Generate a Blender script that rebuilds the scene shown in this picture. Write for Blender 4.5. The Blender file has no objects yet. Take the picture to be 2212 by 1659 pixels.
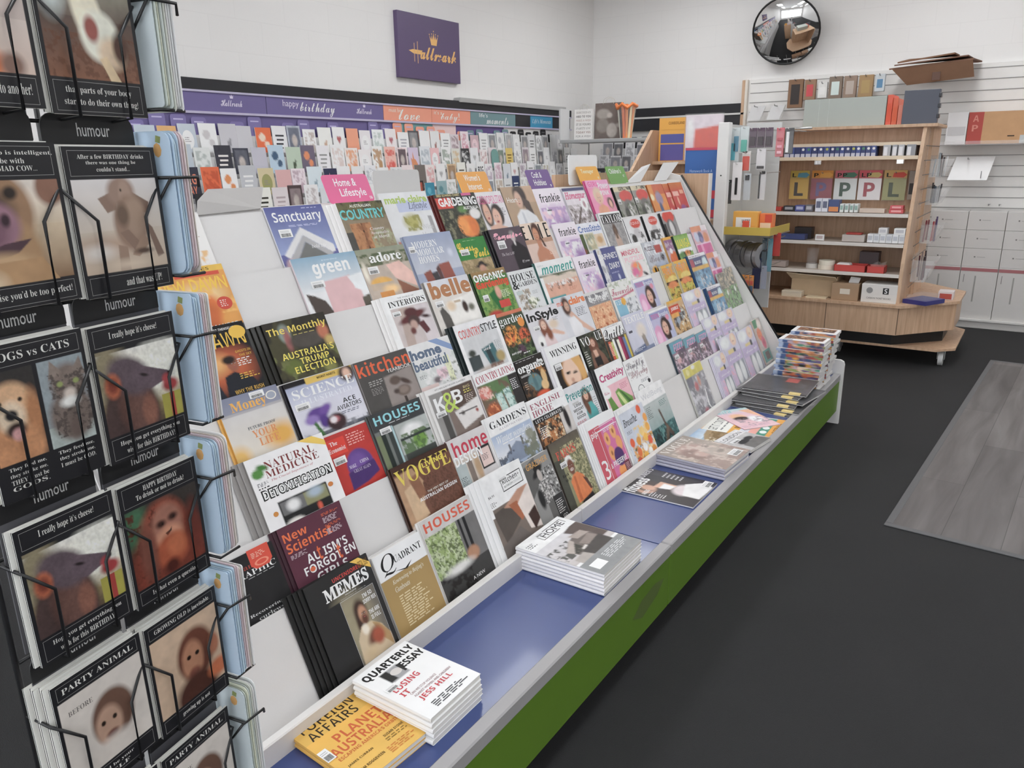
import bpy, math, random
import numpy as np
from mathutils import Matrix, Vector
SC = bpy.context.scene
COL = SC.collection
random.seed(7)
# ------------------------------------------------------------ camera
cam_d = bpy.data.cameras.new('camera'); cam = bpy.data.objects.new('camera', cam_d); COL.objects.link(cam)
cam_d.sensor_fit = 'HORIZONTAL'; cam_d.sensor_width = 36.0; cam_d.lens = 1655.0 / 2212 * 36
cam_d.clip_start = 0.02; cam_d.clip_end = 60
cam.matrix_world = Matrix(((0.8282, -0.1447, -0.5413, 0), (0.5602, 0.2390, 0.7931, 0), (-0.0148, 0.9602, -0.2790, 1.5), (0, 0, 0, 1)))
_r = Vector((0.8282, 0.5602, -0.0148)).normalized(); _b = -Vector((-0.5413, 0.7931, -0.2790)).normalized()
_u = _b.cross(_r).normalized(); _r = _u.cross(_b)
cam.matrix_world = Matrix(((_r.x, _u.x, _b.x, 0), (_r.y, _u.y, _b.y, 0), (_r.z, _u.z, _b.z, 1.5), (0, 0, 0, 1)))
SC.camera = cam
# ------------------------------------------------------------ world and exposure
W = bpy.data.worlds.new('shop_world'); SC.world = W; W.use_nodes = True
W.node_tree.nodes['Background'].inputs[0].default_value = (0.93, 0.96, 1, 1)
W.node_tree.nodes['Background'].inputs[1].default_value = 4.0
SC.view_settings.view_transform = 'Standard'; SC.view_settings.look = 'None'
SC.view_settings.exposure = 0.0; SC.view_settings.gamma = 1.0; SC.view_settings.use_curve_mapping = False
LAMP_POWER = 10.0
# ------------------------------------------------------------ helpers
K = 1.18; SAT = .86
def lin(h):
    if not isinstance(h, str): return tuple(h)
    if len(h) == 3: h = ''.join(c * 2 for c in h)
    o = []
    for i in (0, 2, 4):
        c = int(h[i:i + 2], 16) / 255
        c = c / 12.92 if c <= 0.04045 else ((c + 0.055) / 1.055) ** 2.4
        o.append(c * K)
    g = .3 * o[0] + .5 * o[1] + .2 * o[2]
    return tuple(min(g + (c - g) * SAT, .9) for c in o)
MATS = {}
def mat(name, rough=.5, spec=.5, metal=0, bump=0, bscale=200, coat=0, alpha=1, trans=0, var=.04, col=None, emit=0):
    if name in MATS: return MATS[name]
    m = bpy.data.materials.new(name); m.use_nodes = True; nt = m.node_tree; N = nt.nodes; L = nt.links
    b = N['Principled BSDF']; b.inputs['Roughness'].default_value = rough; b.inputs['Metallic'].default_value = metal
    b.inputs['Specular IOR Level'].default_value = spec; b.inputs['Coat Weight'].default_value = coat
    b.inputs['Coat Roughness'].default_value = .08
    a = N.new('ShaderNodeAttribute'); a.attribute_name = 'Col'
    tc = N.new('ShaderNodeTexCoord'); no = N.new('ShaderNodeTexNoise'); no.inputs['Scale'].default_value = 14; no.inputs['Detail'].default_value = 4
    L.new(tc.outputs['Object'], no.inputs['Vector'])
    mr = N.new('ShaderNodeMapRange'); mr.inputs['To Min'].default_value = 1 - var; mr.inputs['To Max'].default_value = 1 + var
    L.new(no.outputs['Fac'], mr.inputs['Value'])
    mx = N.new('ShaderNodeVectorMath'); mx.operation = 'SCALE'
    if col: mx.inputs[0].default_value = lin(col)
    else: L.new(a.outputs['Color'], mx.inputs[0])
    L.new(mr.outputs['Result'], mx.inputs['Scale']); L.new(mx.outputs['Vector'], b.inputs['Base Color'])
    if bump:
        n2 = N.new('ShaderNodeTexNoise'); n2.inputs['Scale'].default_value = bscale; n2.inputs['Detail'].default_value = 3
        L.new(tc.outputs['Object'], n2.inputs['Vector'])
        bp = N.new('ShaderNodeBump'); bp.inputs['Strength'].default_value = bump; bp.inputs['Distance'].default_value = .004
        L.new(n2.outputs['Fac'], bp.inputs['Height']); L.new(bp.outputs['Normal'], b.inputs['Normal'])
    if alpha < 1: b.inputs['Alpha'].default_value = alpha
    if trans: b.inputs['Transmission Weight'].default_value = trans
    if emit:
        b.inputs['Emission Color'].default_value = (.96, .98, 1, 1); b.inputs['Emission Strength'].default_value = emit
    MATS[name] = m; return m
PRINT = mat('glossy_print', .3, .45, coat=.25, var=.02)
MATTE = mat('matte_print', .55, .35, var=.02)
SATIN = mat('satin_print', .4, .4, coat=.1, var=.02)
PAPER = mat('paper', .7, .2, var=.03)
PAINT = mat('painted_board', .42, .4, var=.03, bump=.03)
PLAST = mat('plastic', .35, .5, var=.02)
METAL = mat('metal', .3, .5, metal=.9, var=.05)
WIRE = mat('coated_wire', .35, .5, var=.05)
CARD = mat('cardboard', .8, .15, var=.1, bump=.1, bscale=60)
SLEEVE = mat('thin_sleeve', .06, .5, alpha=.05, var=.02)
CLEAR = mat('clear_plastic', .08, .5, alpha=.16, var=.02)
FILM = mat('wrapping_film', .1, .6, alpha=.10, bump=.6, bscale=25, var=.02)
def node_wood():
    m = bpy.data.materials.new('beech_laminate'); m.use_nodes = True; nt = m.node_tree; N = nt.nodes; L = nt.links
    b = N['Principled BSDF']; b.inputs['Roughness'].default_value = .42
    tc = N.new('ShaderNodeTexCoord'); mp = N.new('ShaderNodeMapping'); mp.inputs['Scale'].default_value = (26, 26, 2.0)
    no = N.new('ShaderNodeTexNoise'); no.inputs['Scale'].default_value = 1.6; no.inputs['Detail'].default_value = 6; no.inputs['Distortion'].default_value = .8
    r = N.new('ShaderNodeValToRGB'); r.color_ramp.elements[0].position = .3; r.color_ramp.elements[1].position = .72
    r.color_ramp.elements[0].color = lin('b9926f') + (1,); r.color_ramp.elements[1].color = lin('d0ad8c') + (1,)
    L.new(tc.outputs['Object'], mp.inputs['Vector']); L.new(mp.outputs['Vector'], no.inputs['Vector']); L.new(no.outputs['Fac'], r.inputs['Fac'])
    L.new(r.outputs['Color'], b.inputs['Base Color']); return m
WOOD = node_wood()
def node_wall():
    m = bpy.data.materials.new('painted_blockwork'); m.use_nodes = True; nt = m.node_tree; N = nt.nodes; L = nt.links
    b = N['Principled BSDF']; b.inputs['Roughness'].default_value = .6; b.inputs['Specular IOR Level'].default_value = .25
    tc = N.new('ShaderNodeTexCoord'); sp = N.new('ShaderNodeSeparateXYZ'); ad = N.new('ShaderNodeMath'); ad.operation = 'ADD'
    cb = N.new('ShaderNodeCombineXYZ'); br = N.new('ShaderNodeTexBrick')
    L.new(tc.outputs['Object'], sp.inputs[0]); L.new(sp.outputs[0], ad.inputs[0]); L.new(sp.outputs[1], ad.inputs[1])
    L.new(ad.outputs[0], cb.inputs[0]); L.new(sp.outputs[2], cb.inputs[1]); L.new(cb.outputs[0], br.inputs['Vector'])
    br.inputs['Scale'].default_value = 1; br.inputs['Brick Width'].default_value = .4; br.inputs['Row Height'].default_value = .2
    br.inputs['Mortar Size'].default_value = .004; br.inputs['Mortar Smooth'].default_value = .6
    br.inputs['Color1'].default_value = lin('dedcda') + (1,); br.inputs['Color2'].default_value = lin('dfdddb') + (1,); br.inputs['Mortar'].default_value = lin('dbd9d7') + (1,)
    L.new(br.outputs['Color'], b.inputs['Base Color'])
    no = N.new('ShaderNodeTexNoise'); no.inputs['Scale'].default_value = 70; L.new(tc.outputs['Object'], no.inputs['Vector'])
    ma = N.new('ShaderNodeMath'); ma.operation = 'MULTIPLY_ADD'; ma.inputs[1].default_value = -1.5; L.new(br.outputs['Fac'], ma.inputs[0]); L.new(no.outputs['Fac'], ma.inputs[2])
    bp = N.new('ShaderNodeBump'); bp.inputs['Strength'].default_value = .06; bp.inputs['Distance'].default_value = .004
    L.new(ma.outputs[0], bp.inputs['Height']); L.new(bp.outputs['Normal'], b.inputs['Normal']); return m
WALL = node_wall()
def node_floor():
    m = bpy.data.materials.new('charcoal_carpet'); m.use_nodes = True; nt = m.node_tree; N = nt.nodes; L = nt.links
    b = N['Principled BSDF']; b.inputs['Roughness'].default_value = .75; b.inputs['Specular IOR Level'].default_value = .25
    tc = N.new('ShaderNodeTexCoord'); n1 = N.new('ShaderNodeTexNoise'); n1.inputs['Scale'].default_value = 3; n1.inputs['Detail'].default_value = 5
    n2 = N.new('ShaderNodeTexNoise'); n2.inputs['Scale'].default_value = 420; n2.inputs['Detail'].default_value = 2
    r = N.new('ShaderNodeValToRGB'); r.color_ramp.elements[0].color = lin('242425') + (1,); r.color_ramp.elements[1].color = lin('2f2f30') + (1,)
    mi = N.new('ShaderNodeMath'); mi.operation = 'MULTIPLY_ADD'; mi.inputs[1].default_value = .5
    L.new(tc.outputs['Object'], n1.inputs['Vector']); L.new(tc.outputs['Object'], n2.inputs['Vector'])
    L.new(n1.outputs['Fac'], mi.inputs[0])
    m2 = N.new('ShaderNodeMath'); m2.operation = 'MULTIPLY'; m2.inputs[1].default_value = .5; L.new(n2.outputs['Fac'], m2.inputs[0]); L.new(m2.outputs[0], mi.inputs[2])
    L.new(mi.outputs[0], r.inputs['Fac']); L.new(r.outputs['Color'], b.inputs['Base Color'])
    v = N.new('ShaderNodeTexVoronoi'); v.inputs['Scale'].default_value = 2.2; L.new(tc.outputs['Object'], v.inputs['Vector'])
    bp = N.new('ShaderNodeBump'); bp.inputs['Strength'].default_value = .5; bp.inputs['Distance'].default_value = .004
    L.new(n2.outputs['Fac'], bp.inputs['Height']); L.new(bp.outputs['Normal'], b.inputs['Normal']); return m
FLOOR = node_floor()
def node_plank():
    m = bpy.data.materials.new('grey_plank_vinyl'); m.use_nodes = True; nt = m.node_tree; N = nt.nodes; L = nt.links
    b = N['Principled BSDF']; b.inputs['Roughness'].default_value = .55
    tc = N.new('ShaderNodeTexCoord'); sw = N.new('ShaderNodeMapping'); sw.inputs['Rotation'].default_value = (0, 0, math.pi / 2)
    br = N.new('ShaderNodeTexBrick'); br.inputs['Scale'].default_value = 1; br.inputs['Brick Width'].default_value = 1.3; br.inputs['Row Height'].default_value = .21
    br.inputs['Mortar Size'].default_value = .0015; br.inputs['Color1'].default_value = (.82, .82, .82, 1); br.inputs['Color2'].default_value = (1.1, 1.1, 1.1, 1); br.inputs['Mortar'].default_value = (.5, .5, .5, 1)
    L.new(tc.outputs['Object'], sw.inputs['Vector']); L.new(sw.outputs['Vector'], br.inputs['Vector'])
    mp = N.new('ShaderNodeMapping'); mp.inputs['Scale'].default_value = (9, .9, 1); no = N.new('ShaderNodeTexNoise'); no.inputs['Scale'].default_value = 1.5; no.inputs['Detail'].default_value = 7; no.inputs['Distortion'].default_value = .6
    L.new(tc.outputs['Object'], mp.inputs['Vector']); L.new(mp.outputs['Vector'], no.inputs['Vector'])
    r = N.new('ShaderNodeValToRGB'); r.color_ramp.elements[0].position = .28; r.color_ramp.elements[1].position = .75
    r.color_ramp.elements[0].color = lin('57514f') + (1,); r.color_ramp.elements[1].color = lin('767170') + (1,)
    L.new(no.outputs['Fac'], r.inputs['Fac'])
    mx = N.new('ShaderNodeMix'); mx.data_type = 'RGBA'; mx.blend_type = 'MULTIPLY'; mx.inputs['Factor'].default_value = 1
    L.new(r.outputs['Color'], mx.inputs['A']); L.new(br.outputs['Color'], mx.inputs['B']); L.new(mx.outputs['Result'], b.inputs['Base Color']); return m
PLANK = node_plank()

def tag(o, label=None, cat=None, group=None, kind=None):
    if label: o['label'] = label
    if cat: o['category'] = cat
    if group: o['group'] = group
    if kind: o['kind'] = kind
    return o
def empty(name, loc=(0, 0, 0), rz=0):
    o = bpy.data.objects.new(name, None); COL.objects.link(o); o.location = loc; o.rotation_euler = (0, 0, rz); o.empty_display_size = .05
    return o
def place(o, M):
    o.matrix_local = M; return o
def frame(org, xa, ya):
    x = Vector(xa).normalized(); z = x.cross(Vector(ya)).normalized(); y = z.cross(x)
    return Matrix(((x.x, y.x, z.x, org[0]), (x.y, y.y, z.y, org[1]), (x.z, y.z, z.z, org[2]), (0, 0, 0, 1)))

class MB:
    """collects polygons with a colour per vertex; build() links them as ONE mesh object"""
    def __init__(s): s.v = []; s.f = []; s.c = []; s.smooth = []
    def add(s, vs, fs, col, smooth=False):
        n = len(s.v); s.v.extend([tuple(p) for p in vs]); s.f.extend([tuple(i + n for i in f) for f in fs])
        if isinstance(col, (str, tuple)): s.c.extend([lin(col)] * len(vs))
        else: s.c.extend(col)
        s.smooth.extend([smooth] * len(fs)); return s
    def box(s, a, b, col, bev=0):
        (x0, y0, z0), (x1, y1, z1) = [tuple(map(min, a, b)), tuple(map(max, a, b))]
        e = min(bev, (x1 - x0) * .49, (y1 - y0) * .49, (z1 - z0) * .49)
        if e <= 0:
            vs = [(x, y, z) for z in (z0, z1) for y in (y0, y1) for x in (x0, x1)]
            return s.add(vs, [(0, 2, 3, 1), (4, 5, 7, 6), (0, 1, 5, 4), (2, 6, 7, 3), (0, 4, 6, 2), (1, 3, 7, 5)], col)
        vs = []; idx = {}
        for ix, x in enumerate((x0, x1)):
            for iy, y in enumerate((y0, y1)):
                for iz, z in enumerate((z0, z1)):
                    sx, sy, sz = 1 - 2 * ix, 1 - 2 * iy, 1 - 2 * iz
                    for ax, p in (('x', (x, y + sy * e, z + sz * e)), ('y', (x + sx * e, y, z + sz * e)), ('z', (x + sx * e, y + sy * e, z))):
                        idx[(ix, iy, iz, ax)] = len(vs); vs.append(p)
        g = lambda *k: idx[k]; fs = []
        for i in (0, 1):
            fs.append([g(i, 0, 0, 'x'), g(i, 1, 0, 'x'), g(i, 1, 1, 'x'), g(i, 0, 1, 'x')][::1 if i else -1])
            fs.append([g(0, i, 0, 'y'), g(0, i, 1, 'y'), g(1, i, 1, 'y'), g(1, i, 0, 'y')][::1 if i else -1])
            fs.append([g(0, 0, i, 'z'), g(1, 0, i, 'z'), g(1, 1, i, 'z'), g(0, 1, i, 'z')][::1 if i else -1])
        for i in (0, 1):
            for j in (0, 1):
                q = [g(i, j, 0, 'x'), g(i, j, 1, 'x'), g(i, j, 1, 'y'), g(i, j, 0, 'y')]; fs.append(q[::1 if i == j else -1])
                q = [g(i, 0, j, 'x'), g(i, 0, j, 'z'), g(i, 1, j, 'z'), g(i, 1, j, 'x')]; fs.append(q[::1 if i == j else -1])
                q = [g(0, i, j, 'y'), g(1, i, j, 'y'), g(1, i, j, 'z'), g(0, i, j, 'z')]; fs.append(q[::1 if i == j else -1])
                for k in (0, 1):
                    t = [g(i, j, k, 'x'), g(i, j, k, 'y'), g(i, j, k, 'z')]; fs.append(t[::1 if (i + j + k) % 2 else -1])
        return s.add(vs, fs, col)
    def prism(s, pts, d, col, bev=0):
        """pts: loop of 3-D points, d: extrusion vector"""
        n = len(pts); P = [Vector(p) for p in pts]; d = Vector(d)
        vs = P + [p + d for p in P]
        fs = [tuple(range(n))[::-1], tuple(range(n, 2 * n))] + [(i, (i + 1) % n, (i + 1) % n + n, i + n) for i in range(n)]
        return s.add(vs, fs, col)
    def tube(s, path, r, col, n=8, closed=False):
        P = [Vector(p) for p in path]; vs = []; fs = []; m = len(P); up = Vector((0.123, .3, .9)).normalized()
        for i, p in enumerate(P):
            a = P[i - 1] if (i or closed) else P[i]; b = P[(i + 1) % m] if (i < m - 1 or closed) else P[i]
            t = (b - a).normalized(); x = t.cross(up)
            if x.length < .01: x = t.cross(Vector((1, 0, 0)))
            x.normalize(); y = t.cross(x)
            vs += [p + r * (math.cos(k * 2 * math.pi / n) * x + math.sin(k * 2 * math.pi / n) * y) for k in range(n)]
        for i in range(m if closed else m - 1):
            j = (i + 1) % m
            fs += [(i * n + k, i * n + (k + 1) % n, j * n + (k + 1) % n, j * n + k) for k in range(n)]
        if not closed: fs += [tuple(range(n))[::-1], tuple(range((m - 1) * n, m * n))]
        return s.add(vs, fs, col, True)
    def cyl(s, p, q, r, col, n=20, r2=None):
        p, q = Vector(p), Vector(q); r2 = r if r2 is None else r2; t = (q - p).normalized()
        x = t.cross(Vector((0, 0, 1))); x = x if x.length > .01 else Vector((1, 0, 0)); x.normalize(); y = t.cross(x)
        c = [(math.cos(k * 2 * math.pi / n), math.sin(k * 2 * math.pi / n)) for k in range(n)]
        vs = [p + r * (a * x + b * y) for a, b in c] + [q + r2 * (a * x + b * y) for a, b in c]
        fs = [(k, (k + 1) % n, (k + 1) % n + n, k + n) for k in range(n)] + [tuple(range(n))[::-1], tuple(range(n, 2 * n))]
        return s.add(vs, fs, col)
    def xform(s, M, start=0):
        s.v[start:] = [tuple(M @ Vector(p)) for p in s.v[start:]]; return s
    def build(s, name, m, parent=None, M=None):
        me = bpy.data.meshes.new(name); me.from_pydata(s.v, [], s.f); me.update()
        a = me.attributes.new('Col', 'FLOAT_COLOR', 'POINT')
        c = np.ones((len(s.v), 4), np.float32); c[:, :3] = np.array(s.c, np.float32).reshape(-1, 3); a.data.foreach_set('color', c.ravel())
        if any(s.smooth): me.polygons.foreach_set('use_smooth', s.smooth)
        me.materials.append(m); o = bpy.data.objects.new(name, me); COL.objects.link(o)
        if parent: o.parent = parent
        if M is not None: o.matrix_local = M
        elif parent: o.location = -wloc(parent)
        return o
def wloc(o):
    v = o.location.copy()
    while o.parent: o = o.parent; v += o.location
    return v
def dup(o, M=None, parent=None):
    c = o.copy(); COL.objects.link(c)
    if parent: c.parent = parent
    if M is not None: c.matrix_local = M
    return c

# ------------------------------------------------------------ lettering
_tc = bpy.data.curves.new('lettering', 'FONT'); _to = bpy.data.objects.new('lettering', _tc); _ts = bpy.data.scenes.new('lettering'); _ts.collection.objects.link(_to)
_tc.resolution_u = 2; _tc.fill_mode = 'FRONT'
def _map(t, f):
    if f in 's': return t
    up, lo, ex = {'b': (0x1D5D4, 0x1D5EE, {}), 'S': (0x1D400, 0x1D41A, {}), 'i': (0x1D434, 0x1D44E, {'h': 0x210E}), 'k': (0x1D4D0, 0x1D4EA, {}), 'm': (0x1D670, 0x1D68A, {}), 'B': (0x1D63C, 0x1D656, {})}[f]
    o = ''
    for c in t:
        if c in ex: o += chr(ex[c])
        elif 'A' <= c <= 'Z': o += chr(up + ord(c) - 65)
        elif 'a' <= c <= 'z': o += chr(lo + ord(c) - 97)
        else: o += c
    return o
_cache = {}
def glyphs(t, f='s', off=0):
    if f == 'S': off = max(off, -.006)
    k = (t, f, off)
    if k not in _cache:
        _tc.body = _map(t, f); _tc.offset = off
        _ts.view_layers[0].update(); me = _to.evaluated_get(_ts.view_layers[0].depsgraph).to_mesh()
        V = np.array([v.co[:2] for v in me.vertices]).reshape(-1, 2); F = [tuple(p.vertices) for p in me.polygons]
        _to.evaluated_get(_ts.view_layers[0].depsgraph).to_mesh_clear()
        if len(V): lo, hi = V.min(0), V.max(0); V = (V - lo) / np.maximum(hi - lo, 1e-6)
        _cache[k] = (V, F)
    return _cache[k]
# ------------------------------------------------------------ printed pictures (vertex colours on a fine grid + lettering)
def vnoise(nx, ny, sc, seed):
    r = np.random.RandomState(seed); g = r.rand(int(sc * ny / nx) + 3, int(sc) + 3)
    X = np.linspace(0, sc, nx + 1); Y = np.linspace(0, sc * ny / nx, ny + 1)
    x0 = X.astype(int); y0 = Y.astype(int); fx = (X - x0)[None]; fy = (Y - y0)[:, None]
    fx = fx * fx * (3 - 2 * fx); fy = fy * fy * (3 - 2 * fy)
    a = g[y0][:, x0]; b = g[y0][:, x0 + 1]; c = g[y0 + 1][:, x0]; d = g[y0 + 1][:, x0 + 1]
    return a * (1 - fx) * (1 - fy) + b * fx * (1 - fy) + c * (1 - fx) * fy + d * fx * fy
def paint(nx, ny, ops, seed=1):
    U, V = np.meshgrid(np.linspace(0, 1, nx + 1), np.linspace(0, 1, ny + 1)); A = np.ones((ny + 1, nx + 1, 3)) * .6
    def bl(m, c):
        m = np.clip(m, 0, 1)[..., None]; A[:] = A * (1 - m) + np.array(c) * m
    for o in ops:
        k = o[0]
        if k == 'f': A[:] = lin(o[1])
        elif k == 'g':
            v0, v1 = (o[3], o[4]) if len(o) > 3 else (0, 1); t = np.clip((V - v0) / (v1 - v0), 0, 1)[..., None]
            m = ((V >= v0) & (V <= v1)).astype(float)[..., None]; G = np.array(lin(o[1])) * (1 - t) + np.array(lin(o[2])) * t; A[:] = A * (1 - m) + G * m
        elif k == 'h':
            t = np.clip(U, 0, 1)[..., None]; A[:] = np.array(lin(o[1])) * (1 - t) + np.array(lin(o[2])) * t
        elif k == 'e':
            _, cx, cy, rx, ry, c = o[:6]; so = o[6] if len(o) > 6 else .02; ro = math.radians(o[7]) if len(o) > 7 else 0
            x = U - cx; y = (V - cy); x, y = x * math.cos(ro) + y * math.sin(ro), -x * math.sin(ro) + y * math.cos(ro)
            d = np.sqrt((x / rx) ** 2 + (y / ry) ** 2); bl((1 - d) * min(rx, ry) / so + .5, lin(c))
        elif k == 'r':
            _, x0, y0, x1, y1, c = o[:6]; e = .5 / nx; bl(((U >= x0 - e) & (U <= x1 + e) & (V >= y0 - e) & (V <= y1 + e)).astype(float), lin(c))
        elif k == 'p':
            P = o[2:]; acc = np.zeros_like(U)
            for du, dv in ((-.33, -.33), (.33, -.17), (-.17, .33), (.17, 0), (0, -.4), (.4, .4), (-.4, .1)):
                ins = np.zeros_like(U, bool); uu = U + du / nx; vv = V + dv / ny
                for i in range(0, len(P), 2):
                    xa, ya, xb, yb = P[i], P[i + 1], P[(i + 2) % len(P)], P[(i + 3) % len(P)]
                    ins ^= ((ya > vv) != (yb > vv)) & (uu < (xb - xa) * (vv - ya) / ((yb - ya) or 1e-9) + xa)
                acc += ins
            bl(acc / 7, lin(o[1]))
        elif k == 'n':
            n = vnoise(nx, ny, o[1], seed + len(o)) * .65 + vnoise(nx, ny, o[1] * 2.3, seed + 9) * .35; A *= (1 + (n - .5) * 2 * o[2])[..., None]
        elif k == 'N':
            _, sc, th, c, x0, y0, x1, y1 = o[:8]; n = vnoise(nx, ny, sc, seed + int(th * 77) + len(c) + int(sc)) * .45 + vnoise(nx, ny, sc * 2.1, seed + 5) * .33 + vnoise(nx, ny, sc * 4.3, seed + 8) * .22
            m = np.clip((n - th + .02) * 9 + .5, 0, 1) * .9 * ((U >= x0) & (U <= x1) & (V >= y0) & (V <= y1)); bl(m, lin(c))
    return np.clip(A, 0, .95)
def face(cx, cy, rx, ry):
    o = []
    for sgn in (-1, 1):
        o += [('E', cx + sgn * rx * .4, cy - ry * .12, rx * .17, ry * .06, 'e6dcd6'), ('E', cx + sgn * rx * .4, cy - ry * .12, rx * .09, ry * .06, '2a1c18'), ('P', '4a3026', cx + sgn * rx * .62, cy - ry * .24, cx + sgn * rx * .18, cy - ry * .27, cx + sgn * rx * .18, cy - ry * .31, cx + sgn * rx * .6, cy - ry * .3)]
    o += [('P', 'a87460', cx - rx * .12, cy + ry * .24, cx + rx * .12, cy + ry * .24, cx + rx * .06, cy + ry * .17, cx - rx * .06, cy + ry * .17), ('E', cx, cy + ry * .48, rx * .32, ry * .07, 'a8504e'), ('P', '6a2c2c', cx - rx * .32, cy + ry * .475, cx + rx * .32, cy + ry * .475, cx, cy + ry * .5)]
    return o
def picture(mb, w, h, ops, res=40, seed=1, z0=0.0, bow=0.0):
    """adds a printed face (x 0..w, y 0..h, facing +z) to mb"""
    ops = [q for o in ops for q in (face(*o[1:]) if o[0] == 'F' else [o])]
    ras = [o for o in ops if o[0] in 'fgherpnN']; nx = max(2, int(res)); ny = max(2, int(res * h / w))
    if all(o[0] == 'f' for o in ras): nx, ny = 4, 4
    A = paint(nx, ny, ras, seed)
    zz = lambda u, v: z0 + bow * 4 * u * (1 - u)
    vs = [(i / nx * w, h - j / ny * h, zz(i / nx, j / ny)) for j in range(ny + 1) for i in range(nx + 1)]
    fs = [(j * (nx + 1) + i, (j + 1) * (nx + 1) + i, (j + 1) * (nx + 1) + i + 1, j * (nx + 1) + i + 1) for j in range(ny) for i in range(nx)]
    mb.add(vs, fs, [tuple(c) for c in A.reshape(-1, 3)])
    z = z0
    for o in ops:
        k = o[0]
        if k not in 'tREPLX': continue
        z += .00007
        if k == 't':
            _, t, f, x0, y0, x1, y1, c = o[:8]; G, F = glyphs(t, f, o[9] if len(o) > 9 else 0); sh = o[8] if len(o) > 8 else 0
            if not len(G): continue
            P = [((x0 + g[0] * (x1 - x0) + sh * g[1]) * w, h - (y1 - g[1] * (y1 - y0)) * h, zz((x0 + g[0] * (x1 - x0)), 0) - z0 + z) for g in G]; mb.add(P, F, c)
        elif k == 'R':
            _, x0, y0, x1, y1, c = o; mb.add([(x * w, h - y * h, zz(x, 0) - z0 + z) for x, y in ((x0, y1), (x1, y1), (x1, y0), (x0, y0))], [(0, 1, 2, 3)], c)
        elif k == 'E':
            _, cx, cy, rx, ry, c = o; n = 24
            mb.add([((cx + rx * math.cos(a * 2 * math.pi / n)) * w, h - (cy - ry * math.sin(a * 2 * math.pi / n)) * h, zz(cx, 0) - z0 + z) for a in range(n)], [tuple(range(n))], c)
        elif k == 'P':
            p = o[2:]; mb.add([(p[i] * w, h - p[i + 1] * h, zz(p[i], 0) - z0 + z) for i in range(0, len(p), 2)], [tuple(range(len(p) // 2))], o[1])
        elif k == 'L':
            # rows of small unreadable print: ('L', x0, y0, x1, y1, rows, colour)
            _, x0, y0, x1, y1, n, c = o; rr = random.Random(int(x0 * 991 + y0 * 77 + n))
            for q in range(n):
                ya = y0 + (y1 - y0) * q / n; yb = ya + (y1 - y0) / n * .45; x = x0; xe = x1 - (x1 - x0) * rr.random() * .35
                while x < xe:
                    l = (.05 + .1 * rr.random()) * (x1 - x0) * 1.6; e = min(x + l, xe)
                    mb.add([(a * w, h - b * h, zz(a, 0) - z0 + z) for a, b in ((x, yb), (e, yb), (e, ya), (x, ya))], [(0, 1, 2, 3)], c); x = e + .012 + (x1 - x0) * .03
        elif k == 'X':
            # outline frame: ('X', x0,y0,x1,y1, line width, colour)
            _, x0, y0, x1, y1, lw, c = o; a = lw * w / h
            for q in ((x0, y0, x1, y0 + a), (x0, y1 - a, x1, y1), (x0, y0, x0 + lw, y1), (x1 - lw, y0, x1, y1)):
                mb.add([(x * w, h - y * h, zz(x, 0) - z0 + z) for x, y in ((q[0], q[3]), (q[2], q[3]), (q[2], q[1]), (q[0], q[1]))], [(0, 1, 2, 3)], c)
    return mb
# ============================================================ the setting
XL, XR, YF, YB, ZC = -4.44, 3.4, 8.23, -3.2, 3.35
def struct(name, mb, m): return tag(mb.build(name, m), kind='structure')
struct('floor', MB().box((XL - .1, YB - .1, -.1), (XR + .1, YF + .1, 0), '3a3a3d'), FLOOR)
struct('wall_left', MB().box((XL - .12, YB, 0), (XL, YF, ZC), 'd2cdc8'), WALL)
struct('wall_far', MB().box((XL - .12, YF, 0), (XR + .12, YF + .12, ZC), 'd2cdc8'), WALL)
struct('wall_right', MB().box((XR, YB, 0), (XR + .12, YF, ZC), 'd2cdc8'), WALL)
m = MB()
for a, b in (((XL - .12, YB - .12, 0), (XR + .12, YB, .45)), ((XL - .12, YB - .12, 2.75), (XR + .12, YB, ZC)), ((XL - .12, YB - .12, .45), (XL + .4, YB, 2.75)), ((XR - .4, YB - .12, .45), (XR + .12, YB, 2.75))): m.box(a, b, 'd2cdc8')
struct('wall_back', m, WALL)
for i in range(3):  # windows added out of view behind the camera to let in sideways daylight
    x0 = XL + .4 + i * 2.34; x1 = x0 + 2.34; m = MB()
    for a, b in (((x0, YB - .09, .45), (x1, YB - .03, .51)), ((x0, YB - .09, 2.69), (x1, YB - .03, 2.75)), ((x0, YB - .09, .51), (x0 + .05, YB - .03, 2.69)), ((x1 - .05, YB - .09, .51), (x1, YB - .03, 2.69))): m.box(a, b, '3a3a3c')
    w = struct('window_%d' % (i + 1), m, PLAST); MB().box((x0 + .05, YB - .065, .51), (x1 - .05, YB - .055, 2.69), 'ffffff').build('window_pane', mat('window_glass', .02, .5, alpha=.06, var=0), w)
struct('ceiling', MB().box((XL - .12, YB - .12, ZC), (XR + .12, YF + .12, ZC + .1), 'd8d6d2'), PAINT)
GLOW = mat('lamp_diffuser', .5, emit=LAMP_POWER, col='eeeeee')
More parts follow.
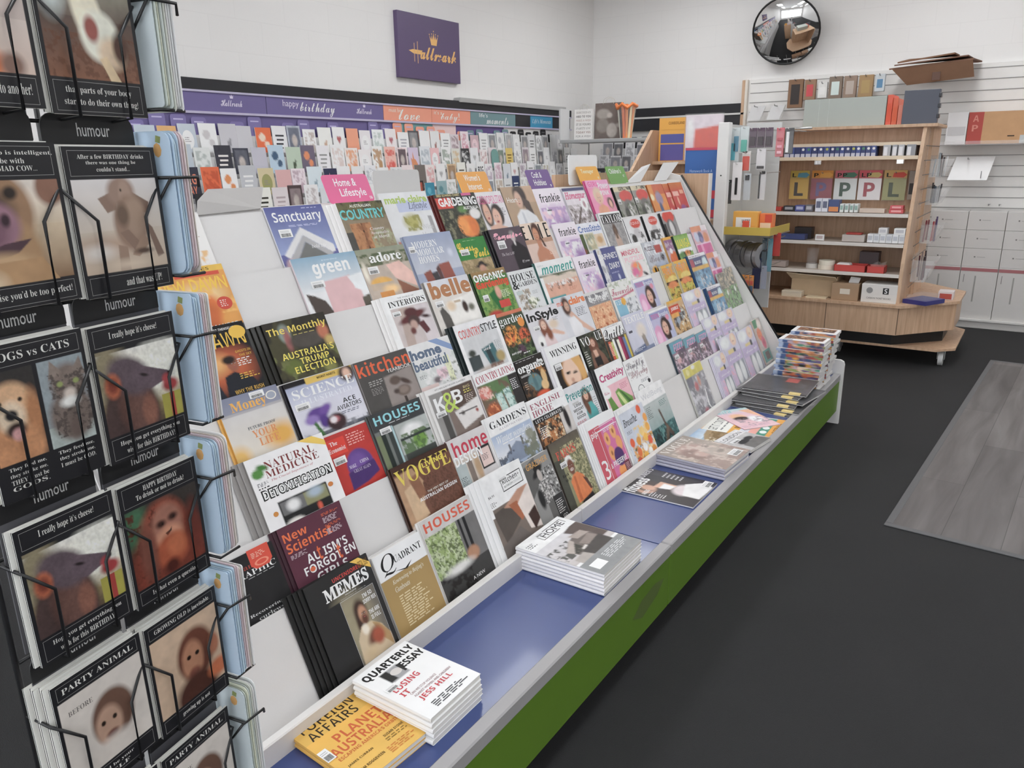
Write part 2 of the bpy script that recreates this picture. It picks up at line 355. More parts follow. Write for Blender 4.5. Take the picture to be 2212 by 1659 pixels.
for i, (x, y) in enumerate([(x, y) for x in (-3.0, -.7, 1.8) for y in (-1.4, 1.5, 4.4, 6.75)]):
    t = empty('ceiling_light', (x, y, ZC)); tag(t, '%s recessed ceiling light panel, %s row' % (('nearest', 'second', 'third', 'farthest')[i % 4], ('left', 'middle', 'right')[i // 4]), 'light', 'recessed ceiling panels')
    f = MB(); a, b = .3, .62
    for q in (((x - a, y - b, ZC - .03), (x + a, y - b + .03, ZC)), ((x - a, y + b - .03, ZC - .03), (x + a, y + b, ZC)), ((x - a, y - b, ZC - .03), (x - a + .03, y + b, ZC)), ((x + a - .03, y - b, ZC - .03), (x + a, y + b, ZC))): f.box(q[0], q[1], 'dddddd')
    f.build('lamp_frame', PAINT, t)
    MB().box((x - a + .03, y - b + .03, ZC - .02), (x + a - .03, y + b - .03, ZC - .012), 'ffffff').build('diffuser', GLOW, t)
# vinyl plank mat let into the carpet
t = empty('floor_mat', (-.366, 3.303, 0), math.radians(-3.4)); tag(t, 'grey wood plank vinyl mat let into the dark carpet', 'mat')
PX = Matrix.Translation((0, 0, 0))
MB().box((.03, .03, .0), (1.9, 3.34, .004), '7a7270').build('plank_sheet', PLANK, t, PX)
for n_, q in enumerate((((0, 0, 0), (1.93, .03, .006)), ((0, 3.34, 0), (1.93, 3.37, .006)), ((0, .03, 0), (.03, 3.34, .006)), ((1.9, .03, 0), (1.93, 3.34, .006)))):
    MB().box(q[0], q[1], '5a5a5c', .002).build('edge_strip', PAINT, t, PX)
# ============================================================ magazine stand (two bays)
S0 = (.05, .268, .435, .605, .77, .93, 1.09, 1.275)
ULEN = math.hypot(1, 1.58); UX, UZ = -1 / ULEN, 1.58 / ULEN
TA = math.radians(66.2); DV = Vector((-math.cos(TA), 0, math.sin(TA))); NV = Vector((math.sin(TA), 0, math.cos(TA)))
def tier(k): return Vector((-1.165 + S0[k] * UX, 0, .30 + S0[k] * UZ))
WHITE = 'cfcdcc'
def stand(y0, y1, label, far):
    t = empty('magazine_stand', (-1.35, (y0 + y1) / 2, 0)); tag(t, label, 'magazine stand')
    xf = lambda y: -.832 + .0062 * (y - 4.5)
    def skew(mb): mb.v = [(p[0] + xf(p[1]) + .832, p[1], p[2]) for p in mb.v]; return mb
    g = '587c0e'
    f = MB(); n = 6
    f.box((-.842, y0, .077), (-.828, y1, .266), g, .002); skew(f).build('fascia_board', PAINT, t)
    skew(MB().box((-.862, y0, .262), (-.824, y1, .303), '9a9899', .004)).build('front_edging', PAINT, t)
    MB().box((-1.172, y0, .275), (-.856, y1, .292), '33467f', .001).build('shelf_top', mat('blue_laminate', .28, .5, coat=.3, var=.03), t)
    MB().box((-1.190, y0, .27), (-1.168, y1, .345), 'd2cfcc', .003).build('shelf_lip', PAINT, t)
    MB().box((-1.85, y0 + .02, 0), (-.93, y1 - .02, .078), '1a1a1b').build('plinth', PAINT, t)
    MB().box((-1.9, y0, .08), (-.90, y1, .262), '9a9a9a').build('carcass', PAINT, t)
    for k in range(1, 8):
        T = tier(k); m = MB()
        L = .285 if k > 1 else .24
        a = T - DV * L; b = T
        m.prism([a, b, b - NV * .005, a - NV * .005], (0, y1 - y0, 0), WHITE)
        c = a + NV * .0205; m.prism([a, c, c - DV * .004, a - DV * .004], (0, y1 - y0, 0), WHITE)
        m.v = [(p[0], p[1] + y0, p[2]) for p in m.v]; m.build('display_board', PAINT, t)
    MB().box((-1.97, y0, 0), (-1.95, 3.25 if far else y1, 1.372), 'b9b7b5').build('back_panel', PAINT, t)
    if far: MB().box((-1.97, 3.25, 0), (-1.95, y1, 1.435), 'a98a70').build('back_panel', WOOD, t)
    MB().box((-1.95, y0, 1.365), (-1.845, y1, 1.378), 'c9c6c3', .002).build('top_rail', PAINT, t)
    return t
xf_ = lambda y: -.8275 + .0062 * (y - 4.5)
s0_ = stand(.74, 2.128, 'near bay of the white tiered magazine stand with blue shelf and green front', False)
sf = stand(2.132, 4.555, 'far bay of the white tiered magazine stand with blue shelf and green front', True)
m = MB()
pr = [(-.812, 0), (-.812, .355), (-.818, .372), (-.836, .381), (-1.13, .381)]
for k in range(1, 8): pass
pr += [(-1.16, .40), (-1.845, 1.40), (-1.97, 1.43), (-1.97, 0)]
m.prism([(x, 4.558, z) for x, z in pr], (0, .022, 0), 'd6d4d2'); m.build('end_panel', PAINT, sf)
m = MB(); m.tube([(-1.135, 4.557, .39), (-1.845, 4.557, 1.405)], .006, '1c1c1d', 6); m.build('edge_trim', PLAST, sf)
m = MB(); m.add([(xf_(y), y, z) for y, z in ((1.86, .17), (1.93, .14), (2.04, .165), (2.09, .2), (2.02, .215), (1.92, .205))], [tuple(range(6))], '55682c'); m.build('scuff_mark', MATTE, s0_)
# cover designs: label words, spine colour, gloss, picture operations (u to the right, v downwards, both 0..1)
W_ = 'e9e7ea'
D = {
'memes': ('black magazine with a robed bearded man in a picture and white stencil letters', '151515', 1, [('f', '1b1b1c'), ('r', .4, .3, .93, .93, '6d665c'), ('g', '1b1b1c', '1b1b1c', 0, .29), ('e', .5, .55, .3, .3, '958b6e', .2), ('r', .93, .29, 1, 1, '18181a'), ('r', 0, .29, .39, 1, '18181a'),
  ('e', .62, .47, .1, .12, '3b2419', .05), ('e', .58, .58, .07, .12, '3b2419', .04), ('e', .64, .5, .065, .085, 'b98667', .03), ('e', .645, .55, .05, .05, '5b3524', .04), ('e', .66, .49, .02, .01, '2d1a12', .02), ('p', 'c9b391', .42, .93, .45, .7, .55, .6, .72, .6, .85, .68, .93, .82, .93, .93), ('p', 'b08b58', .72, .61, .82, .66, .93, .8, .93, .93, .8, .8), ('e', .6, .64, .05, .05, 'e0d5c3', .03), ('e', .68, .74, .11, .06, '6b3e2b', .05, -25), ('e', .75, .76, .09, .08, 'a3492b', .05), ('e', .57, .86, .1, .05, 'c3ab85', .06), ('n', 8, .1),
  ('t', 'UNCENSORED', 'b', .4, .055, .86, .095, 'c8322b'), ('t', 'MEMES', 'S', .22, .11, .92, .235, 'efefef', 0, .02), ('t', 'MAGAZINE', 's', .5, .245, .68, .257, 'ddd'), ('t', 'Feature August 25 - NOV 25', 's', .42, .27, .82, .28, 'bbb'), ('X', .39, .29, .93, .93, .004, 'ccc'), ("t", "I'M SO", 'b', .72, .33, .87, .37, 'f4f4f4'), ('t', 'SORRY REX', 'b', .7, .385, .91, .425, 'f4f4f4'), ('t', 'THE ARK', 'b', .73, .5, .9, .54, 'f4f4f4'), ('t', 'IS FULL', 'b', .74, .555, .89, .595, 'f4f4f4'), ('P', 'e9b93c', .72, 0, .86, 0, 1, .09, 1, .15), ('t', 'SPECIAL ISSUE', 'b', .82, .035, .97, .1, '6b4a10'), ('F', .645, .5, .05, .06)]),
'quad': ('gold journal with a white top band and one huge black capital Q', 'dfdcd8', 0, [('f', 'a8894f'), ('g', 'eeedf0', 'eeedf0', 0, .3), ('n', 5, .03), ('t', 'Q', 'i', .1, .04, .38, .27, '111'), ('t', 'UADRANT', 'S', .36, .1, .95, .18, '151515', 0, -.012), ('P', '111', .3, .26, .52, .29, .68, .245, .55, .31), ('t', 'Kowtowing to Beijing’s', 'i', .2, .34, .86, .4, 'f0e8d2'), ('t', 'Gunboats', 'i', .2, .42, .5, .48, 'f0e8d2'), ('L', .22, .53, .84, .9, 13, 'd8c79c'), ('R', 0, .3, 1, .303, '8b703c')]),
'houseso': ('house magazine with orange capital title on pale grey above a leafy garden photo', 'd9d6d3', 0, [('f', 'c2bebb'), ('r', 0, .2, .62, .7, 'b9c59b'), ('N', 22, .52, '8fa45f', 0, .2, .62, .72), ('N', 30, .6, '4e5c33', 0, .2, .62, .72), ('r', .6, .2, 1, .72, '6f6d6c'), ('r', .64, .2, .67, .72, '1d1d1f'), ('r', .74, .2, .78, .72, '1d1d1f'), ('r', .0, .7, 1, 1, '3b3a39'), ('e', .72, .62, .12, .08, 'b08060', .03), ('N', 9, .55, '17130f', 0, .68, .6, 1), ('e', .4, .68, .25, .05, 'd8d6d2', .05), ('n', 10, .12), ('t', 'HOUSES', 'b', .05, .04, .95, .15, 'd5573b'), ('t', 'A NEW', 's', .55, .86, .8, .9, 'eee')]),
'kitchplus': ('white kitchen magazine with a boxed title over a room with dark dining chairs', 'e4e2e6', 0, [('f', 'ecebee'), ('r', .02, .38, 1, 1, '74675e'), ('p', '544b45', .05, .42, .5, .4, .62, .62, .12, .8), ('p', 'b98a72', .3, .42, .75, .3, 1, .25, 1, .4, .6, .5), ('p', 'a65f3c', .42, .42, .62, .42, .75, .6, .6, .66), ('p', 'd9cdc6', .62, .46, 1, .3, 1, .85, .72, .8), ('r', 0, .38, .06, .46, 'ecebee'), ('p', '6b625d', 0, .8, .5, .7, .85, 1, 0, 1), ('p', '3b2620', .76, .64, .98, .58, 1, .76, .82, .84), ('r', .0, 0, 1, .3, 'ecebee'), ('n', 9, .1), ('X', .42, .1, .93, .26, .012, '222'), ('R', .38, .09, .6, .14, 'ecebee'), ('t', 'Kitchen+', 'b', .46, .115, .88, .18, '1b1b1b', 0, -.012), ('t', 'BATHROOM', 's', .47, .2, .68, .225, '333'), ('t', 'DESIGN', 's', .7, .2, .88, .225, 'aaa'), ('t', '$6.95', 's', .06, .22, .2, .25, '444'), ('L', .06, .3, .2, .36, 4, '555')]),
'cowboy': ('grey magazine with a black and white photo of a person in a striped shirt and dark hat', 'cfcdcc', 0, [('f', '8b8a88'), ('p', '5d5c5a', 0, .08, .45, 0, .5, .3, 0, .5), ('N', 14, .56, '2c2b2b', .55, .2, 1, .6), ('N', 16, .6, 'd8d6d4', .55, .2, 1, .5), ('e', .42, .2, .22, .05, '1d1c1c', .02, -15), ('e', .42, .15, .11, .08, '1d1c1c', .02), ('e', .45, .26, .08, .08, 'b5aca6', .02), ('p', 'c9c6c3', .32, .36, .6, .32, .75, .6, .4, .66), ('N', 40, .5, '4a4847', .32, .34, .7, .66), ('p', '5f5d5b', .4, .66, .72, .62, .85, 1, .4, 1), ('e', .25, .55, .1, .14, '222', .05), ('r', .62, .62, .98, .95, '2a2929'), ('t', 'GRAZIHER', 'b', .1, .05, .9, .13, 'd09a4a', 0, -.01), ('L', .66, .68, .93, .88, 7, 'd7d5d2'), ('t', 'GO', 's', .75, .9, .92, .95, 'ddd')]),
'farms': ('farm magazine with a man in an orange polo shirt and white cap before tall grass', '453d36', 0, [('f', '8d8a66'), ('g', '5b5147', '6e6a50', 0, .3), ('N', 26, .5, 'b9b183', .3, .1, 1, 1), ('N', 34, .56, '5a5f40', .4, .25, 1, 1), ('r', 0, .25, .2, 1, '4a4b40'), ('e', .42, .31, .11, .06, 'e6e2dc', .02), ('e', .46, .345, .13, .02, 'cfc9c2', .02, 12), ('e', .43, .42, .1, .11, '7a4a38', .03), ('e', .43, .455, .045, .018, 'e8ded6', .02), ('p', 'd8793f', .28, .6, .4, .53, .55, .52, .7, .6, .84, .84, .72, .9, .3, .92), ('p', '5a3a30', .66, .62, .78, .84, .84, .84, .78, .68), ('p', 'b9602e', .4, .56, .46, .56, .44, .9, .36, .9), ('p', '2d2b2e', .42, .92, .8, .88, .86, 1, .4, 1), ('n', 14, .12), ('t', 'FARMS', 'S', .12, .14, .75, .26, 'd34b3a'), ('R', .14, .3, .34, .38, 'f0f0ee'), ('t', 'Back', 'b', .1, .46, .3, .5, '201f1d'), ('t', 'to hi', 'b', .14, .53, .32, .57, '201f1d'), ('F', .43, .41, .08, .09)]),
'pip': ('pink magazine with preserved orange fruit in a drawn jar under a white top band', 'e3e2e6', 0, [('f', 'd0699c'), ('g', W_, W_, 0, .13), ('r', 0, .13, .38, 1, 'c8505f'), ('e', .5, .36, .09, .1, 'e7a264', .02), ('e', .76, .3, .1, .11, 'e7a264', .02), ('e', .84, .5, .1, .11, 'e39a5c', .02), ('e', .5, .58, .1, .11, 'e39a5c', .02), ('e', .66, .9, .14, .1, 'e7964f', .02), ('e', .5, .36, .03, .035, '9a5a28', .02), ('e', .76, .3, .03, .035, '9a5a28', .02), ('e', .5, .58, .03, .035, '9a5a28', .02), ('e', .7, .68, .17, .14, '4e2d6a', .02), ('r', .78, .8, 1, 1, '6a3340'), ('t', 'pip', 'b', .03, .16, .25, .28, 'f6eef2'), ('X', .26, .2, .98, .98, .012, 'f2dde8'), ('X', .2, .14, .9, .2, .01, 'f2dde8'), ('t', '3', 'b', .05, .6, .24, .88, 'f4e9ee'), ('t', '& PRESERVE', 'b', .32, .7, .92, .78, 'f4eef4'), ('L', .45, .2, .95, .26, 3, 'f0cfe0'), ('L', .8, .82, .97, .95, 6, 'e2bcc2')]),
'breathe': ('pale magazine with orange and yellow paper flowers and one large orange poppy', 'e8e6ea', 0, [('f', 'b9c0cf'), ('g', 'f0eef0', 'f0eef0', 0, .06), ('h', 'c0c6d2', 'c9cdd8'), ('r', 0, 0, 1, .07, 'f0eef0'), ('N', 7, .45, 'dc9a3a', .1, .6, 1, 1), ('N', 9, .55, 'e8c270', .35, .4, 1, 1), ('N', 12, .66, '4a4a24', 0, .62, 1, 1)] + [('e', x, y, .085, .075, c, .02) for x, y, c in ((.78, .16, 'e25b2a'), (.15, .6, 'e05a2c'), (.4, .63, 'd9952f'), (.3, .8, 'd86a2c'), (.56, .78, 'f0ece4'), (.7, .64, 'e9b23c'), (.84, .72, 'dd5730'), (.5, .92, 'e9b23c'), (.72, .9, 'f0e9dc'), (.88, .9, 'd98a34'), (.22, .94, 'cf5028'), (.9, .5, 'e6a63a'), (.62, .52, 'e8c270'), (.93, .34, 'e29a40'))] + [('n', 12, .1), ('t', 'Breathe', 'i', .05, .18, .62, .32, '23262b', 0, .012), ('L', .08, .4, .3, .46, 3, '5a6170')]),
'wellb': ('pale teal magazine with a driftwood branch rising from the sea', 'e2e1e3', 0, [('f', 'e3e2e5'), ('r', 0, .26, 1, 1, 'aab3b3'), ('g', 'b4bbba', '8ea4a3', .26, .66), ('r', 0, .68, 1, 1, '2f5a5c'), ('N', 14, .5, '16282c', 0, .7, .7, 1), ('N', 18, .58, '5d8f8c', .3, .68, 1, .95), ('p', '57463c', .5, .42, .56, .42, .62, .66, .8, .9, .74, .98, .58, .76), ('p', '6b5a4c', .4, .95, .62, .7, .68, .76, .5, 1), ('n', 9, .08), ('t', 'WellBeing', 's', .06, .08, .9, .2, 'c3c5ca'), ('L', .08, .3, .28, .5, 7, '606a6a'), ('L', .62, .3, .95, .4, 4, '5a7d7c')]),
'yellowbag': ('plastic bagged toy pack with a yellow printed header card', 'b9b9b2', 2, [('f', '9a9aa0'), ('N', 7, .5, '77777f', 0, .15, 1, 1), ('N', 10, .6, 'c9c9cf', 0, .15, 1, 1), ('e', .4, .42, .1, .09, 'b35f62', .05), ('e', .6, .34, .07, .1, 'c78a70', .05), ('e', .5, .93, .1, .05, 'b55a6a', .05), ('r', 0, 0, 1, .17, 'cdc23c'), ('e', .2, .1, .09, .06, 'e0d98a', .02), ('e', .52, .05, .1, .04, 'e9e9df', .02), ('r', .04, .2, .3, .36, '6a6a78'), ('n', 12, .15), ('P', 'e8e8ec', .74, .55, .78, .54, .72, .85, .8, .96, .76, .97, .66, .86)]),
'lilac': ('lilac toy magazine in clear film with a fair haired doll and a silver dress pack', 'cfcadb', 2, [('f', 'c6c2d6'), ('e', .28, .13, .26, .12, 'dfe2ee', .06), ('e', .76, .13, .17, .13, 'e5bda2', .05), ('e', .76, .12, .1, .09, 'eecfb4', .03), ('e', .74, .16, .05, .012, 'a8524f', .02), ('r', .3, .31, .62, .36, 'd8c37c'), ('r', .0, .38, 1, .58, 'b9a8cc'), ('r', .62, .3, .7, .37, '2d2a35'), ('r', .3, .58, .95, 1, '8d929c'), ('e', .48, .8, .13, .22, 'e6e8ea', .04), ('e', .76, .8, .12, .22, 'dfe2e6', .04), ('r', 0, .58, .28, 1, 'c9b4d0'), ('N', 9, .6, 'e3a9bd', 0, .6, .3, 1), ('n', 8, .08), ('t', 'dress up', 'k', .2, .44, .9, .53, 'f0eaf6')]),
'geo': ('black wildlife magazine with a red tag and a pale bird plume in the dark', '222226', 0, [('f', '201f21'), ('p', 'a9a7a6', .1, .5, .3, .42, .36, .5, .2, .58, .1, .6), ('N', 12, .5, '6d6c6d', 0, .56, .36, .9), ('e', .15, .72, .16, .1, 'b3afab', .06, -20), ('n', 7, .2), ('t', 'Australian', 'S', .1, .14, .66, .21, 'a03a2c', 0, -.01), ('t', 'GEOGRAPHIC', 'S', .02, .23, .96, .31, 'ececea', 0, -.012), ('P', 'd8472f', .64, -.02, .94, -.02, .94, .2, .88, .26, .7, .26, .64, .2), ('E', .79, .19, .1, .045, 'e98a6e'), ('E', .79, .19, .07, .03, 'd8472f'), ('L', .68, .04, .9, .12, 4, 'f0b6a2'), ('t', 'Recovering', 'S', .4, .78, .88, .83, 'c8c8c8', 0, -.012), ('t', 'curlews', 'S', .5, .85, .86, .9, 'c8c8c8', 0, -.012), ('L', .55, .33, .95, .35, 1, 'aaa')]),
'newsci': ('plum coloured magazine with orange title and bold white headline letters', '3b1a28', 0, [('f', '5c2b3d'), ('n', 6, .06), ('t', 'New', 'b', .04, .09, .4, .2, 'e2682f'), ('t', 'Scientist', 'b', .04, .22, .74, .35, 'e2682f'), ('t', 'AU ISM’S', 'b', .25, .46, .9, .58, 'f2f0f2'), ('t', 't', 'b', .42, .42, .48, .6, 'd9602f'), ('t', 'FORGOT EN', 'b', .16, .6, .98, .71, 'f2f0f2'), ('t', 't', 'b', .7, .52, .76, .72, 'd9602f'), ('t', 'GIRLS', 'b', .3, .74, .8, .86, 'f2f0f2'), ('E', .28, .66, .04, .03, 'd9602f'), ('L', .66, .06, .95, .1, 3, 'd9602f'), ('L', .66, .12, .95, .2, 5, 'd9c9d0'), ('L', .66, .22, .95, .26, 3, 'd9602f'), ('L', .66, .28, .95, .36, 5, 'd9c9d0'), ('L', .05, .38, .3, .44, 4, 'd0bfc6')]),
'vogliv': ('brown design magazine with tall thin yellow title letters on a tiled wall', '3c2319', 0, [('f', '6e4636'), ('p', 'b08a68', 0, .14, .3, .1, .42, .34, .3, .7, 0, .98), ('p', 'c8a884', .08, .36, .26, .3, .34, .8, .1, .9), ('p', '8a5c42', .2, .24, .36, .2, .4, .52, .26, .56), ('e', .1, .93, .11, .1, 'dccfc4', .03), ('r', .05, .88, .32, 1, '9a5a36'), ('r', .0, 0, 1, .1, '3f2419'), ('N', 46, .55, '5b3829', .4, .3, 1, 1), ('n', 20, .12), ('t', 'VOGUE', 'S', .02, .06, .97, .29, 'd8c23c', 0, -.022), ('t', 'LIVING', 'b', .48, .11, .84, .18, 'e4d23e'), ('t', 'THE VERY BEST OF', 's', .42, .5, .8, .53, 'ece2d8'), ('t', 'AUSTRALIAN DESIGN', 'b', .26, .55, .94, .6, 'f2ece4')]),
'hdesign': ('grey design magazine with fat crimson title letters over a beige room', '6d3a40', 0, [('f', 'c9c5c5'), ('r', 0, .34, .6, 1, 'c2b6ab'), ('e', .54, .56, .08, .2, 'b39472', .05), ('r', .3, .4, .42, .9, '7d6f66'), ('r', .64, .3, .96, .62, '1f1d1e'), ('r', .67, .33, .93, .6, 'd9bfb9'), ('r', 0, .4, .26, .9, 'a8b3b4'), ('n', 7, .1), ('t', 'home', 'b', .1, .05, .98, .29, 'c03048'), ('t', 'DESIGN', 'b', .04, .27, .74, .42, 'f2f0f0'), ('L', .7, .42, .9, .52, 5, '54494a'), ('L', .05, .6, .22, .75, 6, '4a4f52')]),
'gardens': ('white garden magazine with spaced thin capitals above a snowy house', 'e6e4e8', 0, [('f', 'e6e3e9'), ('r', .0, .3, 1, 1, 'a5b4cb'), ('g', 'a2b3cd', 'd6d8de', .3, .66), ('p', '7f8ba0', .2, .62, .5, .5, .74, .6, .72, .8, .2, .8), ('r', .3, .5, .34, .6, '6b6a70'), ('r', .62, .46, .65, .6, '6b6a70'), ('N', 12, .5, '6d7058', .6, .5, 1, 1), ('N', 14, .55, '4d5260', 0, .6, .5, 1), ('e', .86, .48, .1, .08, '8b8c7c', .04), ('n', 10, .08), ('t', 'GARDENS', 'S', .06, .08, .96, .19, '202024', 0, -.022), ('t', 'ILLUSTRATED', 's', .24, .22, .82, .25, 'b1a9b0'), ('t', 'Winter wonders', 'i', .1, .32, .95, .43, 'f5f6fa'), ('L', .2, .45, .9, .48, 1, 'e8ebf2')]),
'enghome': ('white home magazine with rose red thin capitals above a laid dinner table', 'e7e2e6', 0, [('f', 'ece4ea'), ('r', 0, .36, .7, 1, '4a3529'), ('N', 16, .5, 'c07a40', .05, .42, .68, 1), ('N', 20, .6, 'e6cfa8', .05, .42, .68, 1), ('N', 14, .62, '1a1614', 0, .4, .7, 1), ('r', .7, .36, 1, 1, 'c9c3bf'), ('e', .84, .55, .06, .2, '232022', .03), ('r', 0, .33, .8, .41, '1c1a1b'), ('n', 12, .12), ('t', 'ENGLISH', 'S', .05, .07, .86, .17, '9c4b5d', 0, -.022), ('t', 'HOME', 'S', .05, .19, .6, .3, '9c4b5d', 0, -.022), ('t', 'LET’S CELEBRATE!', 'b', .06, .345, .78, .4, 'f4f2f0', 0, -.015), ('E', .91, .12, .07, .06, 'd9ccd6'), ('E', .91, .12, .062, .053, 'ece4ea'), ('L', .08, .5, .3, .7, 6, 'f0ece4')]),
'prevent': ('health magazine with teal title and a long haired woman in a turquoise top', 'd9dcdd', 0, [('f', 'd3d4d8'), ('e', .66, .4, .17, .26, '5a3a2c', .05), ('e', .66, .31, .08, .09, 'd9ab90', .03), ('p', '4aa3a3', .5, .62, .6, .46, .78, .46, .9, .66, .86, 1, .54, 1), ('e', .6, .56, .07, .14, '6b4432', .04), ('n', 7, .07), ('t', 'Prevention', 'b', .03, .1, .97, .28, '2f8d8b'), ('t', 'LOSE', 'b', .18, .38, .42, .43, '1b1b1d'), ('t', 'WEIGHT', 'b', .1, .46, .46, .52, '1b1b1d'), ('t', 'FOR', 'b', .18, .54, .38, .59, '1b1b1d'), ('t', 'GOOD', 'b', .14, .61, .44, .67, '1b1b1d'), ('R', .14, .33, .36, .38, 'bbb'), ('L', .08, .72, .44, .82, 4, 'c05a68'), ('L', .86, .4, .98, .8, 9, '7d8286'), ('F', .66, .31, .07, .085)]),
'creat': ('pink craft magazine with raspberry handwriting and a striped green leaf', '3a3a3c', 0, [('f', 'eeecee'), ('r', .05, .4, 1, 1, 'e6b3bd'), ('p', '5f8a3a', .1, .62, .22, .58, .36, .9, .3, 1, .14, 1), ('p', '6d9a44', .42, .56, .56, .52, .95, .8, .9, 1, .55, 1, .46, .8), ('p', 'c3d08a', .46, .6, .54, .58, .74, .92, .66, 1), ('p', '3d6b2c', .56, .56, .66, .62, .95, .95, .84, .98), ('e', .14, .5, .14, .12, 'eeecec', .02), ('n', 8, .06), ('t', 'Creativity', 's', .06, .14, .96, .34, 'b93a72', 0, .03), ('t', 'BOOK', 's', .6, .34, .9, .39, 'dcdcdc'), ('t', 'Calm', 'k', .05, .48, .22, .54, 'c26a8c'), ('L', .64, .46, .95, .58, 4, 'c9748c')]),
'doodle': ('white magazine covered in thin hand drawn looping letters', '1e1e20', 0, [('f', 'e6e6e8'), ('N', 26, .62, 'b4aaae', .06, .1, .9, .48), ('t', 'Simply', 'k', .08, .08, .9, .3, '6a6a70'), ('t', 'Lettering', 'k', .12, .3, .96, .5, '9a6f72'), ('E', .4, .75, .14, .1, '55555a'), ('E', .4, .75, .12, .085, 'e6e6e8'), ('L', .5, .56, .9, .64, 3, '8a8a90'), ('E', .85, .66, .06, .05, '2a2a2e')]),
'dolls': ('teal and plum doll magazine with pink lettering in glossy film', '243a4a', 2, [('f', '7a5a72'), ('r', 0, 0, 1, .3, '3d93aa'), ('r', .3, .26, 1, .4, '43204a'), ('e', .4, .52, .3, .2, 'b98a9a', .08), ('e', .55, .46, .2, .14, '4a2a44', .06), ('e', .38, .56, .14, .1, 'd3a0a4', .04), ('N', 8, .55, '3a2436', 0, .4, 1, 1), ('N', 10, .62, 'd8c3d2', 0, .4, 1, 1), ('n', 8, .12), ('t', 'FIZZY', 'B', .2, .08, .95, .28, 'd98ab8', .05), ('R', .1, .38, .4, .5, 'dcdce2')]),
'natmed': ('white health magazine with dark red serif title and a puffy black outlined headline', '8a8684', 0, [('f', 'e3e1e2'), ('r', .2, .62, .82, 1, '1b1b1c'), ('r', .22, .63, .5, .78, '6b6b6c'), ('e', .36, .7, .08, .07, 'dcdcdc', .05), ('r', .52, .63, .8, .78, '8b8a62'), ('e', .66, .66, .1, .06, '9fb0c0', .05), ('e', .32, .92, .12, .07, 'dedad4', .03), ('e', .66, .85, .03, .05, 'd0533a', .02), ('e', .1, .2, .07, .06, '4f8a3a', .02), ('e', .17, .145, .07, .035, '3f7a30', .02, 20), ('n', 9, .05), ('t', 'NATURAL', 'S', .2, .09, .83, .19, '7d2f2f', .0, -.008), ('t', 'MEDICINE', 'S', .18, .2, .86, .29, '7d2f2f', 0, -.008), ('t', 'The Crucial Importance of', 'i', .22, .31, .76, .345, 'b2394a'), ('t', 'DETOXIFICATION', 'b', .06, .4, .96, .53, '131313', 0, .07), ('t', 'DETOXIFICATION', 'b', .075, .415, .945, .515, 'f0efef', 0, -.005), ('P', 'e6c14a', .66, 0, .86, 0, 1, .1, 1, .17), ('L', .05, .31, .19, .36, 3, '55565a'), ('L', .05, .37, .19, .4, 1, '222'), ('E', .13, .72, .03, .03, 'c9832f'), ('E', .87, .66, .035, .03, 'cf7a2f')]),
'econ': ('red news magazine with a purple embroidered cap on the cover', 'b3201c', 0, [('f', 'bb2a22'), ('r', 0, .08, .4, .3, 'd8321f'), ('e', .56, .56, .3, .24, '5d3b86', .03), ('e', .52, .52, .2, .15, '6d4a98', .08), ('p', '472a6c', .24, .62, .88, .56, .92, .76, .6, .84, .22, .88), ('n', 10, .06), ('t', 'The', 'S', .07, .1, .24, .16, 'f6e7e2', 0, -.01), ('t', 'Economist', 'S', .01, .19, .38, .26, 'f6e7e2', 0, -.01), ('t', 'MAKE', 'S', .3, .52, .46, .57, 'd9d0e4', 0, -.015), ('t', 'CHINA', 'S', .56, .5, .76, .55, 'd9d0e4', 0, -.015), ('t', 'GREAT AGAIN', 'S', .36, .6, .76, .65, 'b9aacb', 0, -.015), ('R', .03, .34, .3, .45, 'ecebea'), ('L', .46, .07, .9, .26, 5, 'e7a49c')]),
'housesb': ('house magazine with pale blue capital title on charcoal above a green window view', '4b4d4c', 0, [('f', '6c716e'), ('r', 0, 0, 1, .26, '3a3c3e'), ('r', .36, .28, 1, .72, 'a8aeab'), ('e', .66, .42, .2, .1, 'e6e9ea', .06), ('e', .74, .6, .14, .14, '6f9a3c', .05), ('N', 14, .52, '4d6a3a', .4, .44, 1, .74), ('r', .4, .5, 1, .52, '2b3432'), ('r', .1, .3, .16, 1, '1f2a26'), ('r', .24, .26, .3, 1, '343b3a'), ('r', .31, .26, .34, 1, 'a7c6cc'), ('r', 0, .34, .08, 1, '707a5a'), ('r', .4, .74, 1, 1, '3b403c'), ('n', 8, .12), ('t', 'HOUSES', 'b', .06, .05, .95, .18, '86c9d2'), ('L', .3, .2, .8, .22, 1, 'ccc'), ('R', .1, .24, .3, .33, 'e4e4e2')]),
'kandb': ('white framed kitchen magazine with huge white letters and a lime green ampersand', 'd4d2d0', 0, [('f', 'd9d7d6'), ('r', .05, .1, .97, 1, '7a6a62'), ('r', .05, .1, .3, 1, '8d8a88'), ('r', .5, .1, .97, .42, '55443c'), ('p', 'd6d2d0', .42, .46, .98, .36, .98, .66, .5, .76), ('r', .5, .5, .9, .51, '3a3434'), ('e', .58, .52, .04, .03, '4a4442', .02), ('e', .88, .56, .03, .03, '9a4038', .02), ('r', .16, .4, .26, .98, '4a4846'), ('n', 10, .1), ('t', 'KITCHENS & BATHROOMS QUARTERLY', 's', .2, .03, .86, .06, '333'), ('t', 'K', 'b', .1, .16, .32, .37, 'f0f0ee'), ('t', 'B', 'b', .48, .14, .68, .35, 'f0f0ee'), ('t', '&', 'b', .26, .13, .54, .44, 'b3cc4e'), ('t', 'BIG', 's', .76, .13, .9, .17, 'd0c08c'), ('L', .74, .19, .94, .26, 2, 'd6cc50'), ('L', .72, .27, .94, .4, 5, 'c9bcb4'), ('R', .06, .37, .26, .45, 'dcdad6')]),
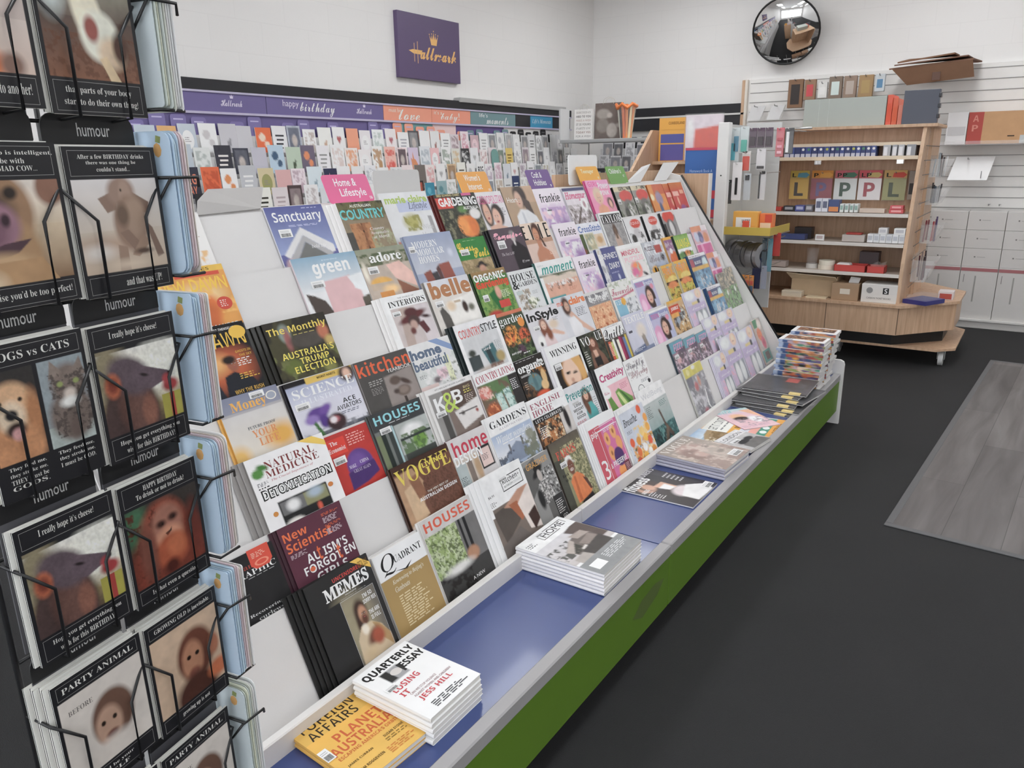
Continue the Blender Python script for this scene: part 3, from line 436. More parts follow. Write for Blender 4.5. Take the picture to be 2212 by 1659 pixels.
'ctryliv': ('country magazine with crimson condensed title above striped vases of flowers', 'd8cfd2', 0, [('f', 'e9e3e8'), ('r', .02, .22, 1, 1, '6d5a48'), ('N', 9, .46, '567a4a', .1, .22, .9, .5), ('e', .14, .36, .14, .11, 'd2766a', .05), ('N', 22, .6, 'edc3b8', 0, .26, .3, .48), ('p', 'b9d2cb', .34, .46, .5, .44, .54, .82, .38, .84), ('p', 'c2d8d2', .54, .42, .7, .4, .76, .8, .58, .82), ('N', 30, .6, '5f8c84', .34, .42, .76, .84), ('e', .2, .7, .16, .14, 'a0502c', .05), ('N', 14, .62, 'e08e56', 0, .56, .4, .9), ('r', .76, .22, 1, .8, '2d2a2a'), ('n', 14, .12), ('t', 'COUNTRY LIVING', 'S', .04, .05, .97, .18, 'a82a45', 0, -.015), ('L', .78, .3, .97, .5, 6, 'ece8e4')]),
'organic': ('black gardening magazine with fat white lettering and a blue grey pumpkin', '1a1a1a', 0, [('f', '26201d'), ('e', .46, .5, .24, .17, '5e8286', .03), ('e', .46, .5, .06, .16, '486a70', .05), ('e', .46, .38, .03, .04, '7a6a44', .02), ('e', .82, .45, .09, .15, 'd9b276', .03), ('e', .76, .62, .13, .1, 'dcb67e', .03), ('e', .6, .78, .24, .08, 'd9572c', .04), ('N', 10, .58, '6a4a2c', 0, .5, .4, 1), ('N', 12, .62, 'b5722f', .5, .2, 1, .4), ('n', 10, .12), ('t', 'organic', 'S', .02, .09, .97, .3, 'f2f0ee', 0, .02), ('R', .74, .12, .94, .2, 'd9d7d2'), ('t', 'GARDENER', 'b', .05, .3, .4, .34, 'ddd'), ('L', .08, .44, .2, .6, 4, 'c9b09a'), ('L', .04, .03, .9, .05, 1, 'ccc')]),
'winning': ('white magazine with black stylised capitals above a cropped blonde woman', 'dedce0', 0, [('f', 'eceaed'), ('r', .08, .36, .95, 1, '1e1714'), ('e', .6, .66, .36, .42, 'b9813f', .06), ('e', .52, .66, .24, .32, 'e3bfa6', .05), ('p', 'd8a55c', .62, .36, .9, .36, .95, .8, .8, .95, .74, .6), ('e', .42, .62, .07, .025, '3a2a20', .02), ('e', .62, .66, .07, .025, '3a2a20', .02), ('e', .48, .78, .05, .04, 'c28f76', .03), ('e', .48, .88, .11, .045, '5a1a20', .02), ('r', 0, .2, 1, .36, 'eceaed'), ('r', 0, .3, .07, 1, 'eceaed'), ('r', .95, .3, 1, 1, 'eceaed'), ('n', 6, .06), ('t', 'WINNING', 'S', .1, .1, .92, .24, '141414', 0, -.01), ('R', .1, .38, .3, .5, 'dcdad8'), ('L', .11, .43, .29, .49, 1, '333'), ('E', .4, .62, .03, .02, '2a1c18')]),
'vogue': ('black fashion magazine with white serif capitals behind a woman in a brown robe', '202020', 0, [('f', '24251f'), ('N', 14, .5, '454a38', 0, 0, 1, .7), ('e', .5, .24, .1, .09, 'cf9e85', .03), ('e', .5, .32, .19, .2, '6d3d2a', .06), ('e', .5, .24, .09, .085, 'd2a28a', .03), ('p', '7d5644', .2, .9, .3, .44, .44, .36, .62, .36, .82, .56, .96, .9), ('p', 'd3a78f', .4, .4, .56, .4, .6, .6, .44, .6), ('p', '1d1a1b', .36, .56, .64, .54, .66, .76, .38, .76), ('e', .5, .84, .14, .08, 'c99b82', .04), ('n', 10, .1), ('t', 'VO', 'S', .04, .06, .42, .26, 'efefef', 0, -.02), ('t', 'UE', 'S', .68, .03, 1.0, .22, 'efefef', 0, -.02), ('L', .04, .36, .22, .7, 7, 'dcdcd6'), ('F', .5, .24, .08, .08)]),
'quilts': ('quilting magazine with black script title above bright bolts of cloth', '9a6a4a', 0, [('f', 'e6e3e4'), ('r', 0, .32, 1, 1, '4a4038')] + [('r', .02 + i * .098, .33 + (i % 3) * .02, .1 + i * .098, 1, c) for i, c in enumerate(('3a3430', 'd4562c', 'b9bd5c', 'e8e4dc', '3b3a3c', 'e2dccb', 'a82a58', '7a2048', '5a7aa8', 'c9b03a'))] + [('n', 10, .1), ('L', .1, .4, .3, .7, 9, 'f0dccb'), ('t', 'Quilts', 'k', .0, .06, .98, .3, '1c1a1c'), ('L', .2, .02, .8, .04, 1, '666')]),
'textile': ('pale lilac textile magazine with white capitals and a dried seed head in a vase', 'c9c7d6', 0, [('f', 'c5c6d6'), ('e', .64, .44, .2, .17, 'd9cfc6', .12), ('p', '8f857f', .56, .56, .72, .56, .76, .84, .6, .88), ('e', .66, .6, .05, .08, '9c8f84', .03), ('r', 0, .84, 1, 1, '7f89a6'), ('p', '5e6a8c', .06, .8, .6, .74, .62, .86, .06, .9), ('n', 7, .06), ('t', 'TEXTILE', 'b', .06, .06, .96, .2, 'e8e7ee', 0, -.01), ('R', .08, .36, .24, .41, '4a4a58'), ('L', .1, .8, .55, .86, 2, 'd8dcea')]),
'teen': ('teen magazine with a dark haired smiling girl and pink swirls on violet', 'dcdae4', 0, [('f', '8f93bd'), ('g', 'eeedf2', 'eeedf2', 0, .07), ('r', 0, .24, 1, 1, 'b6b3d0'), ('e', .2, .72, .24, .3, 'd99ac0', .05), ('e', .16, .76, .12, .18, 'e9bcd4', .04), ('e', .62, .58, .24, .34, '3b2724', .05), ('e', .58, .56, .14, .19, 'd7aa94', .03), ('e', .52, .53, .03, .015, '33221e', .02), ('e', .65, .53, .03, .015, '33221e', .02), ('e', .58, .66, .05, .02, 'b8605e', .02), ('e', .84, .3, .09, .08, 'd98aa2', .02), ('r', .76, .7, 1, 1, 'aeb2cf'), ('n', 7, .06), ('t', 'TEEN', 'b', .06, .11, .45, .23, 'cf5f9a', 0, -.01), ('t', 'Breathe', 's', .46, .11, .95, .23, 'dfe4f4')]),
'orangemag': ('orange and yellow puzzle comic with a red title box and a stone statue', 'e2d8c8', 0, [('f', 'caa67a'), ('g', 'dfa832', 'dfa832', 0, .08), ('e', .62, .42, .28, .16, '8f959c', .06), ('e', .3, .6, .2, .14, '9ba6b4', .06), ('e', .6, .78, .34, .18, 'c29a62', .06), ('N', 9, .58, '4c3828', 0, .2, 1, 1), ('N', 12, .64, 'ece0d0', .4, .2, 1, 1), ('r', .04, .14, .66, .34, 'c8431f'), ('r', .06, .36, .5, .44, 'dfa24a'), ('n', 10, .12), ('t', 'JUMBLE', 'B', .1, .18, .6, .29, 'f4efe8')]),
'bluekid': ('blue building brick magazine with a yellow band in glossy film', '1f4a78', 2, [('f', '5a92b8'), ('g', 'dfdee4', 'dfdee4', 0, .11), ('r', 0, .11, 1, .33, '3c4a78'), ('r', .02, .12, .22, .3, 'a8304a'), ('p', 'c9dfe4', .66, .3, .74, .14, .94, .12, 1, .32), ('r', 0, .33, 1, .4, 'd8a93a'), ('e', .34, .62, .2, .2, '7fb0cc', .08), ('e', .7, .7, .18, .2, '6ca2c4', .08), ('N', 9, .6, 'd8ccc4', .2, .56, .9, 1), ('N', 11, .62, '38506e', 0, .42, 1, 1), ('n', 9, .12), ('t', 'BLOCKS', 'b', .26, .18, .62, .26, 'e8ecf4'), ('L', .06, .04, .8, .08, 1, '8a7890')]),
'money': ('finance magazine with yellow title on slate blue above a soft gold horizon', 'd09a3a', 0, [('f', 'cfcac4'), ('g', '7d8298', '8b8ea0', 0, .24), ('g', 'c6c3c2', 'd8cfc0', .24, .9), ('e', .8, .66, .26, .16, 'd9a23c', .16), ('e', .06, .8, .16, .14, 'd8ac56', .14), ('r', 0, .22, 1, .235, 'a7a3a6'), ('n', 6, .05), ('t', 'Money', 'S', .18, .08, .76, .24, 'e6a83e', 0, .005), ('E', .86, .12, .09, .06, 'd9d5cc'), ('E', .86, .12, .07, .046, '9aa0b0'), ('R', .52, .015, .76, .1, 'ecebe9'), ('t', 'FUTURE PROOF', 'S', .32, .44, .78, .48, '3a3f4c', 0, -.012), ('t', 'YOUR', 'S', .36, .5, .76, .6, 'd88a52'), ('t', 'LIFE', 'S', .42, .62, .76, .72, 'd88a52')]),
'sciill': ('science magazine with pale capitals on blue grey above a purple iris flower', '232028', 0, [('f', 'bcbfd2'), ('g', '8f98b8', 'c4c6d6', 0, .34), ('g', 'c9c9d8', 'd0cfd8', .34, .9), ('r', 0, .85, 1, 1, '5a5c66'), ('N', 12, .55, '7b7d86', 0, .8, 1, 1), ('e', .3, .56, .15, .1, '5c3a8c', .04), ('e', .2, .62, .1, .07, '8a70b4', .04), ('e', .42, .52, .1, .06, '6d4a9c', .04, -30), ('e', .36, .7, .07, .1, '4e3080', .04), ('p', '3d6a36', .2, .68, .24, .66, .34, 1, .28, 1), ('e', .52, .76, .14, .13, '3a2428', .04), ('e', .5, .72, .07, .05, 'b06068', .03), ('e', .48, .72, .05, .05, 'ded6da', .03), ('p', 'b02a30', .44, .9, .62, .9, .6, 1, .44, 1), ('r', .0, 0, .35, .08, '191519'), ('r', .3, .0, 1, .09, 'd6b34a'), ('e', .9, .1, .12, .13, '3a2a2c', .05), ('e', .9, .1, .06, .08, 'd9b09a', .04), ('n', 9, .06), ('t', 'SCIENCE', 'S', .06, .13, .97, .27, 'e9eef6', 0, -.012), ('t', 'ILLUSTRATED', 'S', .14, .3, .9, .38, 'd6d9ea', 0, -.022), ('t', 'ACE', 'b', .7, .46, .9, .53, '16181c', 0, -.01), ('t', 'AVIATORS', 'b', .58, .55, .96, .62, '16181c', 0, -.015), ('t', 'WORST HABITS', 'b', .46, .025, .74, .06, '2a2008'), ('L', .62, .65, .95, .7, 2, '6a6e80'), ('R', .04, .34, .24, .44, 'e8e6ea')]),
'kitchyb': ('charcoal cookery magazine with big orange title and brown bowls on pale stone', '9a9594', 0, [('f', '4c4947'), ('p', '8f8480', .42, .36, .98, .3, 1, .95, .38, .98), ('e', .6, .46, .1, .075, '5c4c44', .03), ('e', .78, .52, .11, .04, '4a3a34', .03, 35), ('e', .7, .66, .13, .09, '6a5a52', .03), ('e', .7, .65, .09, .06, '83736a', .03), ('e', .56, .64, .05, .04, '4a3c38', .03), ('r', .66, .76, .7, .95, '3d322e'), ('n', 7, .1), ('t', 'kitchen', 'b', .02, .03, 1.0, .26, 'dd5a2a', 0, -.005), ('t', 'YEARBOOK', 's', .52, .25, .98, .31, 'e4e2e0'), ('L', .14, .36, .42, .46, 3, 'aaa5a2'), ('L', .14, .48, .36, .6, 5, '8d8886')]),
'hbeaut': ('pale home magazine with slate blue lower case title and a bowl of pink flowers', 'cfd2d8', 0, [('f', 'd6d6d6'), ('N', 7, .55, 'c2c6c4', 0, .3, 1, 1), ('e', .6, .62, .13, .08, 'b89aa4', .05), ('e', .42, .7, .09, .06, '6a6064', .05), ('N', 22, .58, 'e0c3cc', .46, .52, .74, .72), ('r', .72, .34, .84, .8, 'd5d8b4'), ('e', .2, .78, .06, .04, '4a4a46', .03), ('N', 16, .66, '767c70', .6, .4, 1, .9), ('r', 0, .76, .4, 1, 'd2bcb8'), ('n', 9, .06), ('t', 'home', 's', .02, .08, .74, .27, '5c6c84', 0, .045), ('t', 'beautiful', 's', .02, .28, .8, .47, '5c6c84', 0, .03), ('P', '7f97c0', .5, 0, .72, 0, 1, .17, 1, .29), ('L', .06, .55, .24, .62, 4, '6a6c72')]),
'ctrysty': ('white country magazine with red condensed letters above a teal fireplace', '1f2a2c', 0, [('f', 'dddcde'), ('r', .06, .12, .94, 1, 'c8c9cb'), ('p', '3f6a70', .42, .5, .72, .44, .78, .8, .52, .86), ('p', '2d3c40', .5, .52, .6, .5, .64, .8, .54, .82), ('r', .1, .58, .34, .8, '3a4446'), ('e', .2, .52, .08, .06, '3a4038', .04), ('e', .5, .86, .3, .07, 'b8aca4', .05), ('e', .8, .7, .1, .1, 'a8925c', .05), ('N', 12, .6, '7b5a4c', .1, .8, .8, 1), ('r', 0, .12, .06, 1, 'e2e1e3'), ('r', .94, .12, 1, 1, 'e2e1e3'), ('n', 10, .1), ('t', 'COUNTRY', 's', .06, .1, .56, .25, 'd05a58', 0, .01), ('t', 'STYLE', 's', .57, .09, .94, .23, '222426', 0, .01), ('L', .76, .42, .92, .6, 8, '8a9296'), ('t', 'seek', 'k', .46, .47, .64, .54, 'e6eaea')]),
'abcgard': ('dark gardening magazine with white title above orange marigolds and vegetables', '23301e', 0, [('f', '3c4a34'), ('r', 0, 0, 1, .06, 'd0714f'), ('e', .34, .4, .22, .14, 'de8a30', .06), ('e', .22, .5, .2, .12, 'd9662a', .06), ('e', .78, .5, .2, .14, 'dc5f2e', .06), ('N', 13, .58, 'e8a03c', .05, .28, .55, .62), ('N', 14, .58, '5f7a44', .3, .56, 1, .9), ('e', .5, .74, .16, .1, '5a3a50', .06), ('N', 16, .6, '1c2418', 0, .2, 1, 1), ('n', 14, .12), ('t', 'garden', 'S', .02, .07, .96, .27, 'f2f0ec', 0, -.018), ('E', .82, .25, .13, .09, 'e08a2e'), ('t', 'aunt your', 'b', .06, .74, .45, .79, 'f0eee8'), ('L', .5, .8, .9, .84, 1, 'ddd')]),
'instyle': ('pale grey fashion magazine with black modern title and a seated red haired woman', 'd9d7dc', 0, [('f', 'd3d1d6'), ('e', .7, .42, .14, .1, 'd4bfa8', .08), ('e', .4, .45, .13, .24, '7d4530', .05), ('e', .4, .38, .075, .1, 'ddb6a0', .03), ('p', 'd9c4c4', .3, .66, .42, .56, .58, .62, .66, .9, .3, .9), ('p', 'd8ae98', .5, .56, .66, .52, .96, .68, .9, .72, .62, .62), ('e', .5, .6, .08, .14, '84492f', .05), ('e', .2, .7, .1, .12, 'e6e2e0', .04), ('e', .18, .76, .04, .05, '1d1a1a', .02), ('n', 6, .05), ('t', 'InStyle', 's', .02, .05, .97, .3, '1a1a1c', 0, .035), ('R', .1, .36, .28, .45, 'ecebea'), ('L', .74, .28, .92, .36, 3, '777'), ('F', .4, .39, .065, .09)]),
'mcorange': ('white fashion magazine with orange lower case title and a woman looking over her shoulder', 'd9d8dc', 0, [('f', 'cfd0d6'), ('e', .3, .22, .13, .2, '4d3128', .05), ('e', .32, .22, .075, .1, 'c99f88', .03), ('p', 'd3a994', .3, .4, .42, .34, .62, .58, .95, .86, .86, .9, .5, .66), ('p', 'dedde0', .24, .48, .44, .44, .6, .66, .6, 1, .26, 1), ('n', 6, .06), ('t', 'claire', 's', .42, .05, .98, .22, 'e07a3c', 0, .045), ('t', 'ma', 'b', .04, .1, .22, .18, 'd96a4a'), ('L', .56, .3, .9, .5, 6, '6a6c74'), ('F', .32, .23, .065, .09)]),
'quilter': ('craft magazine with white lettering and an orange flower patterned quilt', '6d6a68', 0, [('f', 'd79a72'), ('g', '6e6c72', '8d8a8c', 0, .28), ('N', 18, .55, 'e8e6e2', .1, 0, 1, .24)] + [('e', .2 + .3 * (i % 3), .45 + .2 * (i // 3), .06, .05, 'b5562c', .03) for i in range(9)] + [('N', 24, .56, 'edbf94', 0, .3, 1, 1), ('n', 12, .1), ('t', 'Quilter', 'b', .1, .06, .9, .22, 'eceaec', 0, -.012)]),
'favour': ('puzzle magazine with pink ribbon script above a blue grid page', 'd6d6cf', 0, [('f', 'dcdcd8'), ('N', 15, .6, 'a9b29a', 0, 0, 1, .16), ('p', 'c0406a', 0, .36, .3, .38, 1, .3, 1, .34, .3, .42, 0, .4), ('r', .06, .44, .46, .9, '7fb4cc'), ('e', .4, .5, .1, .09, 'e2a832', .02), ('r', .52, .46, .95, .9, 'd3d5d8'), ('N', 14, .62, '767a80', .5, .46, 1, .9), ('n', 8, .06), ('t', 'Favourites', 'k', .02, .16, .98, .33, 'b03a5e'), ('t', '127', 'b', .1, .46, .32, .55, 'f4f8fa')]),
'yellowkid': ('yellow children’s magazine with a striped cap and grinning orange face', 'c9be9c', 0, [('f', 'c9a23e'), ('g', 'dca83a', 'dca83a', 0, .07), ('N', 8, .5, 'd88a3a', 0, .08, 1, .34), ('N', 9, .6, '9aa0a4', 0, .06, 1, .26), ('e', .6, .42, .42, .12, 'dcc46a', .03), ('r', 0, .46, 1, .5, '3a2418'), ('e', .5, .54, .4, .1, 'd8824a', .04), ('N', 7, .52, 'b9b84a', 0, .6, 1, 1), ('N', 10, .64, '3a3a24', 0, .6, 1, 1), ('n', 9, .12), ('t', 'TOONS', 'b', .1, .1, .8, .26, 'e6923c')]),
'dawnd': ('black magazine with yellow capital title and two suited men before a red glow', '141416', 0, [('f', '18181c'), ('e', .5, .52, .42, .26, 'b5552c', .2), ('e', .36, .46, .2, .12, 'd9a05c', .14), ('e', .2, .5, .13, .11, 'dcb6a4', .03), ('e', .62, .48, .09, .1, '9a5a42', .03), ('e', .58, .43, .1, .05, '231612', .03), ('p', '1d2230', 0, 1, 0, .72, .16, .6, .3, .62, .4, 1), ('p', '1b1e28', .36, 1, .44, .62, .6, .58, .86, .7, 1, 1), ('r', .0, 0, 1, .26, '141417'), ('n', 8, .1), ('t', 'PEOPLE WHO THINK FOR THEMSELVES', 'b', .05, .04, .86, .07, 'e8e6e2', 0, -.01), ('t', 'DAWN', 'b', .3, .1, .95, .28, 'e0b32c', 0, -.02), ('t', 'NEW', 'b', .02, .12, .26, .28, 'e0b32c', 0, -.02), ('E', .86, .12, .13, .08, 'e2b32e'), ('t', 'GHOSTS IN', 'b', .72, .34, .96, .37, 'd6a92e', 0, -.012), ('t', 'THE SKY', 'b', .76, .39, .96, .42, 'd6a92e', 0, -.012), ('L', .7, .44, .97, .54, 4, 'e6e4e0'), ('L', .66, .62, .97, .7, 3, 'd6a92e'), ('t', 'WHY THE RUSH', 'b', .5, .8, .96, .85, 'd8ac40', 0, -.012), ('F', .63, .49, .06, .08)]),
'monthly': ('dark moody magazine with yellow title and large yellow election headline', '17150f', 0, [('f', '2e2a22'), ('N', 5, .5, '46432a', 0, 0, 1, 1), ('e', .28, .2, .09, .14, '7f8c84', .04), ('e', .3, .3, .05, .16, '9a5a58', .04), ('e', .6, .35, .28, .12, '4c4640', .05), ('e', .88, .28, .09, .12, 'b56a4c', .05), ('e', .94, .44, .08, .08, 'bda25c', .06), ('e', .24, .7, .14, .12, '5f6a2c', .06), ('N', 9, .62, '6a6f3c', 0, .5, 1, 1), ('e', .8, .84, .1, .07, '7c7c40', .05), ('n', 9, .15), ('t', 'The Monthly', 'b', .03, .09, .97, .23, 'e5cb4a', 0, -.008), ('L', .4, .24, .9, .26, 1, 'c9b65a'), ('t', 'AUSTRALIA’S', 'b', .12, .48, .96, .58, 'e4d24e', 0, -.01), ('t', 'TRUMP', 'b', .36, .6, .84, .69, 'e4d24e', 0, -.01), ('t', 'ELECTION', 'b', .24, .71, .9, .81, 'e4d24e', 0, -.01)]),
'interiors': ('white interiors magazine with fine black capitals and a dark red brimmed hat', 'e0dedd', 0, [('f', 'eae8ea'), ('r', .12, .24, .98, 1, 'c2b6b4'), ('p', 'b09c92', .3, .24, .5, .24, .46, .6, .4, 1, .2, 1), ('p', 'ccc3c6', .66, .24, .98, .24, .98, 1, .7, 1), ('e', .55, .42, .33, .07, '5f2a2c', .03, -12), ('e', .54, .34, .15, .08, '54282a', .03), ('e', .84, .46, .1, .03, '3a1f22', .03, 10), ('e', .55, .5, .14, .1, '4a3432', .04), ('e', .52, .56, .08, .08, 'b59488', .04), ('p', '5a2c30', .62, .55, .76, .52, .84, .72, .72, .76), ('e', .46, .66, .06, .06, '6a3834', .04), ('r', 0, 0, .11, 1, 'eae8ea'), ('n', 9, .08), ('t', 'THE WORLD OF', 's', .36, .05, .74, .075, '7a7878'), ('t', 'INTERIORS', 'S', .12, .1, .96, .2, '1a1a1a', 0, -.018), ('R', .14, .28, .32, .36, 'dcdad8')]),
'belle': ('pale interiors magazine with a fat tan lower case title and arched doorways', '8f8a86', 0, [('f', 'd3cdc6'), ('r', .02, .0, 1, .12, 'cbccd4'), ('p', '54504c', .12, .5, .2, .44, .3, .6, .34, 1, .14, 1), ('p', 'e2dfda', .3, .4, 1, .3, 1, 1, .34, 1), ('e', .7, .52, .06, .1, '3a2a22', .03), ('e', .84, .55, .07, .06, '6a6a5c', .05), ('r', .5, .4, .64, .42, 'b9a58c'), ('e', .4, .46, .1, .08, 'd8c0a2', .06), ('n', 9, .08), ('t', 'belle', 'b', .06, .02, .98, .3, 'b0764a', 0, .03), ('R', .08, .34, .26, .44, 'e8e6e4')]),
'orggard': ('green gardening magazine with white and red fat lettering and a red bucket', '2d4424', 0, [('f', '4a7a36'), ('g', 'a07c4a', '7a6a40', 0, .1), ('N', 14, .5, '7da04c', 0, .3, 1, 1), ('p', '1f6a32', .3, .42, .5, .36, .7, .6, .5, .8), ('e', .58, .42, .08, .12, 'd8a08c', .04), ('r', .52, .58, .82, .7, 'c93a30'), ('e', .3, .8, .2, .08, 'c0392e', .05), ('n', 10, .12), ('t', 'ORGANIC', 'b', .03, .05, .95, .18, 'f2f0ec', 0, .015), ('t', 'Gardening', 'b', .03, .17, .98, .34, 'd8431f', 0, .04), ('R', .1, .42, .26, .54, 'e8e6e2'), ('L', .66, .4, .95, .54, 6, 'dfe6c8')]),
'hgarden': ('pale grey house magazine with black serif capitals and dried flowers', 'cfd3d2', 0, [('f', 'd3d5d6'), ('N', 16, .52, 'a3917c', .1, .42, .56, 1), ('N', 20, .6, '6e6452', .1, .46, .5, 1), ('e', .56, .72, .14, .1, 'e6e6d4', .06), ('N', 18, .56, '5d6a3a', .4, .66, .8, .9), ('n', 6, .06), ('t', 'HOUSE', 'S', .04, .07, .92, .24, '1e2022', 0, -.008), ('t', '&', 'i', .02, .22, .24, .4, '1e2022', 0, .02), ('t', 'GARDEN', 'S', .24, .26, .95, .36, '1e2022', 0, -.015), ('L', .64, .5, .84, .58, 3, '9a9ea0'), ('R', .07, .44, .3, .52, 'b9c4c2')]),
'moment': ('white magazine with teal italic title and a row of glasses along a peach counter', '3d6a66', 0, [('f', 'e3e4e6'), ('r', .1, .3, 1, .95, 'd9a48c'), ('r', .1, .3, 1, .46, 'd6c4b4'), ('p', '4c5a3c', 0, .33, .3, .3, .5, .36, .8, .32, 1, .36, 1, .3, 0, .28), ('N', 26, .5, 'e8e4e2', .15, .46, .95, .58), ('N', 22, .62, '8a5a44', .15, .5, .95, .64), ('r', .1, .78, .5, 1, '3d9ca0'), ('n', 9, .08), ('t', 'moment', 'B', .1, .1, .96, .28, '2c9a90', .02), ('t', 'take', 'i', .04, .06, .2, .1, 'b6bcbc'), ('L', .66, .66, .9, .74, 4, 'c27a60')]),
'frankie': ('pale pink lilac magazine with a short black lower case title and soft marbling', 'd3cbd8', 0, [('f', 'e2d6e2'), ('e', .55, .62, .4, .22, 'c8aed0', .3), ('N', 5, .52, 'b594c2', .1, .42, 1, 1), ('N', 4, .58, 'e9c2d0', 0, .5, 1, 1), ('N', 6, .62, 'f0e4ee', 0, .3, 1, 1), ('e', .8, .8, .2, .14, '9a78ae', .2), ('g', 'e6dbe6', 'e3d7e3', 0, .34), ('n', 4, .03), ('t', 'frankie', 'b', .18, .12, .9, .31, '1f1c20', 0, -.006), ('R', .3, .47, .46, .5, '6a6a72')]),
'daphne': ('blue violet journal magazine with white hand lettering and pale side flowers', '4a4f80', 0, [('f', '565a8c'), ('r', 0, 0, .22, 1, 'd3d3d6'), ('N', 12, .55, '9a9aa4', 0, .4, .3, 1), ('N', 10, .6, 'c3b29a', 0, 0, .3, .2), ('e', .72, .74, .05, .07, 'c3c8dc', .04), ('n', 8, .08), ('t', 'DAPHNE’S', 's', .02, .14, .96, .28, 'e9eaf2', 0, .01), ('t', 'DIARY', 's', .4, .38, .96, .52, 'e9eaf2', 0, .01), ('L', .4, .6, .85, .64, 2, 'b9bedc')]),
'mindful': ('white puzzle magazine with thin pink capitals and a pink and orange head profile', 'e6e4e6', 0, [('f', 'e8e6e9'), ('r', .08, .1, .94, 1, 'dcd8d6'), ('e', .5, .68, .22, .22, 'e68a8a', .05), ('e', .54, .62, .14, .13, 'e98a4c', .06), ('e', .42, .74, .14, .12, 'd76a9a', .06), ('e', .8, .84, .1, .04, '2a2a30', .03, 30), ('N', 12, .62, 'a8bcae', .2, .46, 1, .9), ('n', 6, .05), ('t', 'MINDFUL', 's', .12, .15, .84, .28, 'cf6a7c', 0, .02), ('t', 'PUZZLES', 's', .16, .33, .92, .46, 'f2b9c4', 0, .02)]),
'puzzle': ('grey puzzle magazine with curly lettering and a striped bee at the foot', 'c2c4ca', 0, [('f', 'b3b7c0'), ('N', 12, .5, 'd9dade', 0, 0, 1, .4), ('r', .55, .16, .86, .36, 'b0504a'), ('e', .3, .82, .24, .12, 'dba02e', .04), ('r', .2, .76, .26, .95, '2a241c'), ('r', .36, .76, .42, .95, '2a241c'), ('e', .8, .52, .1, .1, '23262c', .04), ('e', .62, .72, .24, .12, 'a0aabf', .08), ('N', 9, .6, '8d929e', 0, .35, 1, .8), ('n', 8, .08), ('t', 'PUZZLE', 's', .04, .14, .56, .26, '6a5c62', 0, .02), ('t', 'Books', 'k', .1, .38, .9, .6, '8a8088')]),
'foxmag': ('slim children’s magazine with a yellow top and an orange foxlike shape', 'c89a5c', 0, [('f', 'b9a4b2'), ('g', 'dca43a', 'dca43a', 0, .08), ('N', 7, .5, '8d5a86', 0, .08, 1, .4), ('e', .5, .7, .42, .26, 'cf6a3a', .06), ('e', .36, .42, .12, .08, 'ecdfe2', .04), ('n', 8, .1)]),
'manga': ('drawing magazine with tall yellow capitals on green and an orange hat', '26382c', 0, [('f', '8cae62'), ('g', '6f9a4a', '8fb45a', 0, .12), ('r', 0, .44, 1, .54, 'dfe6ea'), ('e', .25, .64, .22, .12, '5f8a52', .06), ('e', .6, .6, .22, .09, 'c97a34', .03), ('e', .62, .76, .14, .13, 'dcb58c', .04), ('N', 10, .6, '3c4a30', 0, .54, 1, 1), ('n', 9, .12), ('t', 'MANGA', 'b', .04, .14, .96, .42, 'e6d020', 0, -.02)]),
'pinkkid': ('pink and orange children’s magazine with a bright toy pouch in film', 'c9a0b4', 2, [('f', 'd7a7ae'), ('g', 'dd8a5c', 'dd8a5c', 0, .14), ('r', .66, .0, 1, .14, 'e8d8dc'), ('e', .44, .32, .16, .16, '4f5a86', .05), ('e', .78, .36, .16, .16, 'd98a5c', .05), ('e', .2, .3, .14, .14, 'bfc6dc', .05), ('e', .46, .38, .08, .07, '8a7ab4', .04), ('r', .04, .5, .96, .53, 'e3c6dc'), ('r', .06, .53, .94, 1, 'cf4f92'), ('r', .3, .54, .4, 1, 'e594be'), ('n', 8, .14)]),
'dawno': ('orange magazine with yellow top strip and a glowing mushroom cloud', '8a5a24', 0, [('f', 'd9953f'), ('g', 'e0b43c', 'e0b43c', 0, .07), ('e', .56, .36, .3, .14, 'ecc98e', .14), ('e', .58, .5, .2, .18, 'd8702a', .1), ('e', .58, .62, .14, .2, 'c9642a', .1), ('N', 6, .55, 'e8b25c', 0, .16, 1, .6), ('r', 0, .76, 1, 1, '4a4c50'), ('n', 7, .1), ('t', 'THE TIMES', 's', .2, .02, .8, .055, '2a2214'), ('R', .3, .075, .92, .12, 'cf4a30'), ('t', 'NEW DAWN', 's', .04, .14, .97, .3, 'e8bd30', 0, .02), ('E', .84, .48, .11, .08, 'c8432e'), ('L', .78, .44, .9, .53, 4, 'f0d6ce'), ('t', 'APOCALYPSE', 'b', .3, .72, .92, .78, 'ecebe8', 0, -.012), ('t', 'BY DESIGN?', 'b', .4, .8, .92, .86, 'ecebe8', 0, -.012)]),
'green': ('sky blue architecture magazine with white lower case title and a pink house wall', 'cdbfc4', 0, [('f', '93adc2'), ('g', '83a6be', 'd8dadc', 0, .55), ('r', 0, .55, 1, 1, 'dcdcde'), ('p', 'd6aeb0', .34, .4, .78, .36, .8, .58, .88, .62, .9, 1, .34, 1), ('p', 'dde0e4', .74, .38, 1, .34, 1, .66, .86, .6, .82, .58), ('p', '4c413c', .04, .54, .14, .58, .28, .68, .34, .84, .34, 1, .1, 1), ('p', '5a544a', .86, .74, 1, .7, 1, 1, .86, 1), ('n', 9, .06), ('t', 'BE GOOD WITH US', 's', .44, .065, .68, .085, 'd4e0e8'), ('t', 'green', 'b', .26, .12, .84, .34, 'f4f6f8', 0, .012), ('R', .16, .37, .36, .48, 'e3e3e5'), ('L', .17, .43, .35, .47, 1, '333')]),
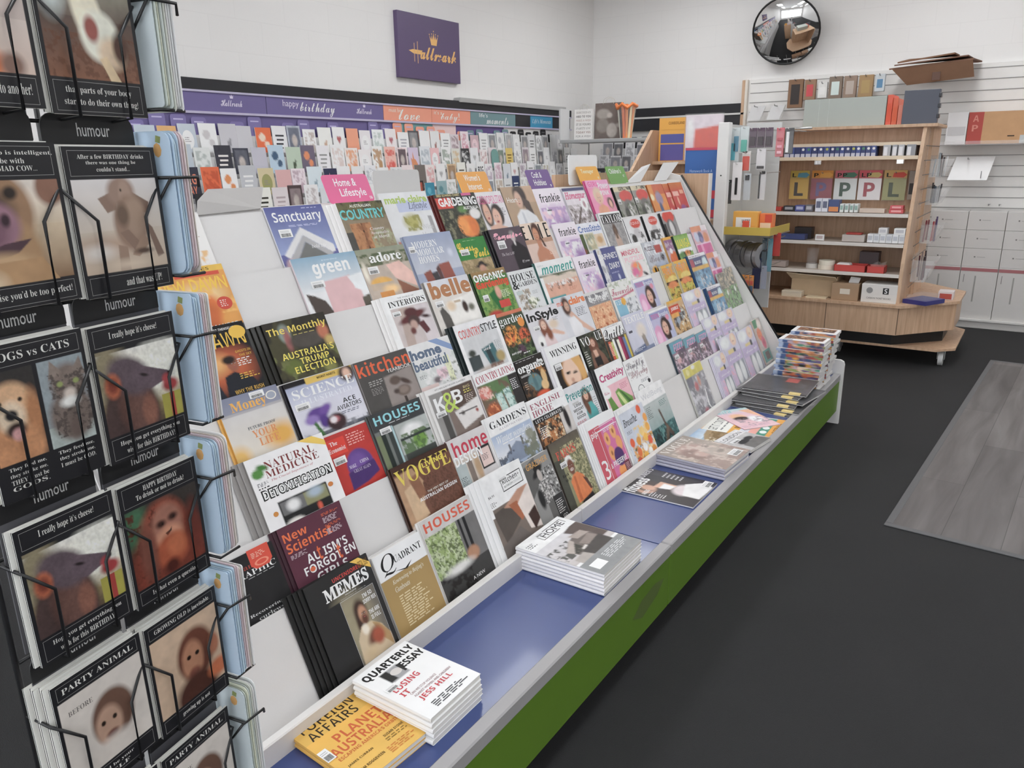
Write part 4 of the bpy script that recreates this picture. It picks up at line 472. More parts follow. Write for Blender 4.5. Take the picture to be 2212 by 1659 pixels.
'adore': ('home magazine with white lower case title and a yellow parasol beside a pink house', '6a5f5a', 0, [('f', 'b8a89a'), ('g', '8a917c', 'a39a88', 0, .3), ('N', 12, .5, '4c5a38', 0, .08, 1, .3), ('p', 'e0b6aa', .5, .3, .8, .26, 1, .5, 1, .74, .6, .54), ('p', '8c5a44', .62, .56, 1, .8, 1, 1, .66, 1), ('e', .3, .58, .22, .1, 'dba648', .03), ('r', .08, .58, .52, .68, 'b9a590'), ('e', .44, .7, .16, .07, 'e4be86', .06), ('r', .2, .74, .46, 1, 'cf8a3c'), ('e', .06, .38, .04, .14, 'e6dccb', .04), ('n', 10, .12), ('t', 'adore', 'S', .22, .08, .88, .24, 'f6f6f6', 0, .006), ('R', .12, .3, .32, .42, 'e6e4e2')]),
'modular': ('grey blue architecture book with white capitals above rusty brick towers', '8f98b0', 0, [('f', '9aa3bb'), ('g', '8f9ab6', 'b8bcc8', 0, .6), ('r', .0, .8, 1, 1, '9a7058'), ('p', '8c4c40', .14, .6, .3, .56, .36, .98, .2, 1), ('p', '954f42', .5, .5, .74, .48, .8, .92, .54, .94), ('p', '5a3a38', .42, .56, .5, .5, .54, .94, .46, .9), ('p', '3f3a3c', .3, .62, .42, .6, .46, .8, .34, .82), ('e', .84, .34, .05, .06, 'c3c8d6', .05), ('n', 7, .06), ('t', 'MODERN', 'S', .1, .1, .62, .21, 'f2f3f6', 0, -.016), ('t', 'MODULAR', 'S', .14, .225, .72, .33, 'f2f3f6', 0, -.016), ('t', 'HOMES', 'S', .14, .345, .56, .45, 'f2f3f6', 0, -.016), ('R', .02, .17, .14, .27, 'e4e4e6')]),
'grass': ('bright green magazine with wavy yellow title and a person in a dark hat', '1f5a30', 0, [('f', '2f8038'), ('r', 0, .44, 1, 1, 'b29a72'), ('N', 14, .52, '8f7c54', 0, .44, 1, 1), ('e', .62, .6, .2, .04, '2a2422', .03), ('e', .62, .56, .1, .06, '2a2422', .03), ('e', .62, .66, .1, .08, 'c09078', .04), ('e', .6, .86, .24, .14, '7a6a54', .06), ('n', 9, .1), ('t', 'Grass', 'k', .08, .08, .56, .28, 'e8c230', 0, .015), ('t', 'Roots', 'k', .5, .22, .98, .42, 'e8c230', 0, .015), ('R', .12, .22, .38, .34, 'e6e6e2'), ('L', .3, .05, .9, .07, 1, '9ac08a')]),
'esq': ('dark aubergine magazine with pink script title and a man in a black suit', '1c1a1e', 0, [('f', '544650'), ('e', .66, .2, .07, .09, 'c3b6b4', .03), ('e', .66, .12, .08, .05, '8c8684', .03), ('p', '201b20', .5, .38, .62, .3, .76, .3, .98, .46, .98, 1, .5, 1), ('e', .66, .32, .025, .05, 'dcd8d6', .02), ('n', 6, .1), ('t', 'Esquire', 'k', .04, .08, .98, .28, 'e8a2b4', 0, .03), ('R', .12, .24, .36, .4, 'e2e0e0'), ('t', 'The Next LAW', 'i', .14, .48, .54, .54, 'c9c0c4'), ('t', 'If you', 'i', .68, .68, .92, .74, 'e8e0e2'), ('t', 'A', 'S', .38, .86, .46, .93, 'ddd')]),
'elle': ('peach fashion magazine with tall black capitals behind a bare shouldered woman', '9a948e', 0, [('f', 'dfc9b6'), ('r', 0, .34, 1, 1, 'd5b9ac'), ('r', 0, .34, 1, .42, 'b98e74'), ('e', .48, .2, .15, .2, '4f2f24', .04), ('e', .45, .24, .1, .13, 'c88a68', .03), ('p', 'bf7f60', .22, 1, .26, .62, .4, .5, .4, .36, .54, .36, .56, .5, .78, .62, .88, 1), ('p', '4a2c22', .54, .2, .64, .4, .68, .52, .6, .5), ('p', 'd0a08a', .3, .8, .5, .76, .74, .82, .74, 1, .28, 1), ('n', 7, .06), ('P', '1c1a1a', .0, .05, .14, .05, .14, .08, .05, .08, .05, .17, .1, .17, .1, .2, .05, .2, .05, .3, .14, .3, .14, .33, .0, .33), ('R', .28, .04, .33, .34, '1c1a1a'), ('R', .62, .04, .67, .34, '1c1a1a'), ('P', '1c1a1a', .82, .03, .97, .03, .97, .06, .87, .06, .87, .16, .93, .16, .93, .19, .87, .19, .87, .3, .97, .3, .97, .33, .82, .33), ('L', .72, .44, .95, .7, 8, 'e6c8b4'), ('F', .45, .25, .08, .11)]),
'cross': ('needlework magazine with blue title above framed embroidery samples', 'd8d6da', 0, [('f', 'dadbe4'), ('r', 0, .3, .14, 1, '4c5a34'), ('N', 10, .5, '8a4a3c', 0, .6, .14, 1), ('r', .18, .28, .56, .74, 'c9c6b0'), ('r', .21, .32, .53, .7, 'b9b08c'), ('e', .36, .52, .1, .1, 'd6d0b8', .05), ('r', .6, .34, .96, .68, 'd6c2a8'), ('e', .78, .5, .12, .1, 'c59a6a', .06), ('N', 14, .6, '8f9a86', .2, .3, .55, .72), ('n', 10, .08), ('t', 'CrossStitch', 's', .02, .07, .98, .25, '4a6aac', 0, .02)]),
'taylor': ('black and grey music magazine with white serif capitals and a woman seen from behind', 'c9c8ca', 0, [('f', '8a8888'), ('g', '1d1c1d', '3a3838', 0, .28), ('N', 22, .5, 'a3a0a0', 0, .28, 1, 1), ('e', .5, .46, .1, .18, '5a453a', .04), ('p', 'b99f8f', .38, .66, .46, .5, .54, .5, .64, .66, .66, 1, .36, 1), ('r', .47, .42, .53, .64, '6f5644'), ('r', 0, 0, .03, 1, 'e4e3e4'), ('r', .97, 0, 1, 1, 'e4e3e4'), ('r', 0, 0, 1, .04, 'e4e3e4'), ('n', 8, .08), ('t', 'TAYLOR', 'S', .05, .07, .96, .25, 'f2f1f0', 0, -.012)]),
'horsebw': ('white racing magazine with a red block and small dark jockeys', '1f1f22', 0, [('f', 'd3d2d3'), ('e', .6, .2, .3, .15, 'cf4a3c', .03), ('e', .55, .5, .2, .16, 'bdb9bb', .05), ('e', .28, .66, .14, .14, '35322f', .05), ('N', 8, .56, '3c3a3a', .1, .5, .9, 1), ('n', 6, .06), ('t', 'EQUUS', 's', .34, .14, .84, .24, 'ecd6d2')]),
'horseg': ('grey racing magazine with a red block and a white horse head', '26262a', 0, [('f', '8f8d8d'), ('r', 0, 0, 1, .1, 'cdbfbb'), ('e', .5, .16, .42, .22, 'cc4638', .03), ('e', .5, .55, .3, .3, '6a6868', .06), ('e', .52, .58, .15, .26, 'c6c4c4', .05), ('r', 0, .4, .16, 1, '3a393a'), ('n', 6, .08)]),
'whiteo': ('white magazine with a round orange fruit at its left edge', 'dcdada', 0, [('f', 'dedcda'), ('e', .3, .56, .3, .2, 'd8582a', .05), ('L', .6, .3, .95, .4, 4, 'c3b7b0'), ('N', 8, .6, 'e0b06a', .5, .5, 1, .9)]),
'sanct': ('violet blue architecture magazine with bold white title and a white gabled roof', 'cfd0d8', 0, [('f', '5d5f96'), ('g', '555a94', '8d9ac4', 0, .7), ('p', 'd3d2d3', .06, .7, .48, .32, .96, .62, .96, .72, .9, .74, .48, .44, .14, .76), ('p', 'a9a8aa', .14, .76, .48, .44, .9, .74, .86, .82, .48, .54, .2, .86), ('p', '6f706e', .2, .86, .48, .54, .84, .8, .8, .95, .26, .95), ('r', .0, .86, 1, 1, '9a9cae'), ('e', .14, .86, .1, .1, 'c6a6ae', .05), ('n', 9, .05), ('t', 'Sanctuary', 'b', .09, .08, .93, .27, 'f6f6fb', 0, -.003), ('L', .62, .035, .95, .055, 1, 'c3c6e0'), ('L', .3, .28, .9, .31, 2, 'c3c6e0'), ('R', .1, .33, .31, .45, 'e3e2e8'), ('L', .12, .4, .29, .44, 1, '444'), ('t', 'bold life', 'i', .56, .59, .82, .66, 'eee')]),
'ausctry': ('country magazine with turquoise capitals above rusty timber doors and dry garden', 'e0dedd', 0, [('f', '8a7a62'), ('g', '3d3c2c', '5a5640', 0, .24), ('N', 12, .5, '69653f', 0, 0, 1, .3), ('r', .14, .36, .56, 1, 'b07a4e'), ('r', .36, .36, .39, 1, '2f2018'), ('N', 10, .54, '8a5836', .14, .36, .56, 1), ('N', 12, .5, '9a9a78', .5, .5, 1, 1), ('r', 0, .5, .13, 1, '4a4844'), ('n', 12, .14), ('t', 'AUSTRALIAN', 's', .26, .04, .72, .09, 'e8e4da', 0, .01), ('t', 'COUNTRY', 's', .0, .12, .97, .29, '5cc0c2', 0, .025), ('t', 'Country', 'i', .52, .44, .84, .5, 'f4efe6'), ('t', 'hospitality', 'i', .52, .51, .92, .57, 'f4efe6'), ('t', 'at Merrill', 'i', .54, .58, .9, .63, 'f4efe6')]),
'mclife': ('white lifestyle magazine with lime title and a yellow green tree', 'cfcfcb', 1, [('f', 'd5d6d8'), ('r', .3, .14, 1, .3, 'b4bcd6'), ('e', .5, .47, .17, .12, 'a9a458', .1), ('N', 18, .52, '8f8a3c', .34, .36, .68, .6), ('r', .86, .4, .94, .7, '9a989a'), ('r', .06, .75, .3, .9, 'dc9a86'), ('r', .3, .8, 1, 1, 'c3c2c0'), ('n', 7, .06), ('t', 'marie claire', 's', .08, .05, .97, .17, 'a6be55', 0, .035), ('t', 'Lifestyle', 'i', .52, .16, .93, .3, '2c3560'), ('t', 'Wilde', 's', .66, .52, .9, .6, 'bcbcbc'), ('t', 'Home', 's', .62, .64, .9, .72, 'bcbcbc')]),
'gardaus': ('dark gardening magazine with white capitals and one large orange tulip', '5a1c1a', 1, [('f', '35382a'), ('r', 0, 0, 1, .06, '2a2a24'), ('r', .0, .06, 1, .24, '232420'), ('r', .02, .07, .36, .26, 'cf3d30'), ('N', 12, .55, '7d7a5e', 0, .3, 1, 1), ('e', .56, .3, .1, .06, '5c8a44', .05), ('e', .58, .62, .24, .2, 'e6822c', .04), ('e', .46, .6, .12, .17, 'ea923c', .05), ('e', .7, .62, .1, .18, 'd8701f', .05), ('e', .84, .4, .13, .1, 'd9d6d4', .03), ('N', 14, .6, '1d2018', 0, .3, .4, 1), ('n', 9, .12), ('t', 'GARDENING', 's', .06, .07, .98, .23, 'f4f3f1', 0, .035), ('t', 'AUSTRALIA', 's', .6, .25, .98, .31, 'e6e4e0', 0, .02), ('t', 'SEED SOWING CHART', 's', .06, .005, .62, .05, 'd8c88a', 0, .015), ('R', .66, .0, .9, .05, 'cf5a8c')]),
'cosmo': ('fashion magazine with hot pink capitals and two dark haired women cheek to cheek', 'c9bfc4', 1, [('f', 'd9d5d8'), ('e', .2, .4, .18, .3, '3b2a26', .05), ('e', .2, .42, .12, .2, 'd6a68e', .04), ('e', .58, .46, .22, .22, '2e211f', .05), ('e', .52, .52, .15, .18, 'ddb09a', .04), ('p', 'd8ab95', .05, 1, .14, .68, .4, .64, .8, .72, .98, 1), ('e', .5, .6, .05, .02, 'a8504c', .02), ('e', .2, .52, .04, .02, 'a8504c', .02), ('n', 6, .06), ('t', 'COSMOPOLITAN', 'b', .02, .08, .98, .24, 'd13f88', 0, -.02), ('L', .74, .34, .95, .5, 5, '55565c'), ('F', .51, .52, .11, .15), ('F', .2, .43, .08, .16)]),
'jacket': ('tan magazine with a dark haired person in a white jacket', '8a7a6c', 1, [('f', 'b09478'), ('r', .64, 0, 1, .3, 'c2a184'), ('e', .52, .18, .2, .22, '3a2c2a', .06), ('e', .44, .26, .11, .16, 'd0aa94', .04), ('p', '52433f', .56, .2, .76, .3, .8, .62, .6, .6), ('p', 'd9dadd', .14, 1, .22, .56, .4, .44, .62, .46, .84, .6, .98, 1), ('p', '2a2728', .66, .78, .74, .7, .78, .86, .68, .92), ('p', 'bfc2c8', .4, .5, .46, .5, .5, 1, .4, 1), ('n', 7, .07), ('t', 'Heart', 's', .08, .2, .4, .3, 'e8e4e0'), ('F', .43, .27, .085, .13)]),
'homespun': ('craft magazine with pink handwritten title above a brush and white flowers', 'c9c4cc', 0, [('f', 'dcd4da'), ('r', 0, .0, 1, .06, '4a4c72'), ('N', 9, .5, 'a9a0a0', 0, .4, 1, 1), ('N', 12, .58, '6d5f5c', 0, .5, 1, 1), ('p', '57473f', .2, .86, .26, .9, .62, .5, .58, .46), ('e', .78, .42, .16, .16, 'ece6ea', .02), ('e', .78, .42, .06, .08, 'b59098', .03), ('n', 8, .08), ('t', 'Homespun', 'i', .02, .1, .98, .32, 'd05a86', 0, .03)]),
'pinkgirl': ('pink teen magazine with a fair haired girl in a peach top', 'd0508c', 1, [('f', 'e88fb4'), ('r', 0, 0, 1, .16, 'ee9cc4'), ('e', .36, .34, .2, .18, 'dcc2a8', .05), ('e', .36, .4, .12, .13, 'e0b49a', .04), ('p', 'dd9a78', .1, 1, .2, .6, .4, .52, .62, .6, .66, 1), ('r', .66, .4, .98, 1, 'd98aa0'), ('e', .8, .52, .12, .12, '3a2028', .04), ('e', .8, .54, .07, .09, 'd9a890', .03), ('n', 7, .08), ('t', 'GIRL', 'b', .08, .03, .52, .14, 'e2589c'), ('t', 'Power', 'b', .5, .06, .96, .2, 'f6eef2'), ('t', 'PINK', 'b', .5, .24, .9, .34, 'f4e4ec'), ('F', .36, .41, .09, .11)]),
'horser': ('show riding magazine with a red blot title over grey and white horses', '1c1a1a', 1, [('f', '8d8c84'), ('r', 0, 0, 1, .12, 'cabfa0'), ('N', 16, .5, '33302c', .3, 0, 1, .12), ('e', .6, .28, .38, .17, 'cf4038', .03), ('e', .6, .56, .26, .18, '6d6a68', .06), ('e', .66, .78, .14, .26, 'cfccca', .05), ('e', .4, .8, .14, .2, '3b3a38', .06), ('N', 10, .58, '4c5a40', 0, .5, 1, 1), ('n', 8, .1), ('R', .04, .36, .22, .5, 'e8e6e4')]),
'orangegirl': ('orange magazine with a child in blue dungarees', 'b5601c', 1, [('f', 'd98a3c'), ('r', .3, 0, 1, .3, 'c9623a'), ('e', .52, .34, .16, .14, '9a7a6a', .05), ('e', .52, .46, .22, .2, '9a8aa4', .06), ('e', .48, .78, .1, .2, '4c5a7c', .05), ('r', 0, .88, 1, 1, '7d98b0'), ('e', .1, .4, .12, .1, 'ecd9b0', .05), ('n', 7, .1)]),
'redmag': ('red magazine with pale bottles and a small purple figure', 'b04a2a', 1, [('f', 'c23f3c'), ('g', 'cf7a3c', 'c2503a', 0, .26), ('r', .1, .3, .5, .42, 'e6b0a4'), ('r', .64, .28, .9, .36, 'e6a890'), ('e', .34, .6, .06, .14, 'dda48c', .04), ('e', .56, .86, .2, .12, '8c4a86', .05), ('e', .84, .9, .08, .1, '5a2a34', .05), ('e', .1, .9, .08, .08, 'ead9d6', .04), ('n', 6, .08)]),
'greenbag': ('clear bag of green and brown toy figures at the end of its row', 'b9bab2', 2, [('f', '8d8c80'), ('N', 8, .5, '6a665c', 0, 0, 1, .5), ('N', 10, .58, 'c9b79a', 0, 0, 1, .5), ('N', 7, .46, '7fae6a', 0, .4, 1, 1), ('N', 10, .6, '3f5a38', 0, .4, 1, 1), ('e', .6, .5, .1, .06, 'dfe6da', .04), ('n', 10, .2)]),
'orangebag': ('toy bag with orange and pink shapes and a teal foot at the far end', 'c9b0a0', 2, [('f', 'b9aca4'), ('r', 0, 0, .5, .16, '3f8a5c'), ('e', .7, .14, .25, .1, 'e3d6cc', .06), ('e', .4, .34, .3, .14, 'd8703c', .06), ('e', .6, .54, .24, .14, 'd0506e', .05), ('e', .6, .54, .12, .06, 'b8405c', .05), ('r', .0, .72, 1, .95, '3f8a80'), ('r', .3, .76, .8, .9, '5a4038'), ('n', 12, .2)]),
}
# row, y of left edge, width, top above its board, height, copies, thickness, design, copy step, gap
MAGS = [
 (1, 1.023, 0.205, 0.020, 0.285, 5, 0.0045, 'memes', 0.012, 0.001),
 (1, 1.248, 0.183, -0.004, 0.250, 1, 0.0090, 'quad', 0.006, 0.001),
 (1, 1.439, 0.226, 0.015, 0.290, 2, 0.0060, 'houseso', 0.006, 0.001),
 (1, 1.719, 0.221, 0.036, 0.290, 4, 0.0050, 'kitchplus', 0.018, 0.001),
 (1, 1.951, 0.161, 0.013, 0.280, 2, 0.0060, 'cowboy', 0.008, 0.001),
 (1, 2.127, 0.204, 0.021, 0.280, 2, 0.0050, 'farms', 0.008, 0.001),
 (1, 2.374, 0.216, 0.026, 0.280, 4, 0.0060, 'pip', 0.008, 0.001),
 (1, 2.618, 0.214, 0.006, 0.270, 4, 0.0060, 'breathe', 0.009, 0.001),
 (1, 2.845, 0.243, 0.026, 0.280, 2, 0.0070, 'wellb', 0.010, 0.001),
 (1, 3.332, 0.223, 0.012, 0.280, 1, 0.0120, 'yellowbag', 0.006, 0.001),
 (1, 3.695, 0.170, -0.010, 0.280, 3, 0.0060, 'lilac', 0.006, 0.001),
 (2, 0.824, 0.194, -0.016, 0.260, 1, 0.0060, 'geo', 0.006, 0.001),
 (2, 1.038, 0.200, -0.000, 0.267, 3, 0.0030, 'newsci', 0.010, 0.001),
 (2, 1.433, 0.245, 0.015, 0.280, 2, 0.0070, 'vogliv', 0.006, 0.001),
 (2, 1.681, 0.194, 0.017, 0.280, 1, 0.0080, 'hdesign', 0.006, 0.001),
 (2, 1.883, 0.235, 0.030, 0.285, 2, 0.0060, 'gardens', 0.006, 0.001),
 (2, 2.125, 0.244, 0.022, 0.285, 2, 0.0060, 'enghome', 0.006, 0.001),
 (2, 2.374, 0.210, 0.006, 0.240, 1, 0.0060, 'prevent', 0.006, 0.001),
 (2, 2.615, 0.233, 0.024, 0.270, 3, 0.0060, 'creat', 0.010, 0.001),
 (2, 2.862, 0.202, 0.002, 0.250, 2, 0.0060, 'doodle', 0.006, 0.001),
 (2, 3.347, 0.155, -0.018, 0.250, 2, 0.0040, 'dolls', 0.006, 0.001),
 (2, 3.509, 0.151, -0.028, 0.250, 2, 0.0040, 'dolls', 0.006, 0.001),
 (2, 3.667, 0.145, -0.035, 0.250, 2, 0.0040, 'dolls', 0.006, 0.001),
 (1, 3.872, 0.255, 0.054, 0.270, 2, 0.0040, 'lilac', 0.006, 0.001),
 (1, 4.149, 0.264, 0.039, 0.270, 1, 0.0040, 'lilac', 0.006, 0.001),
 (3, 1.031, 0.243, 0.011, 0.285, 4, 0.0050, 'natmed', 0.012, 0.001),
 (3, 1.285, 0.157, -0.006, 0.267, 1, 0.0040, 'econ', 0.006, 0.001),
 (3, 1.449, 0.217, 0.006, 0.290, 2, 0.0060, 'housesb', 0.006, 0.001),
 (3, 1.689, 0.231, 0.015, 0.285, 3, 0.0060, 'kandb', 0.011, 0.001),
 (3, 1.934, 0.234, 0.008, 0.285, 2, 0.0060, 'ctryliv', 0.006, 0.001),
 (3, 2.175, 0.179, -0.001, 0.285, 2, 0.0060, 'organic', 0.006, 0.001),
 (3, 2.374, 0.238, 0.008, 0.285, 3, 0.0060, 'winning', 0.009, 0.001),
 (3, 2.635, 0.188, 0.002, 0.285, 2, 0.0060, 'vogue', 0.006, 0.001),
 (3, 2.830, 0.195, -0.002, 0.285, 2, 0.0060, 'quilts', 0.006, 0.001),
 (3, 3.048, 0.216, 0.015, 0.285, 1, 0.0070, 'textile', 0.006, 0.001),
 (3, 3.286, 0.216, -0.010, 0.270, 3, 0.0060, 'teen', 0.008, 0.001),
 (3, 3.530, 0.192, 0.003, 0.280, 2, 0.0050, 'orangemag', 0.006, 0.001),
 (2, 3.819, 0.201, 0.016, 0.270, 2, 0.0040, 'lilac', 0.006, 0.001),
 (2, 4.041, 0.244, 0.013, 0.270, 1, 0.0040, 'lilac', 0.006, 0.001),
 (4, 1.039, 0.180, 0.005, 0.270, 2, 0.0060, 'money', 0.006, 0.001),
 (4, 1.239, 0.239, -0.003, 0.275, 2, 0.0060, 'sciill', 0.006, 0.001),
 (4, 1.485, 0.224, -0.003, 0.280, 2, 0.0070, 'kitchyb', 0.006, 0.001),
 (4, 1.718, 0.206, -0.001, 0.290, 1, 0.0070, 'hbeaut', 0.006, 0.001),
 (4, 1.949, 0.244, 0.020, 0.290, 3, 0.0060, 'ctrysty', 0.012, 0.001),
 (4, 2.212, 0.163, 0.019, 0.280, 1, 0.0060, 'abcgard', 0.006, 0.001),
 (4, 2.376, 0.235, -0.004, 0.275, 1, 0.0070, 'instyle', 0.006, 0.006),
 (4, 2.612, 0.239, 0.014, 0.275, 1, 0.0050, 'mcorange', 0.006, 0.001),
 (4, 2.852, 0.202, -0.013, 0.285, 1, 0.0060, 'quilter', 0.006, 0.001),
 (4, 3.077, 0.226, 0.014, 0.285, 1, 0.0060, 'favour', 0.006, 0.001),
 (4, 3.312, 0.206, -0.006, 0.280, 2, 0.0060, 'teen', 0.008, 0.001),
 (4, 3.661, 0.143, 0.022, 0.280, 2, 0.0060, 'yellowkid', 0.006, 0.001),
 (4, 3.817, 0.165, 0.025, 0.280, 3, 0.0060, 'yellowkid', 0.006, 0.001),
 (3, 3.753, 0.244, 0.016, 0.270, 2, 0.0050, 'lilac', 0.006, 0.001),
 (3, 4.064, 0.207, -0.003, 0.270, 3, 0.0050, 'bluekid', 0.010, 0.001),
 (5, 1.024, 0.187, 0.030, 0.280, 2, 0.0050, 'dawnd', 0.006, 0.001),
 (5, 1.254, 0.214, 0.006, 0.275, 4, 0.0050, 'monthly', 0.014, 0.001),
 (5, 1.700, 0.203, 0.009, 0.280, 3, 0.0060, 'interiors', 0.012, 0.001),
 (5, 1.924, 0.235, 0.030, 0.285, 2, 0.0060, 'belle', 0.006, 0.001),
 (5, 2.182, 0.210, 0.029, 0.280, 2, 0.0050, 'orggard', 0.006, 0.001),
 (5, 2.404, 0.186, 0.005, 0.280, 1, 0.0060, 'hgarden', 0.006, 0.001),
 (5, 2.596, 0.290, 0.017, 0.280, 2, 0.0060, 'moment', 0.006, 0.001),
 (5, 2.905, 0.195, 0.008, 0.250, 1, 0.0060, 'frankie', 0.006, 0.001),
 (5, 3.116, 0.187, 0.020, 0.280, 2, 0.0060, 'daphne', 0.006, 0.001),
 (5, 3.313, 0.268, 0.014, 0.280, 2, 0.0060, 'mindful', 0.006, 0.001),
 (5, 3.605, 0.236, 0.005, 0.280, 1, 0.0060, 'puzzle', 0.006, 0.001),
 (5, 3.858, 0.150, 0.007, 0.280, 2, 0.0060, 'foxmag', 0.006, 0.000),
 (5, 3.969, 0.197, 0.003, 0.250, 2, 0.0080, 'manga', 0.006, 0.008),
 (4, 4.028, 0.249, 0.033, 0.280, 3, 0.0050, 'bluekid', 0.010, 0.001),
 (4, 4.318, 0.173, 0.018, 0.280, 1, 0.0050, 'pinkkid', 0.006, 0.001),
 (6, 1.030, 0.205, 0.035, 0.280, 1, 0.0050, 'dawno', 0.006, 0.001),
 (6, 1.452, 0.250, 0.018, 0.285, 1, 0.0090, 'green', 0.006, 0.001),
 (6, 1.703, 0.222, 0.018, 0.285, 1, 0.0090, 'adore', 0.006, 0.001),
 (6, 1.936, 0.248, 0.041, 0.285, 2, 0.0060, 'modular', 0.006, 0.001),
 (6, 2.185, 0.193, 0.008, 0.280, 1, 0.0050, 'grass', 0.006, 0.001),
 (6, 2.402, 0.216, 0.023, 0.285, 3, 0.0060, 'esq', 0.011, 0.001),
 (6, 2.625, 0.208, 0.030, 0.280, 2, 0.0070, 'elle', 0.006, 0.001),
 (6, 2.878, 0.198, 0.013, 0.250, 1, 0.0060, 'frankie', 0.006, 0.001),
 (6, 3.077, 0.221, -0.002, 0.285, 1, 0.0060, 'cross', 0.006, 0.001),
 (6, 3.305, 0.225, 0.033, 0.285, 2, 0.0060, 'taylor', 0.006, 0.001),
 (6, 3.537, 0.194, -0.012, 0.280, 2, 0.0060, 'horsebw', 0.006, 0.001),
 (6, 3.763, 0.179, -0.012, 0.280, 2, 0.0060, 'horsebw', 0.006, 0.001),
 (6, 3.989, 0.184, -0.011, 0.280, 2, 0.0060, 'horseg', 0.006, 0.001),
 (5, 4.285, 0.240, 0.034, 0.280, 1, 0.0050, 'pinkkid', 0.006, 0.001),
 (7, 1.037, 0.205, 0.001, 0.280, 1, 0.0050, 'whiteo', 0.006, 0.001),
 (7, 1.451, 0.217, 0.002, 0.285, 1, 0.0080, 'sanct', 0.006, 0.001),
 (7, 1.711, 0.204, -0.005, 0.290, 4, 0.0060, 'ausctry', 0.014, 0.001),
 (7, 1.928, 0.243, 0.024, 0.290, 1, 0.0070, 'mclife', 0.006, 0.001),
 (7, 2.197, 0.245, 0.004, 0.280, 3, 0.0050, 'gardaus', 0.012, 0.001),
 (7, 2.452, 0.174, 0.004, 0.280, 2, 0.0050, 'cosmo', 0.006, 0.001),
 (7, 2.633, 0.231, 0.018, 0.280, 2, 0.0050, 'jacket', 0.006, 0.001),
 (7, 2.865, 0.231, 0.003, 0.250, 1, 0.0060, 'frankie', 0.006, 0.001),
 (7, 3.106, 0.201, -0.006, 0.280, 2, 0.0060, 'homespun', 0.006, 0.001),
 (7, 3.344, 0.231, 0.025, 0.280, 2, 0.0060, 'pinkgirl', 0.006, 0.001),
 (7, 3.604, 0.193, -0.019, 0.280, 2, 0.0060, 'horser', 0.006, 0.001),
 (7, 3.819, 0.188, -0.017, 0.280, 1, 0.0060, 'horser', 0.006, 0.001),
 (7, 4.014, 0.203, -0.020, 0.280, 2, 0.0060, 'orangegirl', 0.006, 0.001),
 (7, 4.238, 0.190, -0.019, 0.280, 1, 0.0060, 'redmag', 0.006, 0.000),
 (7, 4.316, 0.190, -0.018, 0.280, 1, 0.0060, 'redmag', 0.006, 0.006),
 (3, 4.285, 0.120, 0.050, 0.270, 1, 0.0120, 'greenbag', 0.006, 0.001),
 (3, 4.412, 0.130, 0.065, 0.270, 1, 0.0120, 'greenbag', 0.006, 0.001),
 (1, 4.418, 0.132, 0.055, 0.270, 1, 0.0140, 'orangebag', 0.006, 0.001),
]
# ============================================================ magazines
STICK = None
def sticker_mesh():
    m = MB(); m.add([(0, 0, 0), (1, 0, 0), (1, 1, 0), (0, 1, 0)], [(0, 1, 2, 3)], 'e6e5e4'); r = random.Random(3); x = .1
    while x < .88:
        w = r.choice((.012, .02, .035)); m.add([(x, .08, .0001), (x + w, .08, .0001), (x + w, .5, .0001), (x, .5, .0001)], [(0, 1, 2, 3)], '333'); x += w + r.choice((.012, .02))
    for y in (.62, .76): m.add([(.1, y, .0001), (.8, y, .0001), (.8, y + .05, .0001), (.1, y + .05, .0001)], [(0, 1, 2, 3)], 'aaa')
    o = m.build('price_sticker', MATTE); return o
STICK = sticker_mesh(); STICK_ME = STICK.data; bpy.data.objects.remove(STICK)
def body(w, h, t, sp):
    e = .0005; r = t / 2
    pts = [(w, 0), (w, e), (r, e)] + [(r - (r - e) * math.sin(a), r - (r - e) * math.cos(a)) for a in (.5, 1.0, 1.57, 2.1, 2.6)] + [(r, t - e), (w, t - e), (w, t), (r, t)] + [(r - r * math.sin(a), r - r * math.cos(a)) for a in (2.6, 2.1, 1.57, 1.0, .5)] + [(r, 0)]
    m = MB(); m.prism([(x, 0, z) for x, z in pts][::-1], (0, h, 0), sp)
    p = MB().box((r * .6, .0012, e * 1.2), (w - .0015, h - .0012, t - e * 1.2), 'd9d6d1')
    p.f[1:2] = p.f[1:2]
    return m, p
NMAG = [0]
